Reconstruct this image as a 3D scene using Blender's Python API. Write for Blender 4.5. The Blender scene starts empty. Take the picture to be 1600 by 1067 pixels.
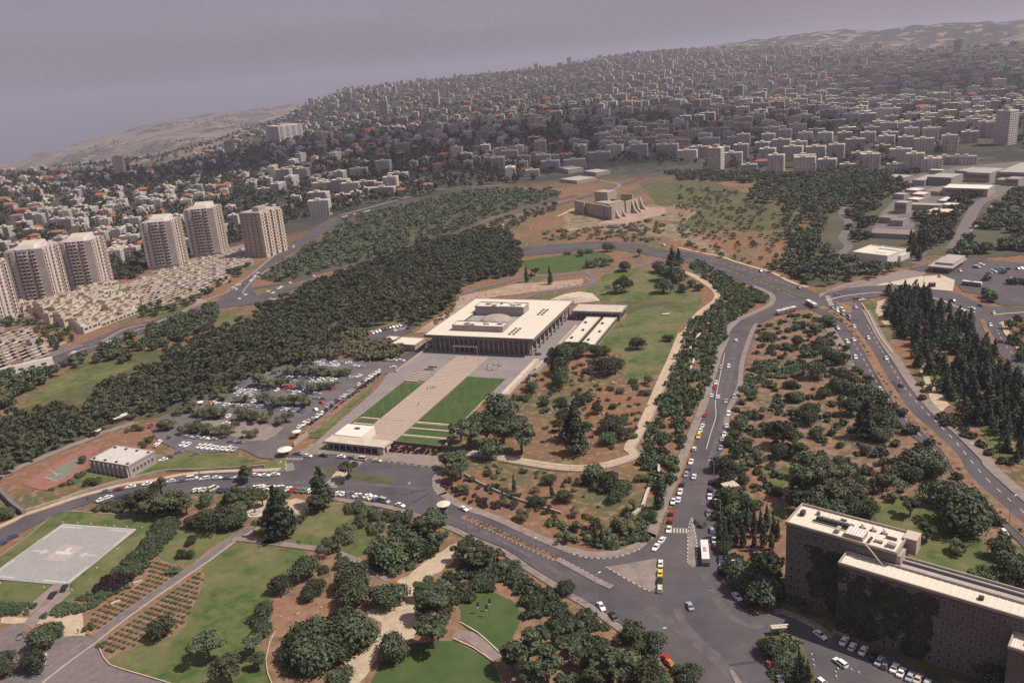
import bpy, math, random
import numpy as np
from mathutils import Vector, Matrix
random.seed(7); RNG = np.random.default_rng(7)
sc = bpy.context.scene
C = sc.collection

# ---------------------------------------------------------------- camera
FOC, HD, ROLL, CH = 1324.0, 431.0, math.radians(4.66), 160.0      # in pixels of the 1600 px photograph; height in metres
PITCH = math.atan(HD / FOC)
fw = np.array([0, math.cos(PITCH), -math.sin(PITCH)]); rt = np.array([1., 0, 0]); up = np.cross(rt, fw)
imgR = math.cos(ROLL) * rt - math.sin(ROLL) * up
imgU = math.sin(ROLL) * rt + math.cos(ROLL) * up
cam_d = bpy.data.cameras.new('camera'); cam = bpy.data.objects.new('camera', cam_d); C.objects.link(cam)
cam_d.sensor_width = 36; cam_d.lens = FOC / 1600 * 36; cam_d.clip_start = 1; cam_d.clip_end = 60000
sc.camera = cam

# ---------------------------------------------------------------- light, sky, exposure
SUN_EL, SUN_AZ = 55, 98            # azimuth: degrees clockwise from the viewing direction (+y)
SUN_E, SKY_E, EXPO = 4.7, 0.084, 0.03
w = bpy.data.worlds.new("World"); sc.world = w; w.use_nodes = True
nt = w.node_tree; nt.nodes.clear()
sky = nt.nodes.new('ShaderNodeTexSky'); sky.sky_type = 'NISHITA'; sky.sun_disc = False
sky.sun_elevation = math.radians(SUN_EL); sky.sun_rotation = math.radians(SUN_AZ)
sky.altitude = 200; sky.air_density = 1.0; sky.dust_density = 3.0; sky.ozone_density = 1.5
mx = nt.nodes.new('ShaderNodeMixRGB'); mx.blend_type = 'MULTIPLY'; mx.inputs[0].default_value = 1
mx.inputs[2].default_value = (1.0, 0.84, 0.98, 1)
mh = nt.nodes.new('ShaderNodeMixRGB'); mh.inputs[0].default_value = .62; mh.inputs[2].default_value = (4.15, 3.65, 4.45, 1)   # dusty summer sky
tcn = nt.nodes.new('ShaderNodeTexCoord'); mpn = nt.nodes.new('ShaderNodeMapping'); mpn.inputs['Scale'].default_value = (1.5, 1.5, 14); ns = nt.nodes.new('ShaderNodeTexNoise'); ns.inputs['Scale'].default_value = 2.2; ns.inputs['Detail'].default_value = 5
nr = nt.nodes.new('ShaderNodeMapRange'); nr.inputs[1].default_value = .3; nr.inputs[2].default_value = .7; nr.inputs[3].default_value = .93; nr.inputs[4].default_value = 1.07; hv = nt.nodes.new('ShaderNodeHueSaturation')
nt.links.new(tcn.outputs['Generated'], mpn.inputs[0]); nt.links.new(mpn.outputs[0], ns.inputs['Vector']); nt.links.new(ns.outputs['Fac'], nr.inputs[0]); nt.links.new(nr.outputs[0], hv.inputs['Value'])
bg = nt.nodes.new('ShaderNodeBackground'); bg.inputs[1].default_value = SKY_E
wo = nt.nodes.new('ShaderNodeOutputWorld')
nt.links.new(sky.outputs[0], mx.inputs[1]); nt.links.new(mx.outputs[0], mh.inputs[1]); nt.links.new(mh.outputs[0], hv.inputs['Color']); nt.links.new(hv.outputs[0], bg.inputs[0]); nt.links.new(bg.outputs[0], wo.inputs[0])
sl = bpy.data.lights.new('sun', 'SUN'); sl.energy = SUN_E; sl.angle = math.radians(0.6); sl.color = (1.0, 0.93, 0.83)
so = bpy.data.objects.new('sun', sl); C.objects.link(so); so.location = (0, 0, 400)
sdir = Vector((math.sin(math.radians(SUN_AZ)) * math.cos(math.radians(SUN_EL)), math.cos(math.radians(SUN_AZ)) * math.cos(math.radians(SUN_EL)), math.sin(math.radians(SUN_EL))))
so.rotation_euler = sdir.to_track_quat('Z', 'Y').to_euler()
sc.view_settings.view_transform = 'Standard'; sc.view_settings.look = 'None'
sc.view_settings.exposure = EXPO; sc.view_settings.gamma = 1.0
sc.render.engine = 'CYCLES'; sc.cycles.max_bounces = 5; sc.cycles.diffuse_bounces = 2; sc.cycles.volume_bounces = 0
sc.cycles.use_denoising = False
Mc = Matrix(((imgR[0], imgU[0], -fw[0]), (imgR[1], imgU[1], -fw[1]), (imgR[2], imgU[2], -fw[2]))).to_4x4()
Mc.translation = (0, 0, CH); cam.matrix_world = Mc

# ---------------------------------------------------------------- terrain: flat near, rising to the city ridge, then hills
TP = np.array([-900., 0, 135, 236, 320, 380, 420, 470, 540, 700, 860, 1000, 1070, 1150, 1290, 1450, 1600, 2400])
E1 = np.array([-90., -84, -94, -96, -80, -62, -54, -33, -15, -11, -7.5, 4, 3, -2, -12, -22, -26, -26])
R1 = np.array([2400., 2500, 2500, 2500, 2800, 3300, 3500, 4000, 4400, 4800, 5200, 5600, 5600, 5200, 4600, 4300, 4200, 4200])
E2 = np.array([-76., -72, -54, -41, -36, -34, -33, -31, -28, -26, -16, -8, 0, 7, 8, 4, 6, 8])
R2 = np.array([7000.] * 18)
T_AZ = []
for x in TP:
    d = fw + (x - 800) / FOC * imgR - ((102 - .0815 * (x - 800)) - 533.5) / FOC * imgU
    T_AZ.append(math.atan2(d[0], d[1]))
T_AZ = np.array(T_AZ); E1 = E1 / FOC; E2 = E2 / FOC; Z1 = CH + E1 * R1; Z2 = CH + E2 * R2
R0 = 1230.0
def hnoise(x, y):
    return (np.sin(x * .0031 + 1.3) * np.cos(y * .0027 + .4) + .6 * np.sin(x * .0073 + y * .0051) + .35 * np.sin(x * .013 - y * .017 + 2))
def terrain(x, y):
    x = np.asarray(x, float); y = np.asarray(y, float)
    r = np.hypot(x, y); az = np.arctan2(x, y)
    r1 = np.interp(az, T_AZ, R1); z1 = np.interp(az, T_AZ, Z1); z2 = np.interp(az, T_AZ, Z2); r2 = 7000.
    t = np.clip((r - R0) / (r1 - R0), 0, 1)
    za = z1 * t * (0.55 + .45 * t) + hnoise(x, y) * 7 * np.clip((r - R0) / 900, 0, 1) * (1 - .75 * t)
    rm = (r1 + r2) / 2; zm = np.minimum(z1, z2) - 60
    s = np.clip((r - r1) / (rm - r1), 0, 1); s = s * s * (3 - 2 * s)
    zb = z1 + (zm - z1) * s + hnoise(x * 1.7, y * 1.7) * 12 * s
    q = np.clip((r - rm) / (r2 - rm), 0, 1); q = q * q * (3 - 2 * q)
    zc = zm + (z2 - zm) * q + hnoise(x * 1.7, y * 1.7) * (12 + 6 * q)
    e2_ = (z2 - CH) / r2; zd = CH + np.minimum(e2_, -.004) * r - (.006 + np.maximum(e2_, 0)) * (r - r2) * 3 * np.clip((r - r2) / 6000, 0, 1) + (z2 - (CH + np.minimum(e2_, -.004) * r2)) * np.clip(1 - (r - r2) / 3000, 0, 1) + hnoise(x * 1.7, y * 1.7) * 18 * np.clip(1 - (r - r2) / 3000, .1, 1)
    return np.where(r < R0, 0, np.where(r < r1, za, np.where(r < rm, zb, np.where(r < r2, zc, zd))))
def ray(px, py):
    return fw + (px - 800) / FOC * imgR - (py - 533.5) / FOC * imgU
def at(px, py, z=0.0):
    d = ray(px, py)
    if d[2] < 0:
        t = (z - CH) / d[2]; p = np.array([0, 0, CH]) + t * d
        if math.hypot(p[0], p[1]) < R0: return p
    t = R0 / math.hypot(d[0], d[1])
    while t < 16000:
        p = np.array([0, 0, CH]) + t * d
        if p[2] < float(terrain(p[0], p[1])) + z: return p
        t += 12
    return p
def proj(p):
    q = np.asarray(p, float) - np.array([0, 0, CH]); wq = q @ fw
    return 800 + FOC * (q @ imgR) / wq, 533.5 - FOC * (q @ imgU) / wq
REG = dict(a=(0, 0, .3375), b=(530, 0, .3375), c=(1060, 0, .3375), d=(0, 350, .3375), e=(530, 350, .3375), f=(1060, 350, .3375),
           g=(0, 707, .3375), h=(530, 707, .3375), i=(1060, 707, .3375), k=(860, 430, .1875), m=(360, 640, .225), n=(120, 600, .2125),
           p=(220, 500, .2625), q=(1280, 360, .2), r=(0, 640, .1625), s=(480, 260, .2625), t=(1060, 640, .1875), u=(1000, 820, .23148),
           w=(0, 780, .15), x=(500, 560, .1875), y=(880, 280, .10025), z=(660, 450, .15), l=(0, 420, .15), j=(220, 370, .15),
           v=(1360, 230, .15), A=(1220, 900, .15), B=(1220, 780, .13125), C=(0, 780, .3204), D=(400, 780, .3204), o=(0, 0, 1.))
def px(k, x, y):
    o = REG[k]; return o[0] + x * o[2], o[1] + y * o[2]
def P(k, x, y, z=0.0): return at(*px(k, x, y), z)
def pts(s, z=0.0):
    out = []; k = 'o'
    for tok in s.split():
        if ',' in tok:
            x, y = tok.split(','); out.append(P(k, float(x), float(y), z))
        else: k = tok
    return out

# ---------------------------------------------------------------- materials
def new_mat(name):
    m = bpy.data.materials.new(name); m.use_nodes = True
    n = m.node_tree; b = n.nodes['Principled BSDF']; b.inputs['Specular IOR Level'].default_value = .25
    return m, n, b
def mat(name, c1, c2=None, scale=.2, rough=.9, c3=None, scale3=.03, detail=6, objcol=False, bump=0, sharp=.12, stretch=None, spec=None, metal=0):
    m, n, b = new_mat(name); L = n.links
    b.inputs['Roughness'].default_value = rough; b.inputs['Metallic'].default_value = metal
    if spec is not None: b.inputs['Specular IOR Level'].default_value = spec
    geo = n.nodes.new('ShaderNodeNewGeometry'); vec = geo.outputs['Position']
    if stretch:
        mp = n.nodes.new('ShaderNodeMapping'); mp.inputs['Scale'].default_value = stretch; L.new(vec, mp.inputs[0]); vec = mp.outputs[0]
    col = None
    if objcol:
        oi = n.nodes.new('ShaderNodeObjectInfo'); col = oi.outputs['Color']
    def rgb(c):
        r = n.nodes.new('ShaderNodeRGB'); r.outputs[0].default_value = (*c, 1); return r.outputs[0]
    if col is None: col = rgb(c1)
    def addmix(col, c, sc_, lo, hi, det):
        t = n.nodes.new('ShaderNodeTexNoise'); t.inputs['Scale'].default_value = sc_; t.inputs['Detail'].default_value = det; t.inputs['Roughness'].default_value = .65
        L.new(vec, t.inputs['Vector'])
        r = n.nodes.new('ShaderNodeMapRange'); r.inputs[1].default_value = lo; r.inputs[2].default_value = hi
        L.new(t.outputs['Fac'], r.inputs[0])
        x = n.nodes.new('ShaderNodeMixRGB'); L.new(r.outputs[0], x.inputs[0]); L.new(col, x.inputs[1]); L.new(rgb(c), x.inputs[2]); return x.outputs[0]
    if c3: col = addmix(col, c3, scale3, .5 - sharp, .5 + sharp, 4)
    if c2: col = addmix(col, c2, scale, .5 - sharp * 1.3, .5 + sharp * 1.3, detail)
    L.new(col, b.inputs['Base Color'])
    if bump:
        t = n.nodes.new('ShaderNodeTexNoise'); t.inputs['Scale'].default_value = scale * 3; t.inputs['Detail'].default_value = 4; L.new(vec, t.inputs['Vector'])
        bp = n.nodes.new('ShaderNodeBump'); bp.inputs['Distance'].default_value = bump; L.new(t.outputs['Fac'], bp.inputs['Height']); L.new(bp.outputs[0], b.inputs['Normal'])
    return m
def leafmat(name, c1, c2, scale=.35, vary=.42, far=.02):
    m, n, b = new_mat(name); L = n.links; b.inputs['Roughness'].default_value = .75
    geo = n.nodes.new('ShaderNodeNewGeometry'); oi = n.nodes.new('ShaderNodeObjectInfo')
    t = n.nodes.new('ShaderNodeTexNoise'); t.inputs['Scale'].default_value = scale; t.inputs['Detail'].default_value = 3; L.new(geo.outputs['Position'], t.inputs['Vector'])
    t2 = n.nodes.new('ShaderNodeTexNoise'); t2.inputs['Scale'].default_value = far; t2.inputs['Detail'].default_value = 3; L.new(geo.outputs['Position'], t2.inputs['Vector'])
    r = n.nodes.new('ShaderNodeMapRange'); r.inputs[1].default_value = .35; r.inputs[2].default_value = .68; L.new(t.outputs['Fac'], r.inputs[0])
    x = n.nodes.new('ShaderNodeMixRGB'); L.new(r.outputs[0], x.inputs[0]); x.inputs[1].default_value = (*c1, 1); x.inputs[2].default_value = (*c2, 1)
    h = n.nodes.new('ShaderNodeHueSaturation'); L.new(x.outputs[0], h.inputs['Color'])
    def mapto(out, lo, hi, sock):
        q = n.nodes.new('ShaderNodeMapRange'); q.inputs[3].default_value = lo; q.inputs[4].default_value = hi; L.new(out, q.inputs[0]); return q
    q = mapto(oi.outputs['Random'], 1 - vary, 1 + vary, None)
    q2 = mapto(t2.outputs['Fac'], .7, 1.4, None)
    mm = n.nodes.new('ShaderNodeMath'); mm.operation = 'MULTIPLY'; L.new(q.outputs[0], mm.inputs[0]); L.new(q2.outputs[0], mm.inputs[1]); L.new(mm.outputs[0], h.inputs['Value'])
    q3 = mapto(oi.outputs['Random'], .465, .525, None); L.new(q3.outputs[0], h.inputs['Hue'])
    L.new(h.outputs[0], b.inputs['Base Color'])
    return m
M = {}
M['red_soil'] = mat('red_soil', (.215, .108, .064), (.275, .165, .105), .25, c3=(.125, .10, .055), scale3=.035, bump=.3, sharp=.09)
M['lawn'] = mat('lawn', (.050, .092, .022), (.115, .125, .045), .22, c3=(.17, .15, .07), scale3=.045, bump=.08, sharp=.07)
M['lawn_green'] = mat('lawn_green', (.048, .086, .024), (.078, .108, .034), .12, bump=.05)
M['lawn_stripe'] = mat('lawn_stripe', (.044, .078, .022), (.072, .102, .034), .25, stretch=(1.2, .3, 1))
M['scrub_green'] = mat('scrub_green', (.052, .060, .034), (.082, .082, .046), .08, c3=(.13, .10, .065), scale3=.02, bump=.1)
M['soil_scrub'] = mat('soil_scrub', (.19, .105, .066), (.255, .16, .105), .25, c3=(.075, .082, .038), scale3=.03, bump=.3, sharp=.07)
M['dry_slope'] = mat('dry_slope', (.20, .135, .085), (.30, .215, .145), .12, c3=(.105, .095, .05), scale3=.022, bump=.2, sharp=.09)
M['dry_grass'] = mat('dry_grass', (.11, .10, .045), (.055, .075, .025), .12, c3=(.17, .12, .07), scale3=.02, bump=.1)
M['asphalt_lot'] = mat('asphalt_lot', (.125, .107, .108), (.16, .138, .135), .10, c3=(.095, .082, .085), scale3=.03)
M['asphalt'] = mat('asphalt', (.080, .068, .074), (.128, .109, .112), .07, rough=.85, c3=(.052, .044, .050), scale3=.026, stretch=(1, 1, 1), sharp=.2)
M['asphalt_light'] = mat('asphalt_light', (.15, .125, .12), (.19, .16, .145), .08, c3=(.11, .095, .095), scale3=.02)
M['paving'] = mat('paving', (.22, .175, .155), (.28, .23, .195), .3, c3=(.18, .14, .13), scale3=.05)
M['paving_dark'] = mat('paving_dark', (.155, .13, .13), (.195, .165, .155), .4, c3=(.12, .10, .10), scale3=.04)
M['plaza_grey'] = mat('plaza_grey', (.24, .205, .20), (.28, .245, .23), 1.2, c3=(.16, .14, .135), scale3=.08)
M['sand_path'] = mat('sand_path', (.42, .32, .22), (.52, .42, .30), .4, c3=(.35, .25, .17), scale3=.1, bump=.1)
M['pad'] = mat('pad', (.29, .27, .26), (.36, .335, .32), 1.5, c3=(.25, .235, .23), scale3=.15)
M['paint_white'] = mat('paint_white', (.62, .58, .52), (.45, .42, .39), .8, rough=.7)
M['paint_pad'] = mat('paint_pad', (.48, .45, .42), (.38, .355, .335), .9)
M['kerb_stone'] = mat('kerb_stone', (.42, .36, .30), (.34, .29, .25), .8)
M['court_red'] = mat('court_red', (.26, .105, .095), (.30, .14, .12), .2)
M['court_green'] = mat('court_green', (.17, .17, .13), (.21, .20, .155), .2)
M['stone'] = mat('stone', (.40, .33, .27), (.33, .27, .22), .35, c3=(.45, .38, .31), scale3=.06)
M['walkway'] = mat('walkway', (.40, .30, .245), (.46, .355, .29), .5, c3=(.36, .27, .22), scale3=.06)
M['walkway_joint'] = mat('walkway_joint', (.35, .265, .22))
M['stone_pale'] = mat('stone_pale', (.56, .47, .37), (.46, .385, .30), .3, c3=(.62, .53, .43), scale3=.08)
M['roof_cream'] = mat('roof_cream', (.68, .61, .49), (.58, .52, .42), .9, c3=(.74, .67, .55), scale3=.12, sharp=.2)
M['roof_grey'] = mat('roof_grey', (.40, .36, .32), (.34, .31, .28), .5, c3=(.46, .42, .37), scale3=.1)
M['concrete'] = mat('concrete', (.34, .30, .275), (.28, .25, .23), .4, c3=(.38, .34, .31), scale3=.05)
M['concrete_dark'] = mat('concrete_dark', (.20, .175, .165), (.15, .13, .125), .3)
M['office_stone'] = mat('office_stone', (.135, .125, .115), (.108, .102, .093), .25, c3=(.155, .142, .13), scale3=.04)  # stone darkened on purpose: the shade on the office walls is in this colour
M['tower_stone'] = mat('tower_stone', (.56, .50, .47), (.50, .44, .41), .1, c3=(.60, .54, .50), scale3=.03)
M['white_plaster'] = mat('white_plaster', (.72, .68, .60), (.64, .60, .53), .5)
M['glass'] = mat('glass', (.035, .035, .045), (.06, .055, .06), .5, rough=.25, spec=.5)
M['window_city'] = mat('window_city', (.15, .135, .135), (.20, .18, .175), .3, rough=.5)
M['window_dark'] = mat('window_dark', (.045, .040, .048), (.075, .065, .07), .4, rough=.4, spec=.5)
M['metal'] = mat('metal', (.35, .34, .34), rough=.5, spec=.5)
M['metal_dark'] = mat('metal_dark', (.06, .055, .055), rough=.5)
M['tile_red'] = mat('tile_red', (.38, .14, .075), (.30, .11, .06), .5)
M['car'] = mat('car', (1, 1, 1), rough=.35, objcol=True, spec=.5)
M['tyre'] = mat('tyre', (.02, .02, .02), rough=.9)
M['bark'] = mat('bark', (.10, .07, .05), (.14, .10, .07), 2)
M['rock'] = mat('rock', (.44, .33, .26), (.34, .25, .19), .8, c3=(.30, .17, .11), scale3=.08)
M['city_wall'] = mat('city_wall', (.34, .28, .26), (.36, .31, .29), .012, objcol=True, sharp=.3)
M['cloth_dark'] = mat('cloth_dark', (.03, .03, .04)); M['skin'] = mat('skin', (.35, .2, .14))
M['pine'] = leafmat('pine_leaves', (0.052, 0.063, 0.034), (0.107, 0.121, 0.063))
M['round'] = leafmat('round_leaves', (0.045, 0.058, 0.031), (0.095, 0.112, 0.056))
M['olive'] = leafmat('olive_leaves', (.100, .105, .055), (.18, .18, .10))
M['cypress'] = leafmat('cypress_leaves', (0.034, 0.047, 0.029), (0.073, 0.087, 0.052))
M['bush'] = leafmat('bush_leaves', (0.058, 0.076, 0.038), (0.114, 0.132, 0.065))
M['wood'] = leafmat('wood_leaves', (0.053, 0.065, 0.038), (0.107, 0.121, 0.067), scale=.15)
M['hedge'] = leafmat('hedge_leaves', (0.043, 0.061, 0.031), (0.084, 0.104, 0.052))
M['purple_hedge'] = leafmat('purple_leaves', (.035, .018, .022), (.055, .03, .035))
M['ivy'] = leafmat('ivy_leaves', (.030, .040, .024), (.065, .078, .042))
for k_ in ('kerb_stone',): pass

# ---------------------------------------------------------------- mesh builder
class MB:
    def __init__(s): s.v = []; s.f = []; s.m = []; s.mats = []; s.n = 0
    def mi(s, name):
        if name not in s.mats: s.mats.append(name)
        return s.mats.index(name)
    def add(s, v, f, m):
        mi = s.mi(m); s.v.extend([tuple(q) for q in v]); s.f.extend([tuple(i + s.n for i in q) for q in f]); s.m.extend([mi] * len(f)); s.n += len(v)
    def box(s, x0, x1, y0, y1, z0, z1, m, top=None, fr=None, bottom=True):
        T = fr if fr else (lambda a, b, c: (a, b, c))
        v = [T(a, b, c) for c in (z0, z1) for a, b in ((x0, y0), (x1, y0), (x1, y1), (x0, y1))]
        f = [(0, 1, 5, 4), (1, 2, 6, 5), (2, 3, 7, 6), (3, 0, 4, 7)]
        if bottom: f.append((3, 2, 1, 0))
        s.add(v, f, m); s.add(v, [(4, 5, 6, 7)], top or m)
    def prism(s, poly, z0, z1, m, top=None):
        n = len(poly); v = [(p[0], p[1], z0) for p in poly] + [(p[0], p[1], z1) for p in poly]
        s.add(v, [(i, (i + 1) % n, n + (i + 1) % n, n + i) for i in range(n)], m); s.add(v, [tuple(range(n, 2 * n))], top or m)
    def cyl(s, x, y, z0, z1, r0, r1, m, n=8, cap=True, fr=None):
        T = fr if fr else (lambda a, b, c: (a, b, c))
        v = [T(x + r * math.cos(2 * math.pi * i / n), y + r * math.sin(2 * math.pi * i / n), z) for z, r in ((z0, r0), (z1, r1)) for i in range(n)]
        f = [(i, (i + 1) % n, n + (i + 1) % n, n + i) for i in range(n)]
        if cap: f.append(tuple(range(n, 2 * n)))
        s.add(v, f, m)
    def tube(s, pl, rs, m, n=6):
        pl = [Vector(p) for p in pl]; v = []; f = []
        for i, p in enumerate(pl):
            d = (pl[min(i + 1, len(pl) - 1)] - pl[max(i - 1, 0)]).normalized()
            a = d.orthogonal().normalized(); b = d.cross(a); r = rs[i] if hasattr(rs, '__len__') else rs
            for j in range(n):
                t = 2 * math.pi * j / n; v.append(p + a * r * math.cos(t) + b * r * math.sin(t))
        for i in range(len(pl) - 1):
            for j in range(n): f.append((i * n + j, i * n + (j + 1) % n, (i + 1) * n + (j + 1) % n, (i + 1) * n + j))
        f.append(tuple(range(n - 1, -1, -1))); f.append(tuple((len(pl) - 1) * n + j for j in range(n)))
        s.add(v, f, m)
    def mesh(s, name):
        me = bpy.data.meshes.new(name); me.from_pydata(s.v, [], s.f)
        for q in s.mats: me.materials.append(M[q])
        me.polygons.foreach_set('material_index', s.m); me.update(); return me
    def build(s, name, parent=None, loc=(0, 0, 0), rz=0):
        return mkobj(name, s.mesh(name), parent, loc, rz)
def mkobj(name, me, parent=None, loc=(0, 0, 0), rz=0):
    o = bpy.data.objects.new(name, me); C.objects.link(o); o.location = loc; o.rotation_euler = (0, 0, rz)
    if parent: o.parent = parent
    return o
def quads_mesh(name, V, mname):
    n = len(V) // 4; me = bpy.data.meshes.new(name)
    me.vertices.add(len(V)); me.vertices.foreach_set('co', np.asarray(V, np.float32).ravel())
    me.loops.add(n * 4); me.loops.foreach_set('vertex_index', np.arange(n * 4, dtype=np.int32))
    me.polygons.add(n); me.polygons.foreach_set('loop_start', np.arange(0, n * 4, 4, dtype=np.int32))
    me.materials.append(M[mname]); me.update(calc_edges=True); return me
REGISTER = []
def tag(o, label, cat, group=None, kind=None):
    o['label'] = label; o['category'] = cat
    if group: o['group'] = group
    if kind: o['kind'] = kind
    REGISTER.append(o); return o
def empty(name, loc=(0, 0, 0), rz=0):
    o = bpy.data.objects.new(name, None); C.objects.link(o); o.location = loc; o.rotation_euler = (0, 0, rz); return o
def copy_tree(o, loc, rz=0, scale=None, color=None):
    c = o.copy(); C.objects.link(c); c.location = loc; c.rotation_euler = (0, 0, rz)
    if scale is not None: c.scale = scale if hasattr(scale, '__len__') else (scale,) * 3
    if color: c.color = color
    for ch in o.children:
        d = ch.copy(); C.objects.link(d); d.parent = c
        if color: d.color = color
        for g in ch.children:
            q = g.copy(); C.objects.link(q); q.parent = d
    for k in ('label', 'group', 'category'):
        if k in c: del c[k]
    return c
PROTO = []
def struct(o): o['kind'] = 'structure'; return o

# ---------------------------------------------------------------- ground sheets
azs = np.radians(np.concatenate([np.arange(-180, -60, 6), np.arange(-60, 60, .75), np.arange(60, 180, 6)]))
rads = np.concatenate([[1, 60, 150, 300, 500, 700, 800, 850, 900, 950, 1000, 1050, 1100, 1160, 1230], 1230 * np.exp(np.arange(1, 70) * .0372), [18000, 24000, 34000, 48000]])
vv = []; ff = []; na = len(azs)
for r_ in rads:
    x = r_ * np.sin(azs); y = r_ * np.cos(azs); z = terrain(x, y)
    vv += list(zip(x, y, z))
for i in range(len(rads) - 1):
    for j in range(na):
        a = i * na + j; b = i * na + (j + 1) % na; ff.append((a, a + na, b + na, b))
me = bpy.data.meshes.new('ground'); me.from_pydata(vv, [], ff)
for p_ in me.polygons: p_.use_smooth = True
ea = me.attributes.new('eastern', 'FLOAT', 'POINT'); ba = me.attributes.new('biome', 'FLOAT', 'POINT'); hb = me.attributes.new('hill', 'FLOAT', 'POINT')
arr = np.array(vv); rr = np.hypot(arr[:, 0], arr[:, 1]); az_ = np.arctan2(arr[:, 0], arr[:, 1])
r1_ = np.interp(az_, T_AZ, R1)
ba.data.foreach_set('value', np.clip((rr - np.interp(az_, [-.6, -.32, -.2, -.1, 0], [830, 870, 930, 1060, 1130])) / 90, 0, 1).astype(np.float32))
hb.data.foreach_set('value', np.clip((rr - r1_ * .93) / 350, 0, 1).astype(np.float32))
ea.data.foreach_set('value', np.clip((az_ + .12) / .12, 0, 1).astype(np.float32))
gm, n, b = new_mat('ground'); L = n.links; b.inputs['Roughness'].default_value = 1
geo = n.nodes.new('ShaderNodeNewGeometry')
def nz(s, d=5):
    t = n.nodes.new('ShaderNodeTexNoise'); t.inputs['Scale'].default_value = s; t.inputs['Detail'].default_value = d; L.new(geo.outputs['Position'], t.inputs['Vector']); return t.outputs['Fac']
def ramp(f, lo, hi):
    r = n.nodes.new('ShaderNodeMapRange'); r.inputs[1].default_value = lo; r.inputs[2].default_value = hi; L.new(f, r.inputs[0]); return r.outputs[0]
def mixc(f, a, b_):
    x = n.nodes.new('ShaderNodeMixRGB'); L.new(f, x.inputs[0])
    for i, c in ((1, a), (2, b_)):
        if isinstance(c, tuple): x.inputs[i].default_value = (*c, 1)
        else: L.new(c, x.inputs[i])
    return x.outputs[0]
near = mixc(ramp(nz(.02), .47, .62), (.205, .108, .064), (.10, .098, .045))
near = mixc(ramp(nz(.3), .5, .66), near, (.26, .165, .10))
city = mixc(ramp(nz(.01), .4, .6), (.045, .048, .034), (.09, .075, .058))
city = mixc(ramp(nz(.06), .5, .62), city, (.035, .042, .028))
hill = mixc(ramp(nz(.0016, 7), .44, .56), (.235, .18, .14), (.085, .082, .060))
hill = mixc(ramp(nz(.012), .5, .62), hill, (.28, .22, .17))
hill2 = mixc(ramp(nz(.0022, 8), .40, .52), (.21, .15, .10), (.050, .055, .036))
hill2 = mixc(ramp(nz(.009), .54, .60), hill2, (.28, .20, .14))
def attr(nm):
    a = n.nodes.new('ShaderNodeAttribute'); a.attribute_name = nm; return a.outputs['Fac']
hill = mixc(attr('eastern'), hill, hill2); col = mixc(attr('biome'), near, city); col = mixc(attr('hill'), col, hill)
L.new(col, b.inputs['Base Color']); me.materials.append(gm)
struct(mkobj('ground', me))

_zc = dict(low=.03, road=.20, mark=.262, pave=.34)
_STEP = .0045
def wiggle(P_, amp, seg=3.0):
    out = []; n_ = len(P_)
    for i in range(n_):
        a = np.array(P_[i][:2]); b_ = np.array(P_[(i + 1) % n_][:2]); l = np.linalg.norm(b_ - a); k = max(1, int(l / seg))
        nrm = np.array([-(b_ - a)[1], (b_ - a)[0]]) / max(l, 1e-6)
        for j in range(k):
            q = a + (b_ - a) * j / k
            out.append(q + nrm * amp * (math.sin(q[0] * .9 + q[1] * .7) + math.sin(q[0] * .31 - q[1] * .43) + (.7 * math.sin(q[0] * 2.3 + q[1] * 1.9) if amp < .9 else 0)) * .5)
    return out
def patch(name, poly, m, level='low', amp=0.6, skirt=False):
    if isinstance(poly, str): poly = pts(poly)
    z = _zc[level]; _zc[level] += _STEP
    q = wiggle(poly, amp, 1.2 if amp < .9 else 3.5) if amp else [p[:2] for p in poly]
    if sum(q[i][0] * q[(i + 1) % len(q)][1] - q[(i + 1) % len(q)][0] * q[i][1] for i in range(len(q))) < 0: q = q[::-1]
    mb = MB(); nq = len(q)
    mb.add([(p[0], p[1], z) for p in q], [tuple(range(nq))], m)
    if skirt or level == 'pave': mb.add([(p[0], p[1], zz) for zz in (0, z - .0005) for p in q], [(i, (i + 1) % nq, nq + (i + 1) % nq, nq + i) for i in range(nq)], 'kerb_stone')
    return struct(mb.build(name))
def smooth(P_, step=4.0):
    P_ = [np.array(p[:2]) for p in P_]
    if len(P_) < 3: Q = P_
    out = []
    for i in range(len(P_) - 1):
        p0 = P_[max(i - 1, 0)]; p1 = P_[i]; p2 = P_[i + 1]; p3 = P_[min(i + 2, len(P_) - 1)]
        k = max(1, int(np.linalg.norm(p2 - p1) / step))
        for j in range(k):
            t = j / k; out.append(.5 * ((2 * p1) + (-p0 + p2) * t + (2 * p0 - 5 * p1 + 4 * p2 - p3) * t * t + (-p0 + 3 * p1 - 3 * p2 + p3) * t ** 3))
    out.append(P_[-1]); return out
def normals(Q):
    N = []
    for i in range(len(Q)):
        d = Q[min(i + 1, len(Q) - 1)] - Q[max(i - 1, 0)]; d = d / max(np.linalg.norm(d), 1e-6); N.append(np.array([-d[1], d[0]]))
    return N
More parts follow.
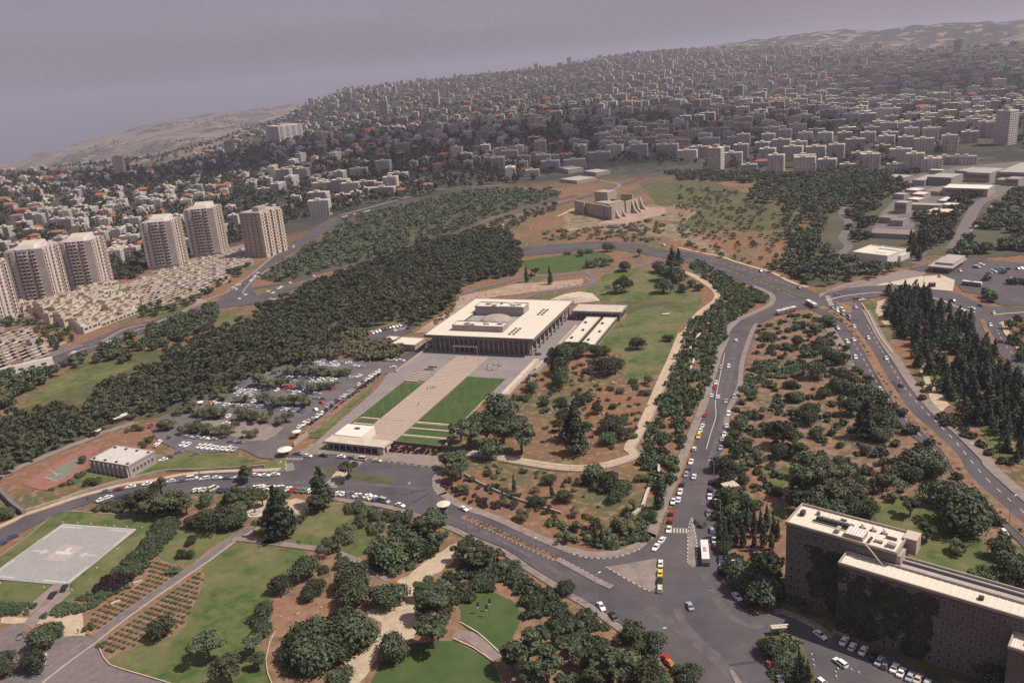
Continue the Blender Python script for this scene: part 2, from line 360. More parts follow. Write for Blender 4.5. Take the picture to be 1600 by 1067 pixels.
def strip(name, line, width, m, level='road', off=0.0, drape=False, z=None, step=4.0, skirt=False):
    if isinstance(line, str): line = pts(line)
    Q = smooth(line, step); N = normals(Q)
    if z is None: z = _zc[level]; _zc[level] += _STEP
    v = []
    for q, nn in zip(Q, N):
        for s_ in (off + width / 2, off - width / 2):
            p = q + nn * s_; v.append((p[0], p[1], z + (float(terrain(p[0], p[1])) if drape else 0)))
    f = [(2 * i, 2 * i + 1, 2 * i + 3, 2 * i + 2) for i in range(len(Q) - 1)]
    mb = MB(); mb.add(v, f, m)
    if level == 'pave' or skirt:
        for a in (0, 1):
            idx = [2 * i + a for i in range(len(Q))]
            vs = [v[i] for i in idx] + [(v[i][0], v[i][1], v[i][2] - .35) for i in idx]; k = len(idx)
            mb.add(vs, [(i, i + 1, k + i + 1, k + i) for i in range(k - 1)], 'kerb_stone')
    return struct(mb.build(name))
def dashes(name, line, off=0, width=.18, on=3, gap=6, m='paint_white', z=None):
    if isinstance(line, str): line = pts(line)
    Q = smooth(line, .75); N = normals(Q); mb = MB()
    if z is None: z = _zc['mark']; _zc['mark'] += .002
    i = 0; a = int(on / .75); g = int(gap / .75)
    while i + a < len(Q):
        for j in range(i, i + a):
            A_, B_ = Q[j] + N[j] * off, Q[j + 1] + N[j + 1] * off
            mb.add([(*(A_ + N[j] * width / 2), z), (*(A_ - N[j] * width / 2), z), (*(B_ - N[j + 1] * width / 2), z), (*(B_ + N[j + 1] * width / 2), z)], [(0, 1, 2, 3)], m)
        i += a + g
    return struct(mb.build(name))
def dir_angle(a, b): return math.atan2(b[1] - a[1], b[0] - a[0])
def inpoly(x, y, poly):
    c = False; j = len(poly) - 1
    for i in range(len(poly)):
        xi, yi = poly[i][0], poly[i][1]; xj, yj = poly[j][0], poly[j][1]
        if (yi > y) != (yj > y) and x < (xj - xi) * (y - yi) / (yj - yi) + xi: c = not c
        j = i
    return c
def area(p): return abs(sum(p[i][0] * p[(i + 1) % len(p)][1] - p[(i + 1) % len(p)][0] * p[i][1] for i in range(len(p)))) / 2
def scatter(poly, n_, rng=random):
    xs = [p[0] for p in poly]; ys = [p[1] for p in poly]; out = []; t = 0
    while len(out) < n_ and t < n_ * 60:
        t += 1; x = rng.uniform(min(xs), max(xs)); y = rng.uniform(min(ys), max(ys))
        if inpoly(x, y, poly): out.append((x, y))
    return out

# ---------------------------------------------------------------- Knesset-hill frame (u to the right along the facade, v towards the back)
KA = math.radians(-22); KU = np.array([math.cos(KA), math.sin(KA)]); KV = np.array([-math.sin(KA), math.cos(KA)])
KO = np.array([-51.9, 484.3])
def kp(u, v): p = KO + KU * u + KV * v; return (p[0], p[1])
def krect(u0, u1, v0, v1): return [kp(u0, v0), kp(u1, v0), kp(u1, v1), kp(u0, v1)]

# ---------------------------------------------------------------- grounds (low)
patch('ground_soil', "d 0,905 90,850 200,770 330,655 480,620 700,580 770,590 760,650 620,690 540,740 440,800 400,880 250,960 0,1000", 'dry_grass', amp=2)
patch('lawn', "d 10,910 120,850 260,790 420,740 560,690 640,650 560,640 420,660 300,690 250,720 180,790 100,830", 'lawn', amp=2)
patch('lawn', "d 1000,430 1190,415 1190,440 1090,465 1010,460", 'lawn', amp=1)
patch('lawn', "j 100,840 180,770 430,660 500,700 530,740 400,800 190,860", 'lawn', amp=1)
patch('ground_soil', "j 480,650 600,635 690,670 560,720", 'rock', amp=1)
patch('ground_soil', "l 400,740 470,700 700,770 560,830 450,870", 'rock', amp=1.5)
patch('ground_soil', "c -180,850 -60,835 170,845 330,900 360,930 500,960 560,1000 545,1067 300,1067 0,1067", 'dry_grass', amp=3)
patch('ground_soil', "y 0,540 180,450 420,560 700,640 1000,590 1300,400 1600,430 1900,380 2100,520 1900,700 1600,640 1300,640 1000,740 700,800 300,790 0,800", 'dry_slope', amp=3)
patch('ground_soil', "y 560,680 800,610 1150,500 1280,440 1596,450 1596,560 1350,590 1000,700 500,740 0,830 0,780 400,750", 'rock', amp=1.5)
patch('ground_soil', "e 1096,20 1500,60 f 0,80 300,190 100,50 0,0 e 1500,0 1100,0", 'dry_slope', amp=3)
# compound lawns
patch('lawn', "e 850,172 930,158 1000,150 1130,130 1200,125 1260,150 1275,178 1200,200 1100,218 930,232 865,205", 'lawn_green', amp=1)
patch('lawn', "e 860,345 930,325 1000,322 1100,308 1200,275 1220,235 1300,222 1390,205 1450,215 1520,260 1600,300 f 20,300 110,320 100,400 e 1600,450 1565,500 1530,600 1480,690 1340,735 1310,690 1310,600 1200,590 1180,560 1210,520 1330,440 1340,370 1200,350", 'lawn', amp=1.2)
patch('ground_soil', "e 1230,380 1340,350 1500,340 1590,360 1600,420 1480,380 1380,400 1340,420", 'dry_grass', amp=1)
# foreground park
patch('ground_soil', "g 0,700 400,640 840,280 1300,210 1600,230 h 400,300 1050,640 1300,800 1490,960 1600,1200 0,1200 g 0,1200", 'red_soil', amp=0)
patch('lawn', "g -60,520 0,475 60,435 150,360 250,290 310,270 430,273 740,295 770,320 690,440 600,560 440,650 270,712 200,760 150,700 0,690 -80,680", 'lawn', amp=.2)
patch('lawn', "g 720,480 740,440 830,345 1000,330 1150,340 1040,400 960,450 890,525 800,515", 'lawn', amp=.8)
patch('lawn', "C 515,782 600,743 700,703 800,684 882,645 925,560 962,480 1000,380 978,345 1060,275 1140,215 1220,210 1342,230 g 1420,455 1370,560 1280,650 1180,760 1150,850 1240,950 1255,1100 900,1100 760,1062 560,1000", 'lawn', amp=.6)
patch('lawn', "g 1152,385 1250,340 1380,320 1500,250 1600,235 h 60,240 130,310 200,350 130,440 110,480 60,485 0,465 g 1440,432 1250,402", 'lawn', amp=.6)
patch('lawn', "h 600,660 700,645 800,680 850,760 800,860 740,930 640,850 560,790 560,700", 'lawn_green', amp=.4)
patch('lawn', "h 190,970 340,880 530,870 600,910 720,975 760,1120 130,1120", 'lawn_green', amp=.4)
patch('flower_soil', "C 408,640 415,560 540,470 650,430 700,385 680,360 740,293 800,305 920,338 850,395 700,500 480,660", 'red_soil', amp=.3)
patch('flower_soil', "C 488,715 500,690 600,608 740,500 880,400 970,348 997,380 960,480 922,560 880,640 800,682 690,702 590,742 515,777", 'red_soil', amp=.3)
patch('path', "g 0,815 40,805 120,790 110,850 300,850 390,845 455,870 465,905 500,985 640,1030 760,1062 900,1110 0,1110", 'paving_dark', amp=.2)
patch('path', "g 0,760 130,765 380,745 395,845 300,850 280,800 120,790 0,790", 'sand_path', amp=.3)
patch('path', "g 110,790 190,700 270,630 320,610 330,650 200,760 150,815", 'paving', amp=.1)
patch('path', "m 95,745 100,690 200,640 270,625 390,630 450,620 560,645 540,700 500,750 400,735 250,710 200,750", 'sand_path', amp=.8)
patch('path', "h 548,412 556,468 500,530 440,565 390,610 345,650 350,700 362,770 350,860 200,880 180,940 150,1000 60,1110 20,1040 20,1010 100,905 180,850 200,780 130,760 120,735 230,705 285,650 290,610 265,598 320,570 380,515 460,465", 'sand_path', amp=.5)
strip('path', "D 400,262 470,290 560,343 650,392", 2.8, 'paving')
strip('path', "h 530,840 600,850 680,900 735,955", 4.2, 'paving')
patch('ground_soil', "f 345,545 375,470 600,400 690,440 760,560 815,665 930,830 1080,990 1185,1067 i 1300,150 1480,330 1560,410 1500,700 1060,480 560,240 330,330 t 320,900 310,700 330,420 400,240 430,80 f 265,850 305,700", 'soil_scrub', amp=.3)
# central hill soil bits, compound roads
patch('ground_scrub', "d 1200,255 1320,165 1420,105 1570,15 s 160,355 300,300 640,225 900,160 1150,140 1290,140 1480,140 1500,195 1100,300 900,390 700,460 480,525 240,595 100,615 d 1450,240 1300,272", 'scrub_green', amp=2)
patch('ground_scrub', "d -60,930 0,905 140,880 280,860 400,880 440,800 520,750 640,690 760,650 760,600 900,560 940,510 1090,470 1200,440 1200,400 1310,355 1440,290 1600,235 e 120,190 250,150 400,100 560,60 640,40 760,40 830,110 850,150 800,230 640,262 560,296 530,350 420,440 340,490 280,440 120,500 0,540 d 1440,690 1350,640 1150,740 1050,800 900,830 700,900 600,900 450,970 230,1060 0,1180 -100,1180", 'scrub_green', amp=2)
patch('ground_scrub', "f 520,40 700,-40 1000,-110 1700,-110 1700,140 1400,160 1150,140 1080,200 900,215 700,290 620,290 500,240 560,150", 'scrub_green', amp=2)
patch('ground_scrub', "c 470,850 560,820 900,790 1200,740 1150,1067 640,1067 600,1010 520,950 540,900", 'scrub_green', amp=3)
patch('tower_paving', "l -300,600 0,480 240,380 700,340 1180,180 j 0,440 240,310 700,180 1100,70 1150,120 1180,300 900,400 600,520 300,500 60,500 l 1190,200 620,400 330,480 160,560 0,680 -300,760", 'paving', amp=1)
patch('museum_paving', "v 0,900 100,700 240,560 360,420 420,330 600,240 800,200 1000,200 1560,150 1700,200 1700,400 1420,420 1240,560 1050,520 900,640 820,720 480,740 420,930", 'paving_dark', amp=1)
patch('ground_soil', "e 560,335 640,316 740,296 830,276 1000,266 1130,254 1125,282 1000,302 850,322 700,342 620,375 560,420 500,470 430,500 350,505 430,450 510,400", 'rock', amp=.5)
strip('road', "e 560,325 640,300 740,275 830,250 930,242 1040,236 1130,226 1200,218 1290,212 1390,196 1460,165 1540,150", 6.5, 'asphalt_light')
strip('road', "e 1150,228 1178,250 1165,275 1100,292 1000,308 920,318 850,345 800,350", 5.5, 'asphalt_light')
patch('road', "e 290,350 320,325 390,320 380,345 320,370", 'asphalt_light', amp=.5)
strip('path', "e 75,485 110,465 170,450", 4, 'sand_path')
# perimeter patrol path
PERIM = "f 0,215 60,235 110,262 165,300 185,330 172,360 110,405 70,450 40,500 e 1590,510 1545,620 1500,720 1450,840 1405,940 1345,1040 h 1375,10 1290,45 1150,72 1000,65 800,33 700,14 600,2"
strip('path', PERIM, 5.5, 'sand_path', off=0)
# north ring sports path
strip('path', "r -80,700 0,650 100,600 210,545 330,500 430,450 560,400 700,340 830,295 940,245 1010,215 1100,190 1290,130", 5, 'paving')
patch('sports_court', "r 225,715 560,505 850,350 990,368 880,430 820,570 640,690 455,775 380,770 260,740", 'court_red', amp=0)
patch('sports_court', "r 425,645 560,560 740,462 800,500 760,545 620,660 500,690", 'court_green', amp=0)
strip('court_line', "r 430,650 560,690", .25, 'paint_white'); strip('court_line', "r 520,610 600,625", .25, 'paint_white'); strip('court_line', "r 470,580 520,600 550,640", .2, 'paint_white')
patch('lawn', "r 690,690 780,610 880,565 1140,590 1250,610 1120,660 900,740 780,750", 'lawn', amp=.4)
patch('lawn', "n 380,690 520,600 610,560 650,505 760,480 1000,510 1300,555 1390,580 1200,602 1000,612 800,630 600,655", 'lawn', amp=.3)
patch('ground_soil', "n 590,520 640,490 740,478 760,500 660,530 560,580 510,590", 'red_soil', amp=.3)
# NE slope and right-hand park grounds
patch('lawn', "f 1130,590 1230,620 1290,700 1310,800 1240,850 1160,760 1110,680", 'lawn', amp=1.5)
patch('lawn', "f 870,370 900,360 960,480 1000,520 950,560 900,460", 'lawn', amp=.6)
patch('ground_soil', "f 920,360 960,350 935,390 980,440 1000,480 960,480 915,410", 'sand_path', amp=.5)
patch('ground_soil', "f 1110,600 1180,590 1150,640 1170,740 1260,840 1200,900 1140,760", 'sand_path', amp=1)
patch('lawn', "f 1380,900 1600,920 i 1600,60 1450,20", 'lawn', amp=1)
patch('lawn', "i 850,235 1000,230 1180,170 1200,250 1260,350 1400,400 1440,470 1540,560 1620,640 1480,620 1300,570 1060,500 1060,380 930,320", 'lawn', amp=1.2)
patch('ground_soil', "i 330,120 420,110 440,200 420,300 480,320 480,180 520,120 500,60", 'lawn', amp=1)
patch('ground_soil', "t 590,560 680,560 800,640 830,760 760,800 700,740 600,650", 'red_soil', amp=1)
patch('lawn', "k 0,0 1,1 2,0", 'lawn', amp=0) if False else None
patch('lawn', "i 460,740 480,640 600,720 700,760 880,850 1200,1000 1320,1110 1200,1110 1000,950 740,850", 'dry_grass', amp=.3)
patch('ground_soil', "i 500,640 740,760 1100,930 1500,1200 1700,1200 1500,1030 1200,900 740,700 490,560", 'dry_grass', amp=.3)
patch('ground_soil', "i 420,880 500,860 560,900 560,960 500,960", 'rock', amp=.5)
# Knesset terraces, plaza, lawns
patch('plaza', krect(-2, 79.6, -36, 84), 'plaza_grey', amp=0)
patch('plaza', krect(9.8, 22, -46, -36), 'plaza_grey', amp=0)
patch('plaza', [kp(-1.2, -12), kp(9.7, -36), kp(10.5, -125), kp(6, -133), kp(5, -124), kp(0, -60), kp(-6, -36)], 'plaza_grey', amp=0)
patch('plaza', krect(65, 71, -60, -36), 'plaza_grey', amp=0)
patch('walkway', krect(22.3, 42.3, -128, -4), 'walkway', amp=0)
patch('lawn', krect(42.9, 64.6, -96, -35.5), 'lawn_stripe', amp=0)
patch('lawn', krect(10.5, 22.2, -96, -49.5), 'lawn_stripe', amp=0)
for v0, v1 in ((-103.5, -98.5), (-111.5, -105.5), (-121, -113.5)):
    patch('lawn', krect(42.9, 66, v0, v1), 'lawn_green', amp=0)
for v0, v1 in ((-103.5, -98.5), (-111, -105.5)):
    patch('lawn', krect(12.5, 22, v0, v1), 'lawn_green', amp=0)
patch('flower_soil', [kp(-13, -36), kp(-8.5, -36), kp(-1.5, -118), kp(-6, -122)], 'red_soil', amp=.2)
patch('lawn', [kp(-8.5, -40), kp(-6.6, -40), kp(4.2, -124), kp(-1.4, -124)], 'lawn', amp=.2)
# helipad
HP = [P('w', 645, 265)[:2], P('w', 1425, 320)[:2], P('w', 700, 905)[:2]]; HP.append(HP[0] + HP[2] - HP[1])
patch('helipad', HP, 'pad', amp=0)
HU = HP[1] - HP[0]; HL = np.linalg.norm(HU); HU = HU / HL; HV = HP[3] - HP[0]; HM = np.linalg.norm(HV); HV = HV / HM
def hp(a, b): p = HP[0] + HU * a * HL + HV * b * HM; return (p[0], p[1])
def hrect(a0, a1, b0, b1): return [hp(a0, b0), hp(a1, b0), hp(a1, b1), hp(a0, b1)]
mb = MB(); z = _zc['low'] + .01
for a0, a1, b0, b1 in ((.02, .32, .03, .06), (.68, .98, .03, .06), (.02, .32, .94, .97), (.66, .96, .94, .97), (.02, .05, .06, .30), (.02, .05, .68, .94), (.95, .98, .06, .32), (.95, .98, .68, .94), (.985, 1, 0, 1), (0, .985, -.01, .01), (0, .012, .01, 1)):
    mb.add([(*q, z) for q in hrect(a0, a1, b0, b1)], [(0, 1, 2, 3)], 'paint_pad')
mb.add([(*q, z) for q in hrect(.36, .64, .36, .64)], [(0, 1, 2, 3)], 'roof_grey')
for a0, a1, b0, b1 in ((.40, .60, .475, .525), (.475, .525, .40, .475)):
    mb.add([(*q, z + .006) for q in hrect(a0, a1, b0, b1)], [(0, 1, 2, 3)], 'paint_white')
for s_, a in ((1, .10), (-1, .90)):
    mb.add([(*q, z) for q in hrect(min(a, a + s_ * .12), max(a, a + s_ * .12), .49, .52)], [(0, 1, 2, 3)], 'paint_pad')
    mb.add([(*hp(a + s_ * .12, .45), z), (*hp(a + s_ * .21, .505), z), (*hp(a + s_ * .12, .56), z)], [(0, 1, 2)], 'paint_pad')
struct(mb.build('helipad_markings'))
patch('path', [hp(.84, .98), hp(1, .96), hp(1, 1.15), hp(1.0, 1.45), hp(.86, 1.42)], 'paving', amp=0)
strip('lawn_edging', "w -60,630 0,590 180,470 350,340 500,205 620,140 720,124 1100,150 1600,182", .35, 'kerb_stone', level='road')

# ---------------------------------------------------------------- roads
STREET_N = "g -40,375 60,330 r 220,1035 330,1000 440,965 580,925 700,875 840,830 960,800 1080,770 1200,740 n 480,735 560,725 650,700 780,680 900,668 1060,658 1200,655 1400,648 1510,640 1560,610"
STREET_S = "w 0,475 150,400 270,320 380,262 500,200 640,142 800,88 950,35 g 500,232 640,215 800,202 n 850,802 1100,800 1450,790 m 150,558 380,572 560,588 700,604 820,625 940,642 1060,657 1200,692 1340,742 h 380,290 430,305 540,345 620,385 760,440 880,520 1000,600 1090,655"
patch('road', STREET_N + " m 385,350 400,332 440,300 500,318 700,315 900,340 1060,362 1240,385 1420,405 1440,425 1405,480 1410,545 1450,600 1520,640 h 460,192 520,238 600,272 700,306 800,352 930,412 1060,466 1130,486 1200,493 1300,483 1400,446 1470,386 u 250,200 250,400 h 1440,885 1310,800 1190,715 1090,655 1000,600 880,520 760,440 620,385 540,345 430,305 380,290 m 1340,742 1200,692 1060,657 940,642 820,625 700,604 560,588 380,572 150,558 n 1450,790 1100,800 850,802 g 800,202 640,215 500,232 w 950,35 800,88 640,142 500,200 380,262 270,320 150,400 0,475", 'asphalt', 'road', amp=0)
patch('road', "u 0,480 50,100 180,20 k 1320,1060 1365,900 1400,790 1440,650 1490,540 1500,470 1530,430 1600,370 f 340,425 400,397 440,375 452,345 430,318 560,280 700,380 640,395 600,392 520,400 440,430 375,465 360,490 340,540 310,640 300,740 280,800 265,830 t 440,40 420,140 400,220 370,330 330,400 315,520 305,600 300,700 300,800 310,940 u 525,30 545,130 565,250 600,400 640,450 700,560 780,600 900,605 i 460,742 640,802 740,852 880,905 1000,955 1130,1022 1300,1130 o 1480,1130 1060,1110 h 1560,1020 1490,960 1440,885 1310,800 1190,715", 'asphalt', 'road', amp=0)
patch('road', "e 830,115 960,98 1096,87 1200,80 1300,85 1400,98 1530,125 f 0,122 60,135 130,150 200,165 300,198 430,235 520,280 600,305 700,350 840,362 845,400 890,485 930,555 990,640 1040,720 1100,800 1180,890 1270,970 1400,1100 i 1400,55 1500,150 1720,340 1720,560 1600,445 1560,402 1480,322 1400,242 1300,142 1240,62 f 1190,1065 1080,982 1010,902 930,822 870,732 820,660 800,600 770,550 720,480 690,430 600,392 450,345 420,310 330,283 200,233 60,190 0,168 e 1500,160 1400,137 1300,122 1200,115 1096,128 960,140 830,155", 'asphalt', 'road', amp=0)
patch('road', "f 600,330 q 100,488 200,458 350,436 550,430 700,436 900,468 1000,480 1100,500 1200,550 1300,590 1450,603 1700,598 1700,680 1600,685 1480,700 1425,730 1418,760 1460,850 1530,930 1680,1060 1560,1100 f 1500,620 1440,560 1370,500 q 1180,760 1050,650 900,560 800,540 600,530 420,525 300,542 q 200,600 0,620 f 640,400", 'asphalt', 'road', amp=0)
patch('road', "q 700,300 1090,205 1390,238 1620,262 1760,300 1760,600 1600,590 1450,590 1350,562 1240,500 1120,480 1050,390 950,350 850,335", 'asphalt', 'road', amp=0)
patch('road', "q 690,250 790,275 840,170 960,60 880,90 780,200", 'asphalt_light', 'road', amp=.3)
# valley highway with its branches
patch('road', "d -60,720 80,660 240,600 380,555 560,480 700,450 850,395 960,370 1050,320 1110,280 1180,215 1300,130 1400,70 1500,20 1570,-25 1600,-15 1500,45 1400,110 1290,170 1200,240 1160,290 1190,330 1300,300 1320,318 1190,372 1060,385 960,402 860,432 760,476 650,512 500,562 330,627 240,662 0,732 -60,755", 'asphalt', 'road', amp=0)
strip('road', "d 1160,300 1300,278 1450,243 s 0,653 120,622 240,597 480,528 700,466 900,392 1100,322 1300,257 1450,212 1600,172", 8, 'asphalt')
strip('road', "d 1180,345 1320,305 1450,268 s 0,687 120,655 250,622 480,553 660,505 860,440 1050,385 1200,330 1400,262 1600,200 b 1300,860 1450,812 1600,785 c 130,800 400,806 680,808", 8, 'asphalt')
strip('road', "b 0,1000 120,968 250,932 350,905 420,885 600,868 760,860", 9, 'asphalt_light')
strip('road', "s -60,455 60,385 150,318 210,300", 14, 'asphalt')
strip('road', "q 100,232 160,190 215,150 225,110 180,70 205,10 230,-60 c 760,980 850,890 980,845", 7, 'asphalt_light')
strip('path', "y -100,590 0,548 90,500 180,460", 4, 'sand_path')
strip('road', "y 560,20 880,100 700,190", 5, 'paving', step=8)
strip('road', "c 1150,795 1300,752 1440,722 1600,692 1750,660", 26, 'asphalt', step=10)

strip('path', "v 1290,590 1150,780 1010,900 900,1040", 2, 'kerb_stone')
strip('path', "v 850,1060 930,960 1010,790 1120,600 1280,520 1400,440 1560,400", 10, 'paving_dark', step=10)
# car park
patch('road', "p 60,650 110,590 200,540 330,475 520,395 640,350 760,310 880,265 960,235 1380,235 1590,240 1540,300 1440,330 1240,470 1050,590 900,680 870,700 862,760 m 400,332 385,352 330,350 200,335 90,280 p 590,770 440,790 230,780 100,720", 'asphalt_lot', 'road', amp=0)
patch('road', "e 120,520 200,485 280,455 350,470 340,500 240,530 420,540 430,560 380,590 330,640 200,640 190,625 300,610 360,570 200,560", 'asphalt', 'road', amp=0)
patch('gravel_island', "p 330,600 480,600 700,618 850,640 800,690 740,720 640,720 500,680 340,640", 'paving', 'pave', amp=.4)
# medians, islands, pavements
patch('median', "m 572,420 610,408 740,432 710,465 640,455 590,440", 'dry_grass', 'pave', amp=0)
patch('median', "m 815,448 900,448 1140,482 1152,497 1120,517 1000,505 800,475", 'dry_grass', 'pave', amp=0)
patch('crossing', "m 740,430 820,445 795,480 705,467", 'sand_path', 'pave', amp=0)
patch('traffic_island', "h 1235,532 1350,515 1468,492 1480,560 1478,640 1440,645 1350,600", 'paving', 'pave', amp=0)
patch('traffic_island', "t 112,905 125,930 150,1060 u 385,150 380,280 350,292 325,270 325,100 345,0", 'paving', 'pave', amp=0)
patch('traffic_island', "u 790,770 850,740 960,735 1060,770 1100,810 1130,900 1180,1000 1190,1100 900,1110 860,960", 'dry_grass', 'pave', amp=0)
patch('traffic_island', "u 600,980 630,985 700,1090 650,1090", 'paving', 'pave', amp=0)
patch('pavement', "m 560,240 660,238 1070,300 1110,300 1440,325 1470,380 1420,400 1240,378 1060,358 900,338 700,312 500,318 450,298 530,270", 'paving', 'pave', amp=0)
patch('traffic_island', "m 232,395 250,370 370,318 385,360 380,400 300,420 235,415", 'lawn', 'pave', amp=0)
patch('plaza', "q 430,437 560,400 800,362 950,352 1060,392 1042,478 900,466 700,433 550,428", 'stone_pale', 'pave', amp=0)
patch('pavement', "q 0,500 120,450 200,420 440,370 650,312 830,330 800,360 600,398 400,440 200,456 60,490 0,530", 'paving', 'pave', amp=0)
patch('median', "q 130,572 260,560 250,600 262,650 170,640 150,600", 'red_soil', 'pave', amp=0)
strip('pavement', "g -20,352 60,318 r 220,1020 440,948 700,858 960,785 1200,722 n 560,712 780,668 1060,645 1400,636 1500,628", 2.6, 'sand_path', 'pave')
strip('pavement', "m 1432,420 1396,475 1400,548 1440,604 h 455,200 518,246 600,280 700,314 800,360 930,420 1060,474", 3.4, 'paving', 'pave', off=2.3)
strip('pavement', "h 1060,466 1130,486 1200,493 1300,483 1400,446 1470,386 1495,320 k 1320,1060 1365,900 1400,790 1440,650 1490,540 1500,470 1530,430 1600,370 f 340,425 400,397 440,375 452,345 430,318 350,285", 3.6, 'paving', 'pave', off=2.0)
strip('pavement', "f 375,465 360,490 340,540 310,640 300,740 280,800 265,830 t 440,40 425,140", 2.5, 'paving', 'pave', off=-1.6)
strip('pavement', "f 690,430 720,480 770,550 800,600 820,660", 5, 'paving', 'pave', off=-2.8)
strip('pavement', "f 845,400 890,485 930,555 990,640 1040,720 1100,800 1180,890 1270,970 1400,1100 i 1400,55 1500,150 1700,322", 4.5, 'paving', 'pave', off=2.6)
strip('pavement', "m 560,596 700,612 820,633 940,650 1060,665 1200,700 1340,752 h 380,298 430,318 540,356 620,398 760,455 880,535 1000,612 1090,668 1190,728 1310,815 1440,898 1480,965", 2.6, 'paving', 'pave', off=-.6)
strip('pavement', "u 905,600 960,600 1040,630 1180,698 1290,770 A 560,590 700,650", 2.4, 'paving', 'pave', off=.9)
strip('pavement', "q 1425,735 1440,800 1500,880 1560,950 1640,1040", 3.0, 'sand_path', 'pave', off=1.5)
strip('pavement', "q 1600,700 1500,715 1440,740", 6.0, 'sand_path', 'pave')
strip('pavement', "f 0,112 60,125 130,140 200,155 300,188 430,226 520,270 600,296", 3, 'sand_path', 'pave')
strip('pavement', "l 1040,775 1300,632 1600,572 j 0,955 250,860 500,745 700,650 880,590 1000,500 1150,400 1300,270 1500,110", 2.5, 'paving', 'pave')
strip('pavement', "l 540,920 700,860 880,800", 9, 'paving_dark', 'pave', off=5)
M['asphalt_worn'] = mat('asphalt_worn', (.098, .084, .089), (.138, .119, .121), .25, c3=(.078, .067, .072), scale3=.05)
M['asphalt_patch'] = mat('asphalt_patch', (.055, .047, .053), (.072, .062, .068), .4)
for ln, wd in (("u 60,560 180,640 330,760 480,880 640,1040", 3.2), ("u 250,560 300,680 420,800 560,930 700,1080", 2.6), ("u 430,320 470,430 560,560 700,680 860,700", 2.6), ("m 1330,560 1200,540 900,520 600,510 300,510 0,520", 2.4), ("h 500,300 700,385 900,490 1080,600", 2.0), ("f 262,600 235,730 200,860 t 370,60 330,220 270,420 230,600 200,800", 2.2), ("k 1545,560 1500,720 1440,880 1400,1040", 2.2)):
    strip('road_wear', ln, wd, 'asphalt_worn', 'mark')
for ln, wd in (("m 1270,650 1380,585", .8), ("h 280,200 400,175", .7), ("u 600,950 800,925", .8), ("f 990,730 1020,780", 2.5), ("f 900,700 930,750", 2.5)):
    strip('road_patch', ln, wd, 'asphalt_patch', 'mark')
# medians of the dual carriageways
strip('median', "f 235,205 400,268 520,320 600,350", 2.6, 'dry_grass', 'pave')
strip('median', "f 660,385 720,415 780,462 830,520 870,580 910,650 950,720 1000,800 1060,880 1150,962 1260,1067 i 1320,110 1470,250 1700,455", 4.6, 'red_soil', 'pave')
strip('median', "q 50,552 150,527 250,509 400,491 500,490", 1.0, 'stone_pale', 'pave'); strip('median', "q 830,520 950,548 1050,592 1130,620 1220,645", 1.0, 'stone_pale', 'pave')
strip('median', "q 1270,700 1310,790 1350,860 1395,940", 2.6, 'red_soil', 'pave'); strip('median', "q 1360,665 1450,655 1600,645", 1.0, 'stone_pale', 'pave')
strip('median', "h 575,298 700,352 800,400 900,448 1010,497", 2.4, 'red_soil', 'pave'); strip('median', "h 1010,497 1100,545 1200,600 1262,628", 2.2, 'paving', 'pave')
strip('median', "l 700,905 900,830 1100,770 j 700,690 860,650", 1.2, 'paving', 'pave')
strip('median', "j 1060,600 1090,540 1180,450 1300,360 1430,270", 1.6, 'paving', 'pave')
# markings
dashes('road_marking', "f 215,600 190,720 172,820 t 312,60 270,200 215,400 170,560 130,760 115,900", width=.3, on=60, gap=0)
dashes('road_marking', "f 790,540 850,640 900,730 960,820 1040,910 1120,1000 1190,1067 i 1300,90 1450,240 1640,400", width=.3, on=3, gap=4.5, off=1.5)
dashes('road_marking', "f 880,470 930,560 990,660 1060,770 1160,880 1280,1000 i 1420,110 1550,230 1700,360", width=.3, on=3, gap=4.5, off=-.5)
dashes('road_marking', "f 130,165 300,213 430,252 540,300", width=.3, on=3, gap=4.5); dashes('road_marking', "f 130,185 300,240 430,288 540,345", width=.3, on=3, gap=4.5)
dashes('road_marking', "d 0,712 240,635 500,530 700,470 850,413 980,375", width=.3, on=3, gap=6)
dashes('road_marking', "m 90,280 180,330 270,356 330,350", width=.35, on=60, gap=0)
dashes('road_marking', "f 700,372 850,330 1000,318 1160,336 1300,385", width=.25, on=3, gap=5)
dashes('road_marking', "q 1390,780 1440,880 1530,990", width=.25, on=3, gap=4)
def crosswalk(line, length, m='paint_white', w_=.5, gap=.55, z=None):
    Q = [np.array(p[:2]) for p in pts(line)]; d = (Q[1] - Q[0]); l = np.linalg.norm(d); d /= l; nn = np.array([-d[1], d[0]]); mb = MB()
    z = _zc['mark']; _zc['mark'] += .002; t = 0
    while t < l:
        a = Q[0] + d * t; b_ = Q[0] + d * min(t + w_, l)
        mb.add([(*(a - nn * length / 2), z), (*(b_ - nn * length / 2), z), (*(b_ + nn * length / 2), z), (*(a + nn * length / 2), z)], [(0, 1, 2, 3)], m); t += w_ + gap
    return struct(mb.build('crosswalk_markings'))
crosswalk("m 880,362 790,432", 6.5, w_=.45, gap=.7); crosswalk("m 752,474 690,540", 6.5, w_=.45, gap=.7)
crosswalk("u 185,40 330,45", 3.2); crosswalk("m 390,345 500,345", 2.4, w_=.4, gap=.8); crosswalk("m 400,380 420,430", 4, w_=.35, gap=.8)
crosswalk("f 690,335 710,380", 3)
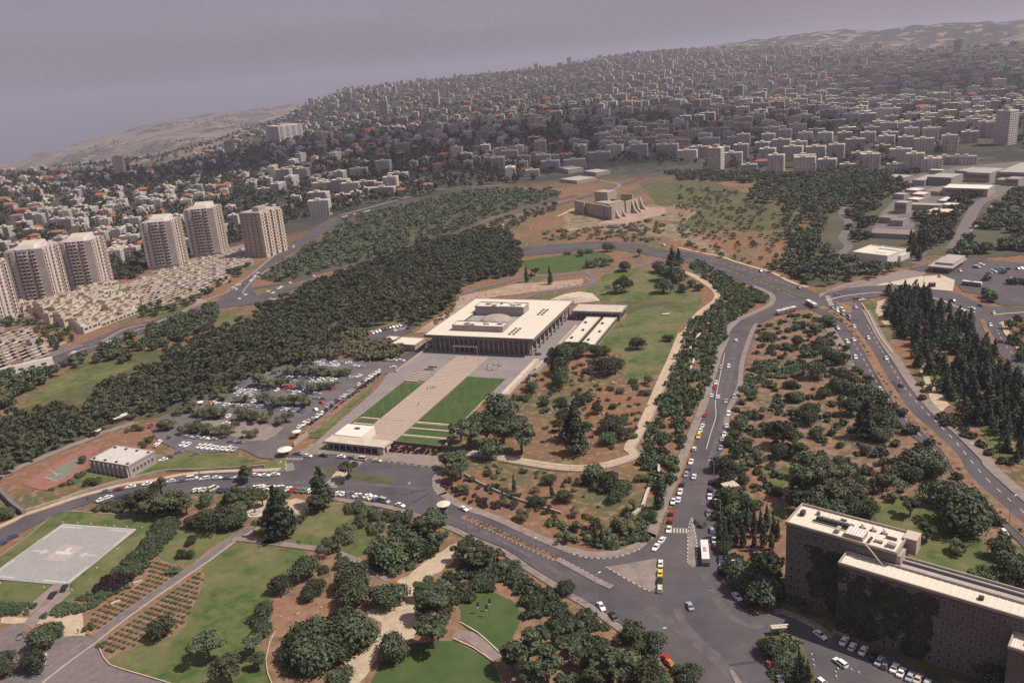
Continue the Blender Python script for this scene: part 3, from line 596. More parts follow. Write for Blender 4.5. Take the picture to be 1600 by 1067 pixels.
# striped kerbs
def kerb_dashes(line, off=0, w_=.35, on=1.5):
    mb = MB(); Q = smooth(pts(line), .5); N = normals(Q); i = 0; a = max(1, int(on / .5))
    while i + a < len(Q):
        for j in range(i, i + a):
            A_, B_ = Q[j] + N[j] * off, Q[j + 1] + N[j + 1] * off
            lo, hi = .15, .372
            p = [(*(A_ + N[j] * w_ / 2), hi), (*(A_ - N[j] * w_ / 2), hi), (*(B_ - N[j + 1] * w_ / 2), hi), (*(B_ + N[j + 1] * w_ / 2), hi)]
            mb.add(p + [(x_, y_, lo) for x_, y_, _ in p], [(0, 1, 2, 3), (0, 4, 5, 1), (1, 5, 6, 2), (2, 6, 7, 3), (3, 7, 4, 0)], 'paint_white')
        i += 2 * a
    return struct(mb.build('kerb'))
kerb_dashes("q 50,552 150,527 250,509 400,491 500,490"); kerb_dashes("q 830,520 950,548 1050,592 1130,620 1220,645"); kerb_dashes("q 1360,665 1450,655 1600,645")
kerb_dashes("m 1060,362 1240,385 1420,405 1440,425"); kerb_dashes("m 1405,480 1410,545 1450,600 h 460,192 520,238 600,272", on=1)
kerb_dashes("h 1060,466 1130,486 1200,493 1300,483 1400,446", on=1); kerb_dashes("h 1235,532 1350,600 1440,645 1478,640", on=1)
kerb_dashes("t 112,905 145,1060 u 385,150 382,275", on=1); kerb_dashes("t 105,915 u 325,60 322,260", on=1); kerb_dashes("h 1010,497 1100,545 1200,600 1262,628", off=1.2, on=1); kerb_dashes("h 575,298 700,352 800,400 900,448 1010,497", off=-1.3, on=1)
kerb_dashes("n 1390,650 1530,635 m 385,360 380,400", on=1); kerb_dashes("u 1000,615 1100,655 1180,700", on=.7)
strip('path', "C 120,945 180,895 300,800 440,700 490,660 600,575 740,475 850,400 930,345 1000,298 1080,237 1150,187 1260,128", 3.6, 'paving_dark', 'pave')
strip('path', "C 1140,195 1220,200 1342,217 D 40,208 130,222 270,240 380,258", 3.0, 'paving', 'pave')
for of_ in (1.95, -1.95):
    strip('path_edging', "C 120,945 180,895 300,800 440,700 490,660 600,575 740,475 850,400 930,345 1000,298 1080,237 1150,187 1260,128", .3, 'sand_path', 'pave', off=of_, z=.352)
strip('path_edging', "g 460,905 480,950 510,985 560,1003 760,1062 860,1095", .35, 'sand_path', 'pave')
strip('path_edging', "g 1275,830 1250,880 1232,960 1240,1020 1262,1080", .35, 'sand_path', 'pave')
strip('path_edging', "h 560,788 640,835 745,930", .35, 'stone_pale', 'pave'); strip('path_edging', "h 530,865 620,905 720,975", .35, 'stone_pale', 'pave')
# walkway joints and step bands across the lawns
mb = MB(); z = _zc['low'] + .004
for i in range(0, 62): mb.add([(*q, z) for q in krect(22.3, 42.3, -127 + i * 2, -126.82 + i * 2)], [(0, 1, 2, 3)], 'walkway_joint')
for i in range(1, 8): mb.add([(*q, z + .004) for q in krect(22.3 + i * 2.5, 22.45 + i * 2.5, -127.5, -4.2)], [(0, 1, 2, 3)], 'walkway_joint')
struct(mb.build('walkway_joints')); _zc['low'] += .02
for v0 in (-98.4, -105.4, -113.2):
    mb = MB()
    for s_ in range(3):
        z1_ = .42 - .13 * s_
        mb.prism(krect(22.3 if 1 else 0, 42.3, v0 + 1.0 - .5 * s_ - .5, v0 + 1.0 - .5 * s_), .0, .2 + z1_ * .3, 'stone')
    struct(mb.build('walkway_steps'))
    for u0, u1 in ((42.9, 65.2), (12, 22)):
        if u0 < 20 and v0 < -110: continue
        mb = MB(); mb.prism(krect(u0, u1, v0 + .1, v0 + 1.1), 0, .55, 'stone_pale'); mb.prism(krect(u0, u1, v0 - .6, v0 + .098), 0, .3, 'stone'); struct(mb.build('lawn_terrace_wall'))

# ================================================================ buildings
def frame_px(k, fl, fr, br, h):
    a = P(k, *fl, h)[:2]; b_ = P(k, *fr, h)[:2]; c = P(k, *br, h)[:2]
    u = b_ - a; W_ = np.linalg.norm(u); u = u / W_; v = np.array([-u[1], u[0]]); return a, math.atan2(u[1], u[0]), W_, max(2.5, float((c - b_) @ v))
def local(root_xy, ang):
    c_, s_ = math.cos(ang), math.sin(ang)
    return lambda x, y: (root_xy[0] + c_ * x - s_ * y, root_xy[1] + s_ * x + c_ * y)
def part(mb, name, parent): return mb.build(name, parent)
def parapet_roof(mb, W_, D_, h, t=.35, ph=.6, m='stone', top='roof_cream', over=0.0, th=.5):
    mb.box(-over, W_ + over, -over, D_ + over, h - th, h, m, top)
    for a in ((-over, W_ + over, -over, -over + t), (-over, W_ + over, D_ + over - t, D_ + over), (-over, -over + t, -over + t, D_ + over - t), (W_ + over - t, W_ + over, -over + t, D_ + over - t)):
        mb.box(*a, h + .002, h + ph, m, bottom=False)
def window_mesh(w_, h_, name='window', frame='stone_pale', t=.12):
    mb = MB(); mb.box(-w_ / 2 - t, w_ / 2 + t, -.09, -.004, -t, h_ + t, frame); mb.box(-w_ / 2, w_ / 2, -.12, -.094, 0, h_, 'window_dark'); return mb.mesh(name)
def place_windows(parent, me, cells, name='window'):
    out = []
    for (x, y, z_, rz) in cells[:96]:
        o = mkobj(name, me, parent, (x, y, z_), rz); out.append(o)
    if len(cells) > 96:
        V = []; F = []; Mi = []; n0 = 0
        bv = [v.co.copy() for v in me.vertices]
        for (x, y, z_, rz) in cells[96:]:
            R_ = Matrix.Translation((x, y, z_)) @ Matrix.Rotation(rz, 4, 'Z')
            V += [tuple(R_ @ q) for q in bv]; F += [tuple(i + n0 for i in p_.vertices) for p_ in me.polygons]; Mi += [p_.material_index for p_ in me.polygons]; n0 += len(bv)
        m2 = bpy.data.meshes.new('windows'); m2.from_pydata(V, [], F)
        for q in me.materials: m2.materials.append(q)
        m2.polygons.foreach_set('material_index', Mi); m2.update()
        o = mkobj('windows', m2, parent); o['kind'] = 'stuff'; out.append(o)
    return out

# ---- the parliament hall on its terrace
kn = empty('parliament_building', (*kp(0, 0), 0), KA)
tag(kn, 'wide flat-roofed colonnaded hall with cream roof above the paved plaza', 'parliament')
KH = 11.0; KW, KD = 69.0, 79.7
hx0, hx1, hy0, hy1 = 12.5, 46.0, 19.5, 55.5
mb = MB()
for a in ((0, KW, 0, hy0), (0, KW, hy1, KD), (0, hx0, hy0, hy1), (hx1, KW, hy0, hy1)): mb.box(*a, KH - 1.3, KH, 'concrete_dark', 'roof_cream')
knr = part(mb, 'roof', kn)
mb = MB()
for a in ((-.3, KW + .3, -.3, 0), (-.3, KW + .3, KD, KD + .3), (-.3, 0, 0, KD), (KW, KW + .3, 0, KD)): mb.box(*a, KH - 1.5, KH + .25, 'concrete_dark')
part(mb, 'roof_fascia', kn)
for pa in ((0, KW, 18.2, 18.9), (26, 27, 0, 9.3)):
    pass
for q_ in ((47, KW - .5, 40.2, 40.8), (30, 30.7, .5, 9.2), (47, KW - .5, 14.0, 14.6)):
    mb = MB(); mb.box(*q_, KH + .004, KH + .06, 'white_plaster', bottom=False); part(mb, 'roof_seam', knr)
mb = MB(); mb.box(4.2, 62, 4.5, 75, 0, KH - 1.32, 'concrete'); part(mb, 'wall', kn)
mb = MB(); mb.box(hx0 - .4, hx1 + .4, hy0 - .4, hy1 + .4, KH - 5, KH - 4.6, 'roof_grey', 'roof_cream')
for a in ((hx0 - .4, hx0, hy0 - .4, hy1 + .4), (hx1, hx1 + .4, hy0 - .4, hy1 + .4), (hx0, hx1, hy0 - .4, hy0), (hx0, hx1, hy1, hy1 + .4)): mb.box(*a, KH - 4.6, KH - 1.3, 'concrete')
part(mb, 'courtyard', kn)
mb = MB(); N_ = 20
vv_ = [(31.5 + 10 * math.cos(2 * math.pi * i / N_) * c_, 37 + 9 * math.sin(2 * math.pi * i / N_) * c_, KH - 4.5 + z_) for c_, z_ in ((1, 0), (1, 3.6), (.9, 4.7), (.7, 5.6), (.4, 6.2), (.1, 6.45)) for i in range(N_)]
mb.add(vv_, [(r_ * N_ + i, r_ * N_ + (i + 1) % N_, (r_ + 1) * N_ + (i + 1) % N_, (r_ + 1) * N_ + i) for r_ in range(5) for i in range(N_)] + [tuple(5 * N_ + i for i in range(N_))], 'stone')
part(mb, 'dome', kn)
for (x0, x1, y0, y1, nm) in ((14, 46.6, 10.2, 18.9, 0), (13.6, 46.6, 46.8, 56.6, 1)):
    mb = MB(); mb.box(x0, x1, y0, y1, KH - (4.5 if nm else -.002), 15.2 - (0 if nm else 1.1), 'concrete', 'roof_cream')
    for a in ((x0 - .15, x1 + .15, y0 - .15, y0), (x0 - .15, x1 + .15, y1, y1 + .15), (x0 - .15, x0, y0, y1), (x1, x1 + .15, y0, y1)): mb.box(*a, 14.6 - (0 if nm else 1.1), 15.75 - (0 if nm else 1.1), 'concrete')
    pv = part(mb, 'roof_pavilion', kn)
    random.seed(5 + nm)
    for j in range(9):
        mb = MB()
        bx = x0 + 1.5 + random.random() * (x1 - x0 - 5); by = y0 + 1.2 + random.random() * (y1 - y0 - 4); s_ = random.uniform(.8, 2.2)
        mb.box(bx, bx + s_ * 1.5, by, by + s_, 15.21 - (0 if nm else 1.1), 15.3 - (0 if nm else 1.1) + random.uniform(.3, 1.1), random.choice(['white_plaster', 'metal', 'concrete_dark'])); part(mb, 'roof_unit', pv)
    if nm:
        mb = MB(); mb.box(30, 45, y0 + 2, y1 - 1.5, 15.22, 15.5, 'white_plaster'); part(mb, 'white_roof_panel', pv)
mb = MB(); mb.box(34, 44, 46.5, 46.8, KH - 2.6, KH - 1.4, 'window_dark'); part(mb, 'window_band', kn)
sk = MB(); sk.box(-.65, .65, -.65, .65, KH + .004, KH + .5, 'metal_dark', 'window_dark', bottom=False); skm = sk.mesh('skylight')
for (bx, by) in ((56, 56), (52, 16)):
    for i in range(4):
        for j in range(2): mkobj('skylight', skm, knr, (bx + j * 2.6, by - 9 + i * 3.6, 0))
cm = MB(); cm.box(-.45, .45, -.8, .8, 0, KH - 1.3, 'concrete'); cm.box(-.65, .65, -1, 1, KH - 2.1, KH - 1.31, 'concrete'); colm = cm.mesh('column')
fm = MB(); fm.box(-.35, .35, -.55, .55, 0, KH - 1.32, 'stone'); finm = fm.mesh('facade_column')
for i in range(20): mkobj('facade_column', finm, kn, (5 + i * 3.15, 3.9, 0))
pm = MB(); pm.box(-1.2, 1.2, -.08, .06, .6, KH - 2.4, 'concrete_dark'); pnm = pm.mesh('facade_panel')
for i in range(19): mkobj('facade_panel', pnm, kn, (6.57 + i * 3.15, 4.4, 0))
for i in range(11):
    mkobj('column', colm, kn, (66.6, 3.2 + i * 7.3, 0))
wm_ = MB(); wm_.box(-.02, .12, -2.6, 2.6, 4.6, 8.6, 'window_dark'); wm_.box(-.02, .1, -2.6, 2.6, .8, 3.2, 'window_dark'); wmm = wm_.mesh('window')
for i in range(10): mkobj('window', wmm, kn, (62.05, 6.9 + i * 7.0, 0))
for i in range(10): mkobj('column', colm, kn, (2.6, 6 + i * 7.3, 0))
mb = MB(); mb.box(17.5, 33.5, .5, 3.2, 4.2, 4.6, 'white_plaster')
for x in (18, 33): mb.box(x - .15, x + .15, .7, 1.0, 0, 4.2, 'white_plaster')
part(mb, 'entrance_canopy', kn)
mb = MB(); mb.box(20, 32, 4.3, 4.48, .1, 3.9, 'window_dark'); part(mb, 'entrance_door', kn)
# wings east of the hall
def flat_block(name, label, cat, fr, h, wall='stone', roof='roof_cream', over=.6, band=None, group=None, ph=.5, bandm='window_dark'):
    xy, ang, W_, D_ = fr; t = empty(name, (xy[0], xy[1], 0), ang); tag(t, label, cat, group)
    mb = MB(); mb.box(over, W_ - over, over, D_ - over, 0, h - .5, wall); part(mb, 'wall', t)
    mb = MB(); parapet_roof(mb, W_, D_, h, t=.4, ph=ph, m=wall, top=roof); part(mb, 'roof', t)
    if band:
        mb = MB(); z0, z1_ = band
        mb.box(over + .8, W_ - over - .8, over - .08, over - .003, z0, z1_, bandm); part(mb, 'window_band', t)
        mb = MB(); mb.box(W_ - over + .003, W_ - over + .08, over + .8, D_ - over - .8, z0, z1_, bandm); part(mb, 'window_band', t)
    return t, W_, D_, ang
wing, W_, D_, _ = flat_block('committee_wing', 'long low wing with pale roof joined to the hall by the lawn', 'building', (kp(69.6, 72.5), KA, 33.0, 17.6), 6, 'concrete', 'stone_pale', over=1.2, band=(1.2, 4.6))
for i in range(9): mb = MB(); mb.box(3 + i * (W_ - 6) / 8 - .2, 3 + i * (W_ - 6) / 8 + .2, .5, 1.0, 0, 5.4, 'concrete'); part(mb, 'column', wing)
for i_, (u0, u1, lab) in enumerate(((80.4, 89.4, 'narrow cream flat roof beside the hall terrace, nearer the columns'), (91.6, 100.0, 'narrow cream flat roof along the edge of the big lawn'))):
    t, W_, D_, _ = flat_block('office_wing', lab, 'building', (kp(u0, 20 - 3 * i_), KA, u1 - u0, 51 + 3 * i_), 3.2, 'stone', 'roof_cream', over=.3, band=(.8, 2.2), ph=.3)
    dm = MB(); dm.box(-.7, .7, -1.1, 1.1, 3.24, 3.9, 'metal_dark'); dmm = dm.mesh('roof_vent')
    for j in range(3 if i_ else 3): mkobj('roof_vent', dmm, t, (W_ * (.3 + .3 * (j % 2)), D_ * (.15 + .3 * j), 0), .2 * j)
# stepped seating terrace behind
mb = MB(); base = [P('k', *q)[:2] for q in ((0, 205), (120, 160), (240, 140), (350, 155), (415, 215), (180, 240), (30, 232))]
cx = np.mean(base, axis=0)
for i in range(6):
    s_ = 1 - i * .13; mb.prism([tuple(cx + (q - cx) * np.array([s_, s_])) for q in base][::1], .0 if i == 0 else .3 * i + .05, .35 + .3 * i, 'stone_pale')
tag(mb.build('stepped_terrace'), 'pale fan-shaped stepped terrace behind the long low wing', 'terrace')
# terrace retaining wall, plaza basin, sunken stair
mb = MB(); mb.prism(krect(76, 76.8, -20, 60), 0, 1.2, 'stone_pale'); tag(mb.build('terrace_wall'), 'low stone wall edging the dark terrace beside the hall columns', 'wall')
mb = MB(); mb.prism(krect(71.2, 73.6, -60, -6), 0, 1.6, 'stone_pale'); mb.prism(krect(73.6, 75, -58, -6), 0, .7, 'stone'); tag(mb.build('retaining_wall'), 'sandy stone retaining wall between the plaza and the red slope', 'wall')
mb = MB(); mb.prism([kp(-2.2, -36), kp(-1.2, -36), kp(-1.2, 30), kp(-2.2, 30)], 0, 1.3, 'stone'); tag(mb.build('retaining_wall'), 'stone wall along the plaza side facing the car park', 'wall')
bs = empty('plaza_basin', (*kp(52.1, -20.2), .16), KA); tag(bs, 'round dark sunken basin ringed by a stone kerb on the plaza', 'basin')
mb = MB(); R_ = [(4.6 * math.cos(t * math.pi / 16), 4.6 * math.sin(t * math.pi / 16)) for t in range(32)]; r_i = [(3.7 * math.cos(t * math.pi / 16), 3.7 * math.sin(t * math.pi / 16)) for t in range(32)]
v_ = [(*p, 0) for p in R_] + [(*p, .55) for p in R_] + [(*p, .55) for p in r_i] + [(*p, .05) for p in r_i]
mb.add(v_, [(k_ * 32 + i, k_ * 32 + (i + 1) % 32, k_ * 32 + 32 + (i + 1) % 32, k_ * 32 + 32 + i) for k_ in range(3) for i in range(32)], 'stone'); part(mb, 'kerb_ring', bs)
mb = MB(); mb.add([(*p, .06) for p in r_i], [tuple(range(32))], 'metal_dark'); part(mb, 'basin_floor', bs)
for i in range(7): mb = MB(); a = i * .9 + .3; mb.cyl(4.1 * math.cos(a), 4.1 * math.sin(a), .55, 1.5, .3, .15, 'metal_dark', 6); part(mb, 'ornament', bs)
ss = empty('sunken_stair', (*kp(13.4, -29.6), .16), KA); tag(ss, 'dark sunken stair opening with parapets at the plaza corner', 'stairs')
mb = MB(); mb.box(0, 6, 0, .4, 0, 1.1, 'stone'); mb.box(0, 6, 4.2, 4.6, 0, 1.1, 'stone'); mb.box(0, .4, .4, 4.2, 0, 1.1, 'stone'); part(mb, 'parapet', ss)
mb = MB(); mb.box(.45, 6, .45, 4.15, 0, .04, 'metal_dark'); mb.box(.45, 3.4, .45, 4.15, .05, .5, 'metal_dark'); part(mb, 'stair_well', ss)
bn = MB(); bn.box(0, 7.5, 0, .9, .2, .65, 'stone_pale'); bnm = bn.mesh('garden_wall')
for i in range(5):
    tag(mkobj('stone_bench', bnm, None, (*kp(10.2 + (i > 2) * .4 + (i % 3) * .4, -47.6 + i * 3.1), 0), KA), 'long pale stone bench at the top of the narrow lawn', 'bench', 'stone benches above the narrow lawn')
# gatehouse
xy, ang, W_, D_ = frame_px('x', (30, 690), (525, 742), (588, 684), 4.2)
gh = empty('gatehouse', (*xy, 0), ang); tag(gh, 'long glass-fronted gatehouse with white roof at the foot of the walkway', 'gatehouse')
mb = MB(); mb.box(0, W_, 0, D_, 3.6, 4.2, 'stone', 'stone_pale'); mb.box(-.2, W_ + .2, -.2, 0, 3.5, 4.35, 'concrete'); mb.box(W_, W_ + .25, 0, D_, 3.5, 4.35, 'stone_pale'); part(mb, 'roof', gh)
mb = MB(); mb.box(2, W_ - 3.2, 1.6, D_ - 1, 0, 3.58, 'window_dark'); part(mb, 'glass_wall', gh)
mb = MB(); mb.box(W_ - 3.0, W_ - .4, .5, D_ - .4, 0, 3.58, 'stone_pale'); part(mb, 'end_wall', gh)
mb = MB(); mb.box(W_ - .39, W_ - .3, 1.6, 3.4, 0, 2.6, 'window_dark'); part(mb, 'door', gh)
cg = MB(); cg.box(-.12, .12, -.12, .12, 0, 3.55, 'white_plaster'); cgm = cg.mesh('post')
for i in range(9): mkobj('post', cgm, gh, (1 + i * (W_ - 4.5) / 8, .9, 0))
mb = MB(); mb.box(1, 15.5, D_ - .3, D_ + 12, 0, 4.6, 'white_plaster', 'white_plaster'); mb.box(7.5, 10, D_ + 7, D_ + 8.5, 4.604, 5.0, 'metal_dark'); part(mb, 'rear_hall', gh)
# sports hall
xy, ang, W_, D_ = frame_px('r', (850, 480), (1232, 542), (1482, 395), 6)
sh = empty('sports_hall', (*xy, 0), ang); tag(sh, 'sports hall with pale gravel roof beside the red court', 'hall')
mb = MB(); mb.box(.2, W_ - .2, .2, D_ - .2, 0, 5.4, 'concrete'); part(mb, 'wall', sh)
mb = MB(); parapet_roof(mb, W_, D_, 5.9, ph=.25, m='concrete', top='plaza_grey'); mb.box(.4, W_ - .4, .4, D_ - .4, 5.905, 5.96, 'paint_white'); part(mb, 'roof', sh)
wm2 = window_mesh(1.0, 1.5); bt = MB(); bt.box(-.25, .25, -.5, .19, 0, 5.3, 'stone_pale'); btm = bt.mesh('buttress')
for i in range(6): mkobj('window', wm2, sh, (W_ - .19, 2.5 + i * (D_ - 5) / 5, 2.2), math.pi / 2)
for i in range(9): mkobj('buttress', btm, sh, (1 + i * (W_ - 2) / 8, 0, 0))
for i in range(8):
    mb = MB(); mb.box(-.5, .5, -.5, .5, 5.97, 6.5, 'metal_dark'); o = part(mb, 'roof_vent', sh); o.location = ((.08 + .28 * (i % 4)) * W_, (.1 + .75 * (i // 4)) * D_, 0)
# white building, pavilion and museum group on the hill to the right
t, W_, D_, ang = flat_block('white_museum_building', 'low white museum building with walled roof courts above the wooded bank', 'museum', frame_px('q', (258, 172), (534, 205), (612, 140), 7), 7, 'white_plaster', 'roof_cream', over=.1, ph=.7)
mb = MB(); mb.box(W_ * .36, W_ * .38, .4, D_ - .4, 7.0, 7.7, 'white_plaster'); mb.box(W_ * .38, W_ - .4, D_ * .7, D_ * .72, 7.0, 7.7, 'white_plaster'); mb.box(W_ * .5, W_ * .8, D_ * .3, D_ * .6, 7.0, 7.4, 'white_plaster'); part(mb, 'roof_wall', t)
flat_block('museum_annex', 'small white annex beside the low white museum building', 'building', frame_px('q', (575, 195), (640, 203), (680, 172), 4), 4, 'white_plaster', 'roof_cream', over=.1)
t, W_, D_, ang = flat_block('entrance_pavilion', 'entrance pavilion with raised grey roof by the museum car park', 'pavilion', frame_px('q', (845, 282), (1038, 300), (1090, 215), 4), 4, 'stone', 'roof_grey', over=2, band=(.4, 2.8))
mb = MB(); mb.box(W_ * .16, W_ * .9, D_ * .25, D_ + 2, 4.0, 5.6, 'stone', 'roof_grey'); part(mb, 'upper_roof', t)
MUS = [((990, 265), (1247, 275), (1303, 215), 10, 'roof_grey', 'tall grey-roofed museum hall standing furthest back'), ((745, 425), (1225, 440), (1255, 395), 8, 'white_plaster', 'long bright white-roofed museum hall above the trees'),
  ((590, 312), (845, 322), (895, 275), 9, 'roof_grey', 'grey-roofed museum hall with vertical ribs behind the white hall'), ((435, 345), (565, 350), (610, 285), 6, 'roof_grey', 'low grey museum block left of the ribbed hall'),
  ((610, 240), (745, 245), (750, 232), 5, 'white_plaster', 'small white-roofed museum block nearest the apartment rows'), ((355, 445), (490, 455), (510, 425), 5, 'white_plaster', 'small white-roofed museum cube beside the brown courtyard roof'),
  ((235, 490), (350, 498), (395, 478), 5, 'roof_grey', 'small grey museum cube on the left of the complex'), ((425, 490), (555, 497), (610, 468), 5.5, 'white_plaster', 'small white museum cube in the middle of the complex'),
  ((370, 540), (500, 552), (540, 525), 4, 'white_plaster', 'lowest white museum cube above the tall blank wall'), ((250, 578), (378, 585), (410, 560), 10, 'roof_grey', 'tall blank-walled museum block at the complex front'),
  ((400, 600), (735, 612), (745, 585), 5, 'roof_grey', 'long narrow grey museum gallery in front'), ((735, 600), (880, 610), (888, 582), 5, 'white_plaster', 'white museum cube at the end of the long gallery'),
  ((515, 690), (800, 712), (845, 645), 4, 'roof_cream', 'cream flat-roofed museum hall beside the front trees'), ((85, 730), (210, 742), (235, 705), 5, 'paving', 'small brown-roofed museum block at the left front'),
  ((205, 762), (340, 770), (395, 735), 5, 'paving', 'brown-roofed museum block nearest the low wide roof'), ((0, 895), (400, 915), (460, 860), 4, 'paving', 'low wide brown museum roof above the white building'),
  ((545, 455), (720, 470), (750, 405), 4, 'paving', 'brown courtyard roof between the museum halls'), ((1300, 340), (1400, 345), (1420, 320), 5, 'concrete', 'grey museum block right of the tall hall'),
  ((1400, 330), (1545, 338), (1580, 310), 7, 'concrete', 'square grey museum block near the photo edge'), ((1320, 260), (1640, 270), (1700, 160), 9, 'roof_grey', 'large pitched grey museum roof at the photo edge'),
  ((880, 245), (1010, 255), (1040, 205), 8, 'roof_grey', 'slim grey museum hall between two taller halls'), ((105, 308), (345, 322), (400, 290), 4, 'roof_grey', 'detached low flat building left of the museum'),
  ((695, 560), (860, 568), (872, 520), 3, 'roof_cream', 'cream domed museum pavilion among the cubes')]
MUSP = []
for i, (a, b_, c, h, rf, lab) in enumerate(MUS):
    fr = frame_px('v', a, b_, c, h)
    t, W_, D_, ang = flat_block('museum_block', lab, 'museum', fr, h, 'concrete' if rf != 'white_plaster' else 'stone', rf, over=.12, ph=.35, group='museum pavilions')
    MUSP.append((fr[0], W_, D_))
    if i in (2,):
        for j in range(14):
            mb = MB(); mb.box(-.2, .2, -.4, .1, 0, h - .6, 'concrete_dark'); o = part(mb, 'rib', t); o.location = (1 + j * (W_ - 2) / 13, 0, 0)
    elif h > 6:
        mb = MB(); mb.box(W_ * .08, W_ * .92, .05, .116, h * .45, h * .8, 'concrete_dark'); part(mb, 'wall_panel', t)
# ---- monastery fortress
mo = empty('fortress_monastery', (*P('y', 770, 628)[:2], 0)); tag(mo, 'old stone walled monastery with sloping buttresses on the bare hillside', 'monastery')
oxy = np.array(mo.location[:2])
def mw(a, b_, h, th=1.6, name='wall', m='stone'):
    A_ = P('y', *a)[:2] - oxy; B_ = P('y', *b_)[:2] - oxy; d = (B_ - A_) / np.linalg.norm(B_ - A_); nn = np.array([-d[1], d[0]]) * th
    mb = MB(); mb.prism([tuple(A_), tuple(B_), tuple(B_ + nn), tuple(A_ + nn)], 0, h, m); return part(mb, name, mo)
mw((770, 628), (625, 592), 13, 1.8); mw((625, 592), (340, 540), 13, 1.8); mw((330, 545), (205, 505), 13, 1.8); mw((765, 630), (960, 575), 14, 2.0, m='stone'); mw((985, 555), (1175, 500), 14, 2, m='stone')
mw((300, 560), (330, 560), 14.2, 3, 'corner_pier', 'stone'); mw((596, 604), (628, 606), 13.6, 3, 'corner_pier', 'stone'); mw((760, 640), (790, 634), 14.3, 3, 'corner_pier', 'stone')
mw((500, 470), (720, 500), 8, 22, 'inner_hall', 'stone'); mw((500, 430), (700, 445), 17, 16, 'keep', 'stone'); mw((760, 455), (900, 440), 8, 12, 'inner_hall', 'concrete_dark'); mw((905, 380), (1080, 390), 11, 2, 'wall', 'stone')
for (bx, by) in ((850, 612), (945, 582), (1120, 530), (1175, 515), (1240, 470)):
    A_ = P('y', bx, by)[:2] - oxy; d = P('y', 1175, 500)[:2] - P('y', 765, 630)[:2]; d = d / np.linalg.norm(d); nn = np.array([d[1], -d[0]])
    mb = MB(); q = [A_ - d * 1.2 - nn * 3, A_ + d * 1.2 - nn * 3, A_ + d * 1.2 + nn * 5, A_ - d * 1.2 + nn * 5]
    v_ = [(*p, 0) for p in q] + [(*q[0], 13), (*q[1], 13), (*(q[2] - nn * 4.5), 4), (*(q[3] - nn * 4.5), 4)]
    mb.add(v_, [(0, 1, 5, 4), (1, 2, 6, 5), (2, 3, 7, 6), (3, 0, 4, 7), (4, 5, 6, 7)], 'stone'); part(mb, 'buttress', mo)
# ---- office block, lower right
OA = math.radians(-40.8); of = empty('office_block', (76.3, 219.0, 0), OA); tag(of, 'long grey stone office block with ribbed flat roofs and stepped top', 'office')
TH, TW, TD, LH = 25.7, 30.7, 12.3, 22.0
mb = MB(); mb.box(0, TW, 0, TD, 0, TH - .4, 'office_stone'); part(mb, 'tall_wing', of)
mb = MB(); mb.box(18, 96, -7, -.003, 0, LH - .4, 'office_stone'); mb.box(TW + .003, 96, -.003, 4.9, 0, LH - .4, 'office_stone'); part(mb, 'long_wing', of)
def ribbed(mb, x0, x1, y0, y1, h, step=1.7, ph=.7):
    mb.box(x0, x1, y0, y1, h - .4, h, 'office_stone', 'roof_cream')
    for a in ((x0, x1, y0, y0 + .35), (x0, x1, y1 - .35, y1), (x0, x0 + .35, y0 + .35, y1 - .35), (x1 - .35, x1, y0 + .35, y1 - .35)): mb.box(*a, h + .002, h + ph, 'stone', bottom=False)
    i = 0
    while x0 + 1 + i * step < x1 - .8:
        x = x0 + 1 + i * step; mb.box(x, x + .22, y0 + .5, y1 - .6, h + .003, h + .1, 'white_plaster', bottom=False); i += 1
mb = MB(); ribbed(mb, -.3, TW + .3, -.3, TD + .3, TH); ofr = part(mb, 'roof', of)
mb = MB(); ribbed(mb, 17.7, 96.3, -7.3, -.31, LH); mb.box(TW + .31, 96.3, -.3, 5.2, LH - .4, LH - .002, 'concrete', 'roof_grey'); mb.box(TW + .6, 96.3, 2.4, 2.8, LH, LH + .8, 'concrete_dark'); mb.box(TW + .6, 96.3, 4.8, 5.2, LH, LH + .7, 'stone'); part(mb, 'roof', of)
mb = MB(); mb.box(16.5, 21.5, .8, 5.4, TH + .11, TH + 1.7, 'stone', 'white_plaster')
for i in range(6): mb.box(16.7 + i * .85, 16.85 + i * .85, .9, 5.3, TH + 1.705, TH + 1.8, 'roof_grey')
part(mb, 'stair_house', ofr)
ac = MB(); ac.box(-.55, .55, -.8, .8, .0, 1.1, 'metal_dark'); ac.cyl(0, 0, 1.1, 1.5, .55, .5, 'concrete_dark', 10); acm = ac.mesh('air_conditioner')
for i in range(8): mkobj('air_conditioner', acm, ofr, (7.2 + i * 1.35, 6.3, TH + .11))
mb = MB(); mb.box(6, 18, 4.6, 4.9, TH + .3, TH + .8, 'metal_dark'); part(mb, 'pipe_rack', ofr)
wt = MB(); wt.cyl(0, 0, 0, 1.2, .45, .45, 'white_plaster', 10); wt.cyl(0, 0, 1.2, 1.5, .45, .15, 'white_plaster', 10); wt.box(-.9, .9, -.5, .5, -.0, .1, 'metal_dark'); wtm = wt.mesh('water_tank')
for x in (19, 22, 25): mkobj('water_tank', wtm, ofr, (x, 8.6, TH + .11))
for x, y, a, b_, c in ((13.5, 2, 1, 2.4, 1.2), (1.6, 6, 1.2, 1.8, 1.4), (24, 3, 2.2, .8, .6), (26, 6.5, 3, .3, .8), (22.6, 1.5, .6, 3, .5), (27.5, 2.2, 2.2, 1.4, 1.0), (5.5, 9, .9, .9, .9), (12.5, 9.5, 1.6, .5, .5)):
    mb = MB(); mb.box(x, x + a, y, y + b_, TH + .11, TH + .11 + c, random.choice(['metal_dark', 'concrete_dark', 'stone'])); part(mb, 'roof_unit', ofr)
mb = MB(); mb.box(TW - .6, TW + 3.0, 8.2, TD + .6, LH - .3, TH + .8, 'stone', 'stone_pale'); mb.box(TW - 2.4, TW + 1.2, .3, 5, LH, TH - .6, 'stone'); part(mb, 'stair_tower', of)
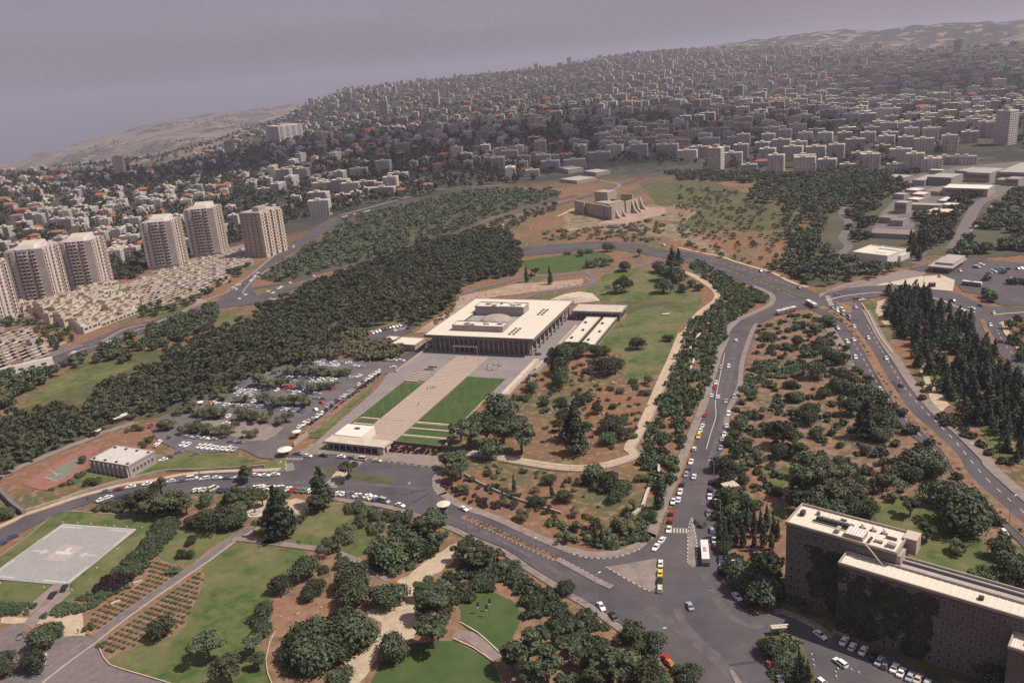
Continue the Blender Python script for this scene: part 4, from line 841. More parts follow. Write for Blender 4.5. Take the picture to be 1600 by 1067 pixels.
mb = MB(); mb.add([(22.6, -.36, TH + .6), (23.1, -.36, TH + .6), (28.4, -1.6, LH + .1), (27.9, -1.6, LH + .1), (22.6, -.7, TH + .6), (23.1, -.7, TH + .6), (28.4, -2.0, LH + .1), (27.9, -2.0, LH + .1)], [(0, 1, 2, 3), (4, 5, 6, 7), (0, 4, 5, 1), (1, 5, 6, 2), (3, 2, 6, 7), (0, 3, 7, 4)], 'stone_pale'); part(mb, 'sloping_beam', of)
for x in (66, 76, 52): mb = MB(); mb.box(x, x + 1.2, -4.5, -3.3, LH + .11, LH + .9, 'metal_dark'); part(mb, 'roof_unit', ofr)
cells = []
for fl_ in range(7):
    for j in range(33): cells.append((19.6 + j * 2.3, -7.0, 1.2 + fl_ * 3.0, 0))
for fl_ in range(8):
    for j in range(7): cells.append((1.8 + j * 2.3, 0, 1.3 + fl_ * 3.05, 0))
for fl_ in range(8):
    for j in range(4): cells.append((0, 10.5 - j * 2.6, 1.3 + fl_ * 3.05, -math.pi / 2))
for j in range(5): cells.append((21 + j * 1.8, 0, LH + 1.1, 0))
random.shuffle(cells); place_windows(of, window_mesh(.9, 1.4, frame='stone', t=.09), cells)
mb = MB()
for fl_ in range(1, 7): mb.box(18.05, 95.9, -7.07, -7.004, fl_ * 3.0 + .02, fl_ * 3.0 + .14, 'office_stone')
part(mb, 'string_course', of)
def solve_annex():
    best = None
    for hh in np.arange(6, 20, .5):
        p = P('i', 1556, 832, hh)[:2] - np.array([76.3, 219.0]); v = -p[0] * math.sin(OA) + p[1] * math.cos(OA)
        if best is None or abs(v + 7) < best[0]: best = (abs(v + 7), hh, p[0] * math.cos(OA) + p[1] * math.sin(OA))
    return best
_, AH, AU = solve_annex()
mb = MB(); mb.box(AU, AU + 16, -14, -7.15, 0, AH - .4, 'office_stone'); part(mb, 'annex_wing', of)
mb = MB(); ribbed(mb, AU - .2, AU + 16, -14.2, -7.15, AH, step=2.4); mb.box(AU + 3, AU + 5, -11, -9.5, AH + .1, AH + .8, 'metal_dark'); part(mb, 'roof', of)
# ---- towers by the valley highway
def tower(C_, W_, D_, ang, h, lab, m='tower_stone', fins=True, roofh=5.0):
    c = at(*C_)[:2]; u = np.array([math.cos(ang), math.sin(ang)]); a = c - u * W_
    t = empty('apartment_tower', (*a, 0), ang); tag(t, lab, 'tower block', 'stone apartment towers above the valley road')
    fl_h = 3.0; nf = int((h - 3) / fl_h)
    mb = MB(); mb.box(.8, W_ - .8, .8, D_ - .8, 0, h, m, 'roof_grey'); part(mb, 'core_wall', t)
    if fins:
        nb = 3; segs = [(0, .24), (.33, .60), (.68, 1.0)]
        for s0, s1 in segs:
            mb = MB(); mb.box(W_ * s0, W_ * s1, 0, .797, 3.2, h - (1 if s0 == 0 else 0), m); part(mb, 'bay', t)
        mb = MB()
        for q in range(7): mb.box(W_ * q / 6 - .4 + (.4 if q == 0 else 0), W_ * q / 6 + .4 - (.4 if q == 6 else 0), .1, .7, 0, 3.19, m)
        part(mb, 'pillars', t)
        mb = MB(); sx0, sx1 = W_ * .28, W_ * .80
        mb.add([(sx0, .5, h), (sx1, .5, h), (sx1 + 3, D_ * .6, h), (sx0, D_ * .6, h), (sx0 + 2, 3, h + roofh * .6), (sx1 - 1, 3, h + roofh * .6), (sx1 + 2, D_ * .6, h + roofh), (sx0, D_ * .6, h + roofh)], [(0, 1, 5, 4), (1, 2, 6, 5), (2, 3, 7, 6), (3, 0, 4, 7)], m)
        mb.add([(sx0 + 2, 3, h + roofh * .6), (sx1 - 1, 3, h + roofh * .6), (sx1 + 2, D_ * .6, h + roofh), (sx0, D_ * .6, h + roofh)], [(0, 1, 2, 3)], 'stone_pale'); part(mb, 'roof_house', t)
    else:
        for q in range(4):
            mb = MB(); mb.box(W_ - .797, W_ + 1.6, D_ * (.02 + .25 * q), D_ * (.02 + .25 * q) + D_ * .15, 0, h - (q % 2) * 1.5, 'stone_pale'); part(mb, 'bay', t)
        mb = MB(); mb.box(W_ * .5, W_ * .8, D_ * .2, D_ * .5, h, h + 4, m); mb.box(W_ * .2, W_ * .45, D_ * .55, D_ * .8, h, h + 2.5, 'stone_pale'); part(mb, 'roof_house', t)
    wm3 = window_mesh(1.5, 1.5, frame=m, t=.05); cells = []
    bm_ = MB(); bm_.box(-1.3, 1.3, -1.3, -.003, 0, .9, 'stone_pale'); bm_.box(-1.2, 1.2, -.06, -.004, .95, 2.5, 'window_dark'); blm = bm_.mesh('balcony')
    nbal = 0
    for f_ in range(nf):
        z_ = 3.4 + f_ * fl_h
        if fins:
            for xf in (.12,): cells.append((W_ * xf, 0, z_ + .6, 0))
            for xf, yy in ((.40, 0), (.52, 0), (.74, 0)):
                if nbal < 98: mkobj('balcony', blm, t, (W_ * xf, yy, z_), 0); nbal += 1
            cells.append((W_ * .29, .8, z_ + .6, 0)); cells.append((W_ * .64, .8, z_ + .6, 0))
            for yf in (.12, .5, .88):
                if nbal < 98: mkobj('balcony', blm, t, (W_ - .8, D_ * yf, z_), math.pi / 2); nbal += 1
            for yf in (.3, .7): cells.append((W_ - .8, D_ * yf, z_ + .6, math.pi / 2))
        else:
            for xf in (.15, .35, .6, .82): cells.append((W_ * xf, .8, z_ + .6, 0))
            for q in range(4):
                if nbal < 98: mkobj('balcony', blm, t, (W_ - .8, D_ * (.215 + .25 * q), z_), math.pi / 2); nbal += 1
                cells.append((W_ + 1.6, D_ * (.095 + .25 * q), z_ + .6, math.pi / 2))
    place_windows(t, wm3, cells)
    if fins:
        mb = MB()
        for q in (.02, .245, .5, .755, .98): mb.box(W_ - .797, W_ + .35, D_ * q - .3, D_ * q + .3, 0, h, 'stone_pale')
        part(mb, 'wall_fins', t)
    return t
tower((4, 506), 32, 27, .0, 45, 'stone apartment tower cut by the left photo edge')
tower((87, 474), 32, 28, .0, 47, 'second apartment tower from the left photo edge')
tower((160, 455), 31, 26, .0, 45, 'third apartment tower from the left, above the stepped houses')
tower((281, 418), 30, 27, .0, 45, 'apartment tower behind the diamond-patterned terrace houses, left of two')
tower((346, 399), 30, 27, .0, 48, 'tallest apartment tower, right behind the diamond-patterned terrace houses')
tower((415, 403), 25, 36, -.42, 44, 'tan apartment tower with stepped bays nearest the highway junction', 'stone', False)
# ---- stepped terrace houses
def terrace_unit(w_, d_, style):
    mb = MB(); H = 1.0
    mb.box(0, w_, 0, d_, -30, 0, 'stone_pale' if style != 1 else 'tower_stone', 'stone_pale')
    for a in ((0, w_, 0, .3), (0, .3, .3, d_), (w_ - .3, w_, .3, d_)): mb.box(*a, .002, .9, 'stone_pale', bottom=False)
    mb.box(w_ * .1, w_ * .55, -.05, -.004, -2.3, -.9, 'window_dark'); mb.box(w_ * .68, w_ * .9, -.05, -.004, -2.5, -.6, 'window_dark')
    mb.box(w_ + .004, w_ + .05, d_ * .3, d_ * .6, -2.3, -1.0, 'window_dark')
    if style == 2: mb.box(w_ * .45, w_ * .95, d_ * .45, d_ * .95, 0, 1.8, 'stone_pale', 'paving')
    if style == 0: mb.box(w_ * .1, w_ * .5, d_ * .3, d_ * .7, 0, 1.4, 'paving', 'stone_pale')
    if style == 3: mb.box(w_ * .2, w_ * .8, d_ * .55, d_ * .75, .002, 1.0, 'stone')
    return mb
TERR = []
def terraces(poly_s, ang, lab, front, w_=9, d_=7, slope=.16, base=2.0, hmax=9, skip=.06, seed=1, group='stepped terrace houses'):
    poly = pts(poly_s); rs = random.Random(seed); c_, s_ = math.cos(ang), math.sin(ang)
    units = [terrace_unit(w_ * .97, d_, st) for st in range(4)]; meshes = {}
    fx, fy = front
    X = [(p[0] * c_ + p[1] * s_, -p[0] * s_ + p[1] * c_) for p in poly]; x0, x1 = min(q[0] for q in X), max(q[0] for q in X); y0, y1 = min(q[1] for q in X), max(q[1] for q in X)
    def yfront(x_):
        ys_ = [q[1] for q in X if abs(q[0] - x_) < 40]; return min(ys_) if ys_ else y0
    y = y0; row = 0
    while y < y1:
        x = x0 + (row % 2) * w_ * .5
        while x < x1:
            wx, wy = x * c_ - y * s_, x * s_ + y * c_
            if inpoly(wx, wy, poly) and rs.random() > skip:
                z_ = min(hmax, max(3.0, base - 1.5 + (y - yfront(x)) * slope + rs.choice([0, 0, 1.5, -1.5, 1.5]))); z_ = round(z_ / 1.5) * 1.5; st = rs.randrange(4)
                key = (st, z_)
                if key not in meshes:
                    u_ = units[st]; q = MB(); q.v = [(a, b_, max(c, -z_)) for a, b_, c in u_.v]; q.f = u_.f; q.m = u_.m; q.mats = u_.mats; meshes[key] = q.mesh('terrace_house')
                TERR.append((math.hypot(wx, wy), meshes[key], (wx, wy, z_), ang, lab, group))
            x += w_
        y += d_; row += 1
ha = dir_angle(P('l', 540, 920), P('l', 1300, 620))
terraces("l 330,480 620,400 1180,210 1230,300 1400,380 1410,500 900,690 830,760 780,650 620,600 400,560", ha, 'stone house in the jumbled stepped block below the towers', (0, 0), 8, 6.5, .09, 3, seed=3)
terraces("l 60,430 330,400 480,370 620,400 330,480 160,470", ha, 'stone terrace house at the foot of the leftmost towers', (0, 0), 7, 6, .05, 4, seed=4)
terraces("l 1190,200 1600,90 j 80,440 500,620 400,680 250,720 60,800 0,740 -80,640", ha, 'stone terrace house in the long striped rows above the green verge', (0, 0), 14, 5.5, .10, 3, .0, seed=5)
terraces("j -20,480 30,440 230,340 450,310 700,210 1000,130 1110,115 1150,210 990,330 930,420 850,500 700,520 620,610 480,585 330,500 80,450", ha, 'stone terrace house in the diamond-patterned block below the right towers', (0, 0), 10, 8.5, .06, 3.5, .05, seed=6)
terraces("l -300,760 0,690 250,640 300,720 420,720 430,850 540,905 530,925 0,1067 -300,1100", ha, 'pale stepped house in the block at the left edge', (0, 0), 9.5, 7.5, .12, 4, .02, seed=7)
TERR.sort(key=lambda q: q[0]); rest = MB(); rest.mats = ['stone_pale', 'tower_stone', 'window_dark', 'paving', 'lawn_green']
for i_, (d_, m_, lo_, an_, lab, group) in enumerate(TERR):
    if i_ < 296: tag(mkobj('terrace_house', m_, None, lo_, an_), lab, 'house', group)
    else:
        c_, s_ = math.cos(an_), math.sin(an_); ns = [q.name.split('.')[0] for q in m_.materials]
        rest.v += [(lo_[0] + v.co.x * c_ - v.co.y * s_, lo_[1] + v.co.x * s_ + v.co.y * c_, lo_[2] + v.co.z) for v in m_.vertices]
        rest.f += [tuple(i + rest.n for i in p_.vertices) for p_ in m_.polygons]; rest.m += [rest.mi(ns[p_.material_index]) for p_ in m_.polygons]; rest.n += len(m_.vertices)
if rest.v: tag(rest.build('terrace_houses'), 'farther stepped terrace houses at the feet of the apartment towers', 'houses', kind='stuff')
mb = MB(); fr = frame_px('l', (0, 1050), (545, 925), (540, 880), 5); mb.box(0, fr[2], 0, 4, 0, 5, 'white_plaster', 'stone_pale')
for i in range(4): mb.box(fr[2] * (.1 + .22 * i), fr[2] * (.2 + .22 * i), -.06, -.004, 1.6, 3.0, 'window_dark')
tag(mb.build('garden_wall_block', None, (*fr[0], 0), fr[1]), 'long pale block with dark slots along the highway at the left edge', 'building')
# ---- city blocks
TINT = [(.50, .45, .41), (.58, .51, .45), (.42, .38, .37), (.66, .60, .53), (.46, .40, .37), (.38, .35, .35), (.72, .66, .58)]
def apt(w_, d_, nf, style, roof='flat'):
    mb = MB(); fh = 3.0; H = nf * fh + .6
    mb.box(0, w_, 0, d_, -6, H, 'city_wall', 'roof_cream')
    nx = max(2, int(w_ / 3.4)); ny = max(2, int(d_ / 3.6))
    for f_ in range(nf):
        z_ = f_ * fh + .9
        for i in range(nx):
            x = (i + .5) * w_ / nx
            if style % 2 == 0 and i % 3 == 1: mb.box(x - 1.4, x + 1.4, -1.2, -.003, z_ - .7, z_ + .25, 'city_wall'); mb.box(x - 1.1, x + 1.1, -.06, -.004, z_ + .28, z_ + 1.6, 'window_city')
            else: mb.box(x - .6, x + .6, -.06, -.004, z_, z_ + 1.35, 'window_city')
        for i in range(ny):
            y = (i + .5) * d_ / ny; mb.box(w_ + .004, w_ + .06, y - .55, y + .55, z_, z_ + 1.3, 'window_city'); 
            if style > 1 and i == 0: mb.box(w_ + .003, w_ + 1.3, y - 1.3, y + 1.3, z_ - .7, z_ + .2, 'city_wall')
    if roof == 'flat':
        for a in ((0, w_, 0, .3), (0, w_, d_ - .3, d_), (0, .3, .3, d_ - .3), (w_ - .3, w_, .3, d_ - .3)): mb.box(*a, H + .002, H + .8, 'roof_cream', bottom=False)
        mb.box(w_ * .3, w_ * .55, d_ * .35, d_ * .75, H, H + 2.6, 'city_wall', 'roof_cream')
        for i in range(4): mb.box(w_ * .62 + i * 1.5, w_ * .62 + i * 1.5 + .9, d_ * .3, d_ * .3 + 1.6, H, H + 1.0, 'white_plaster')
    else:
        o_ = .7; hh = min(w_, d_) * .22; rx = w_ / 2 - max(0, (w_ - d_) / 2); ry = d_ / 2 - max(0, (d_ - w_) / 2)
        mb.add([(-o_, -o_, H), (w_ + o_, -o_, H), (w_ + o_, d_ + o_, H), (-o_, d_ + o_, H), (rx, ry, H + hh), (w_ - rx, d_ - ry, H + hh)],
               [(0, 1, 5, 4), (1, 2, 5), (2, 3, 4, 5), (3, 0, 4)] if w_ >= d_ else [(0, 1, 4), (1, 2, 5, 4), (2, 3, 5), (3, 0, 4, 5)], 'tile_red')
    return mb.mesh('apartment_block')
APT = {'big': [apt(30, 13, 5, 0), apt(26, 14, 6, 1), apt(22, 16, 5, 2), apt(34, 12, 4, 3), apt(20, 15, 7, 2), apt(28, 14, 5, 3)],
       'mid': [apt(16, 11, 4, 0), apt(17, 12, 3, 2), apt(13, 11, 4, 1), apt(20, 11, 3, 3), apt(14, 11, 4, 2)],
       'red': [apt(16, 11, 2, 1, 'red'), apt(20, 10, 2, 0, 'red'), apt(12, 10, 2, 3, 'red')]}
APTDIM = {m_.name: None for l_ in APT.values() for m_ in l_}
def blocked(x, y):
    X, Y = proj((x, y, float(terrain(x, y))))
    for poly in BLOCK:
        if inpoly(X, Y, poly): return True
    return False
def pxpoly(s):
    out = []; k = 'o'
    for tok in s.split():
        if ',' in tok: a, b_ = tok.split(','); out.append(px(k, float(a), float(b_)))
        else: k = tok
    return out
CITY_FRONT = pxpoly("o -200,490 0,458 100,446 225,408 300,386 372,372 452,350 s 110,300 220,275 420,235 640,195 860,140 1290,105 b 1180,750 1500,770 c 0,760 130,790 660,795 980,800 1060,770 1130,730 1600,690 o 1800,230")
BLOCK = [pxpoly("b 1120,770 1300,760 1480,800 1430,850 1250,840 1020,870"), pxpoly("v 400,260 1000,200 1600,140 1700,420 300,420"), pxpoly("c 1400,560 1560,540 1570,660 1600,760 1350,720")]
def front_y(X):
    pts_ = CITY_FRONT
    for i in range(len(pts_) - 1):
        if pts_[i][0] <= X <= pts_[i + 1][0]:
            t = (X - pts_[i][0]) / max(1e-6, pts_[i + 1][0] - pts_[i][0]); return pts_[i][1] + (pts_[i + 1][1] - pts_[i][1]) * t
    return 250
city = []; rs = random.Random(11); r = 780.0
for yy_, xs_ in ((800, (290, 412, 532, 642, 742, 848, 962, 1048, 1122)), (765, (1195, 1252, 1296)), (748, (255, 372, 482, 585, 692, 800)), (712, (40, 350, 432, 520, 612, 704, 772, 912, 1012, 1084, 1152, 1215)), (668, (90, 225, 292, 462, 552, 642, 735, 838, 940, 1040, 1130)),
                 (628, (330, 420, 510, 600, 740, 850, 930, 1020, 1100, 1180, 1240)), (592, (160, 380, 500, 640, 720, 900, 1000, 1120, 1210, 1340, 1420)), (640, (1330, 1380, 1420)), (600, (1300, 1450))):
    for x_ in xs_:
        p_ = P('c', x_, yy_); city.append((math.hypot(p_[0], p_[1]), p_[0], p_[1], *px('c', x_, yy_)))
FIX = [(c_[1], c_[2]) for c_ in city]; FIXS = set(FIX)
TOW = [tuple(at(*q)[:2]) for q in ((-24, 500), (61, 470), (140, 446), (262, 410), (330, 392), (420, 385))]
while r < 5400:
    for_az = math.radians(-36)
    while for_az < math.radians(38):
        x = r * math.sin(for_az) + rs.uniform(-8, 8); y = r * math.cos(for_az) + rs.uniform(-14, 14) * r / 1300
        X, Y = proj((x, y, float(terrain(x, y))))
        right = X > 930
        step = ((36 if r < 1500 else 27) if right else (25 if r < 1800 else 22))
        for_az += step * (1 + .25 * rs.random()) / r * (1 if r < 2500 else 1.25)
        if X < -60 or X > 1680: continue
        if Y > front_y(X) - 3: continue
        rmax = np.interp(math.atan2(x, y), T_AZ, R1) * 1.01
        if math.hypot(x, y) > rmax: continue
        if blocked(x, y) or any(math.hypot(x - tx_, y - ty_) < 38 for tx_, ty_ in TOW) or any(abs(x - fx_) < 36 and abs(y - fy_) < 40 for fx_, fy_ in FIX): continue
        dens = (.85 if r < 1500 else .97) if right else (.62 if X < 420 else (.58 if r < 1700 else .74))
        cl_ = hnoise(x * 2.1 + 500, y * 1.7); dens *= (1.15 if cl_ < .25 else .75 if cl_ < .8 else .22) if not (right and r < 1900) else (1 if cl_ < .9 else .3)
        if rs.random() > dens: continue
        city.append((math.hypot(x, y), x, y, X, Y))
    r *= (1.031 if r < 1500 else 1.04 if r < 2200 else 1.052)
city.sort(); print('city', len(city))
def zone(X, Y, d):
    if X < 420: return 'west'
    if X < 930: return 'mid'
    return 'east'
far = MB(); farcols = ['stone', 'tower_stone', 'concrete', 'stone_pale', 'roof_cream', 'stone_pale']
windowed = None
n_ind = 0
for i, (d, x, y, X, Y) in enumerate(city):
    z_ = float(terrain(x, y)); zn = zone(X, Y, d); rr_ = rs.random()
    kind = 'big' if (zn == 'east' and rr_ < .8) or (zn == 'mid' and rr_ < .35) else ('red' if rr_ > (.80 if zn != 'east' else .93) else 'mid')
    ang = {'west': -.05, 'mid': -.18, 'east': -.42}[zn] + rs.choice([0, 0, 0, math.pi / 2]) * (0 if zn == 'east' else 1) + rs.uniform(-.12, .12)
    if n_ind < 290:
        me_ = rs.choice(APT[kind]) if (x, y) not in FIXS else rs.choice([APT['big'][2], APT['big'][4], APT['big'][1], APT['mid'][3]]); kind = kind if (x, y) not in FIXS else 'big'; col = rs.choice(TINT)
        place = {'west': 'behind the left towers', 'mid': 'across the valley', 'east': 'behind the museum woods'}[zn]
        w_ = {'big': 'apartment block', 'mid': 'small apartment house', 'red': 'house with red tiled roof'}[kind]
        tone = 'pale' if sum(col) > 1.6 else ('dark grey' if sum(col) < 1.2 else 'buff')
        o = mkobj('red_roofed_house' if kind == 'red' else 'apartment_block', me_, None, (x, y, z_), ang); o.color = (*col, 1)
        tag(o, '%s %s %s' % (tone.replace('dark grey', 'grey'), w_, place), 'house' if kind == 'red' else 'apartment block', 'city buildings beyond the valley'); n_ind += 1
    else:
        c_, s_ = math.cos(ang), math.sin(ang); sc_ = 1.0
        w_, d_, h_ = {'big': (rs.uniform(16, 32), 13, rs.choice([10, 12, 15, 15, 18])), 'mid': (rs.uniform(10, 19), 11, rs.choice([5, 6, 8, 10])), 'red': (rs.uniform(14, 24), 12, rs.choice([6, 9]))}[kind]
        if rs.random() < .012 and d > 2000: h_ = rs.choice([35, 45]); w_ = 24
        T_ = lambda a, b_, c: (x + a * c_ - b_ * s_, y + a * s_ + b_ * c_, z_ + c)
        m_ = rs.choice(farcols)
        far.box(0, w_, 0, d_, -8, h_, m_, rs.choice(['roof_cream', 'roof_grey', 'white_plaster', 'roof_grey']) if kind != 'red' else 'tile_red', fr=T_, bottom=False)
        if kind == 'red':
            far.add([T_(-.5, -.5, h_ + .01), T_(w_ + .5, -.5, h_ + .01), T_(w_ + .5, d_ + .5, h_ + .01), T_(-.5, d_ + .5, h_ + .01), T_(5, d_ / 2, h_ + 3), T_(w_ - 5, d_ / 2, h_ + 3)], [(0, 1, 5, 4), (1, 2, 5), (2, 3, 4, 5), (3, 0, 4)], 'tile_red')
        else: far.box(w_ * .3, w_ * .55, d_ * .3, d_ * .8, h_ + .01, h_ + 2.8, m_, fr=T_, bottom=False)
        if d < 3800:
            f_ = 0
            while f_ * 3 + 2.6 < h_:
                zz = f_ * 3 + 1.1; nx = int(w_ / 5)
                for q in range(nx):
                    x0_ = (q + .25) * w_ / nx
                    far.add([T_(x0_, -.08, zz), T_(x0_ + 2.2, -.08, zz), T_(x0_ + 2.2, -.08, zz + 1.4), T_(x0_, -.08, zz + 1.4)], [(0, 1, 2, 3)], 'window_city')
                for q in range(2):
                    y0_ = (q + .25) * d_ / 2
                    far.add([T_(w_ + .08, y0_, zz), T_(w_ + .08, y0_ + 2.4, zz), T_(w_ + .08, y0_ + 2.4, zz + 1.4), T_(w_ + .08, y0_, zz + 1.4)], [(0, 1, 2, 3)], 'window_city')
                f_ += 1
tag(far.build('distant_buildings'), 'dense distant buildings climbing the far slopes of the city', 'city', kind='stuff')
# named landmarks in the city
for (L_, C_, R_, h, lab) in (((1106, 266), (1126, 266), (1131, 262), 30, 'lone slab tower at the edge of the eastern apartment rows'), ((1552, 226), (1574, 228), (1590, 222), 46, 'large square tower block by the right photo edge'),
                             ((420, 222), (438, 223), (443, 220), 42, 'isolated dark tower on the far left ridge')):
    a = at(*L_); c = at(*C_); u = (c - a)[:2]; W_ = np.linalg.norm(u); ang = math.atan2(u[1], u[0]); t = empty('tower_block', (a[0], a[1], float(terrain(a[0], a[1]))), ang); tag(t, lab, 'tower block')
    mb = MB(); mb.box(0, W_, 0, W_ * .8, -8, h, 'tower_stone', 'roof_cream'); part(mb, 'wall', t)
    mb = MB()
    f_ = 0
    while f_ * 3.2 + 3 < h:
        for q in range(6): mb.box(W_ * (q + .2) / 6, W_ * (q + .75) / 6, -.1, -.02, f_ * 3.2 + 1.2, f_ * 3.2 + 2.6, 'window_city')
        for q in range(4): mb.box(W_ + .02, W_ + .1, W_ * .8 * (q + .2) / 4, W_ * .8 * (q + .75) / 4, f_ * 3.2 + 1.2, f_ * 3.2 + 2.6, 'window_city')
        f_ += 1
    q = part(mb, 'windows', t); q['kind'] = 'stuff'
    mb = MB(); mb.box(W_ * .3, W_ * .7, W_ * .2, W_ * .6, h, h + 4, 'stone'); part(mb, 'roof_house', t)
for j, (a, b_, c, h, lab) in enumerate((((1010, 775), (1060, 785), (1110, 770), 7, 'pale low building alone on the valley edge'), ((1130, 795), (1190, 800), (1220, 785), 5, 'ochre low shed beside the valley junction'), ((1020, 830), (1100, 838), (1120, 815), 4, 'grey low shed below the ochre shed'))):
    flat_block('low_building', lab, 'building', frame_px('b', a, b_, c, h), h, 'stone', 'roof_grey', over=.1, ph=.2)

# ================================================================ vegetation
def leaf_quads(centres, radii, n_, size, rng, flat=.0, shell=.55):
    """quads scattered through ellipsoid blobs; centres (k,3), radii (k,3)"""
    k = len(centres); w_ = np.prod(radii, axis=1) ** (2 / 3); w_ = w_ / w_.sum(); idx = rng.choice(k, n_, p=w_)
    d = rng.normal(size=(n_, 3)); d /= np.linalg.norm(d, axis=1)[:, None]; d[:, 2] = np.where(d[:, 2] < -.35, -d[:, 2], d[:, 2])
    rad = (shell + (1 - shell) * rng.random(n_) ** .5) * (1 + .12 * rng.normal(size=n_)); p = centres[idx] + d * radii[idx] * rad[:, None]
    nr = d / radii[idx]; nr /= np.linalg.norm(nr, axis=1)[:, None]; nr = nr + rng.normal(size=(n_, 3)) * .55; nr /= np.linalg.norm(nr, axis=1)[:, None]
    a = np.cross(nr, rng.normal(size=(n_, 3))); a /= np.linalg.norm(a, axis=1)[:, None]; b_ = np.cross(nr, a)
    s1 = size * (.5 + rng.random(n_))[:, None] * .5; s2 = size * (.5 + rng.random(n_))[:, None] * .5
    V = np.empty((n_, 4, 3)); V[:, 0] = p - a * s1 - b_ * s2 * .6; V[:, 1] = p + a * s1 * .8 - b_ * s2; V[:, 2] = p + a * s1 + b_ * s2 * .7; V[:, 3] = p - a * s1 * .7 + b_ * s2
    return V.reshape(-1, 3)
def crown_blobs(kind, rng):
    # unit tree: crown diameter 1 (radius .5); returns centres, radii, trunk height, total height
    if kind == 'round':
        k = 9; c = rng.normal(size=(k, 3)) * np.array([.14, .14, .07]) + [0, 0, .36]; r_ = rng.uniform(.24, .34, (k, 1)) * np.array([[1, 1, .88]]); return c, r_, .2, .75
    if kind == 'pine':
        k = 12; a = rng.uniform(0, 6.28, k); q = rng.uniform(.08, .36, k); c = np.stack([np.cos(a) * q, np.sin(a) * q, .45 + rng.uniform(0, .42, k) * (1 - q)], 1); r_ = rng.uniform(.12, .21, (k, 1)) * np.array([[1, 1, .62]]); return c, r_, .45, .95
    if kind == 'cypress':
        k = 9; z_ = np.linspace(.35, 3.2, k); wd = .5 * np.sin(np.clip((3.6 - z_) / 3.6, 0, 1) * 1.7) ; c = np.stack([rng.normal(size=k) * .05, rng.normal(size=k) * .05, z_], 1); r_ = np.stack([wd * .85, wd * .85, np.full(k, .42)], 1); return c, r_, .4, 3.6
    if kind == 'conifer':
        k = 11; z_ = np.linspace(.3, 1.7, k); wd = .5 * (1.9 - z_) / 1.6; c = np.stack([rng.normal(size=k) * .07, rng.normal(size=k) * .07, z_], 1); r_ = np.stack([wd, wd, np.full(k, .16)], 1); return c, r_, .5, 1.95
    if kind == 'olive':
        k = 10; c = rng.normal(size=(k, 3)) * np.array([.2, .2, .07]) + [0, 0, .38]; r_ = rng.uniform(.13, .22, (k, 1)) * np.array([[1, 1, .8]]); return c, r_, .25, .66
    k = 6; c = rng.normal(size=(k, 3)) * np.array([.2, .2, .04]) + [0, 0, .2]; r_ = rng.uniform(.18, .28, (k, 1)) * np.array([[1, 1, .75]]); return c, r_, .05, .45
def make_tree(kind, leaves, size, seed, matn):
    rng = np.random.default_rng(seed); c, r_, th, H = crown_blobs(kind, rng)
    V = leaf_quads(c, r_, leaves, size, rng)
    cme = quads_mesh('crown', V, matn)
    mb = MB()
    if kind != 'bush':
        mb.tube([(0, 0, -.02), (.01, 0, th * .6), (-.01, .01, th), (0, 0, min(H * .7, th + .5))], [.045, .036, .03, .012] if kind not in ('cypress', 'conifer') else [.06, .05, .04, .02], 'bark', 7)
        for i in range(4):
            a = i * 1.7 + seed; l_ = .28 if kind not in ('cypress', 'conifer') else .2
            mb.tube([(0, 0, th * .7), (math.cos(a) * l_ * .5, math.sin(a) * l_ * .5, th * .95), (math.cos(a) * l_, math.sin(a) * l_, th * 1.25)], [.02, .014, .006], 'bark', 5)
    else:
        for i in range(4):
            a = i * 1.7; mb.tube([(0, 0, -.02), (math.cos(a) * .12, math.sin(a) * .12, .15)], [.012, .006], 'bark', 4)
    return cme, mb.mesh('trunk'), H
KINDS_T = {'round': ('round', 'round', 2600, .055), 'pine': ('pine', 'pine', 2600, .055), 'cypress': ('cypress', 'cypress', 900, .13), 'conifer': ('conifer', 'cypress', 1300, .10), 'olive': ('olive', 'olive', 2000, .05), 'bush': ('bush', 'bush', 900, .07)}
TREES = {k_: [make_tree(v_[0], v_[2], v_[3], 10 * i + hash_, v_[1]) for i in range(4)] for hash_, (k_, v_) in enumerate(KINDS_T.items())}
KNAME = {'round': 'round_tree', 'pine': 'pine_tree', 'cypress': 'cypress_tree', 'conifer': 'conifer_tree', 'olive': 'olive_tree', 'bush': 'bush'}
KDESC = {'round': 'dark round-crowned tree', 'pine': 'spreading dark pine', 'cypress': 'slim dark cypress', 'conifer': 'pointed dark conifer', 'olive': 'grey-green olive tree', 'bush': 'low green bush'}
NTREE = [0, 0]
TREE_XY = []
def put_tree(x, y, dia, kind, where, rs=random, desc=None, hscale=1.0):
    cm_, tm_, H = TREES[kind][rs.randrange(4)]
    t = empty(KNAME[kind], (x, y, float(terrain(x, y)) + .02), rs.uniform(0, 6.28)); s_ = dia * rs.uniform(.93, 1.08); t.scale = (s_, s_, s_ * hscale * rs.uniform(.9, 1.1))
    mkobj('trunk', tm_, t); mkobj('crown', cm_, t)
    size = 'large' if dia > 11 else ('small' if dia < 5 else '')
    tag(t, ((size + ' ' if size and kind != 'bush' else '') + (desc or KDESC[kind]) + ' ' + where), 'bush' if kind == 'bush' else 'tree', ('bushes ' if kind == 'bush' else 'trees ') + where)
    NTREE[kind == 'bush'] += 1; TREE_XY.append((x, y, dia))
    return t
DH = {'round': .42, 'pine': .5, 'cypress': 1.8, 'conifer': .9, 'olive': .36, 'bush': .2}
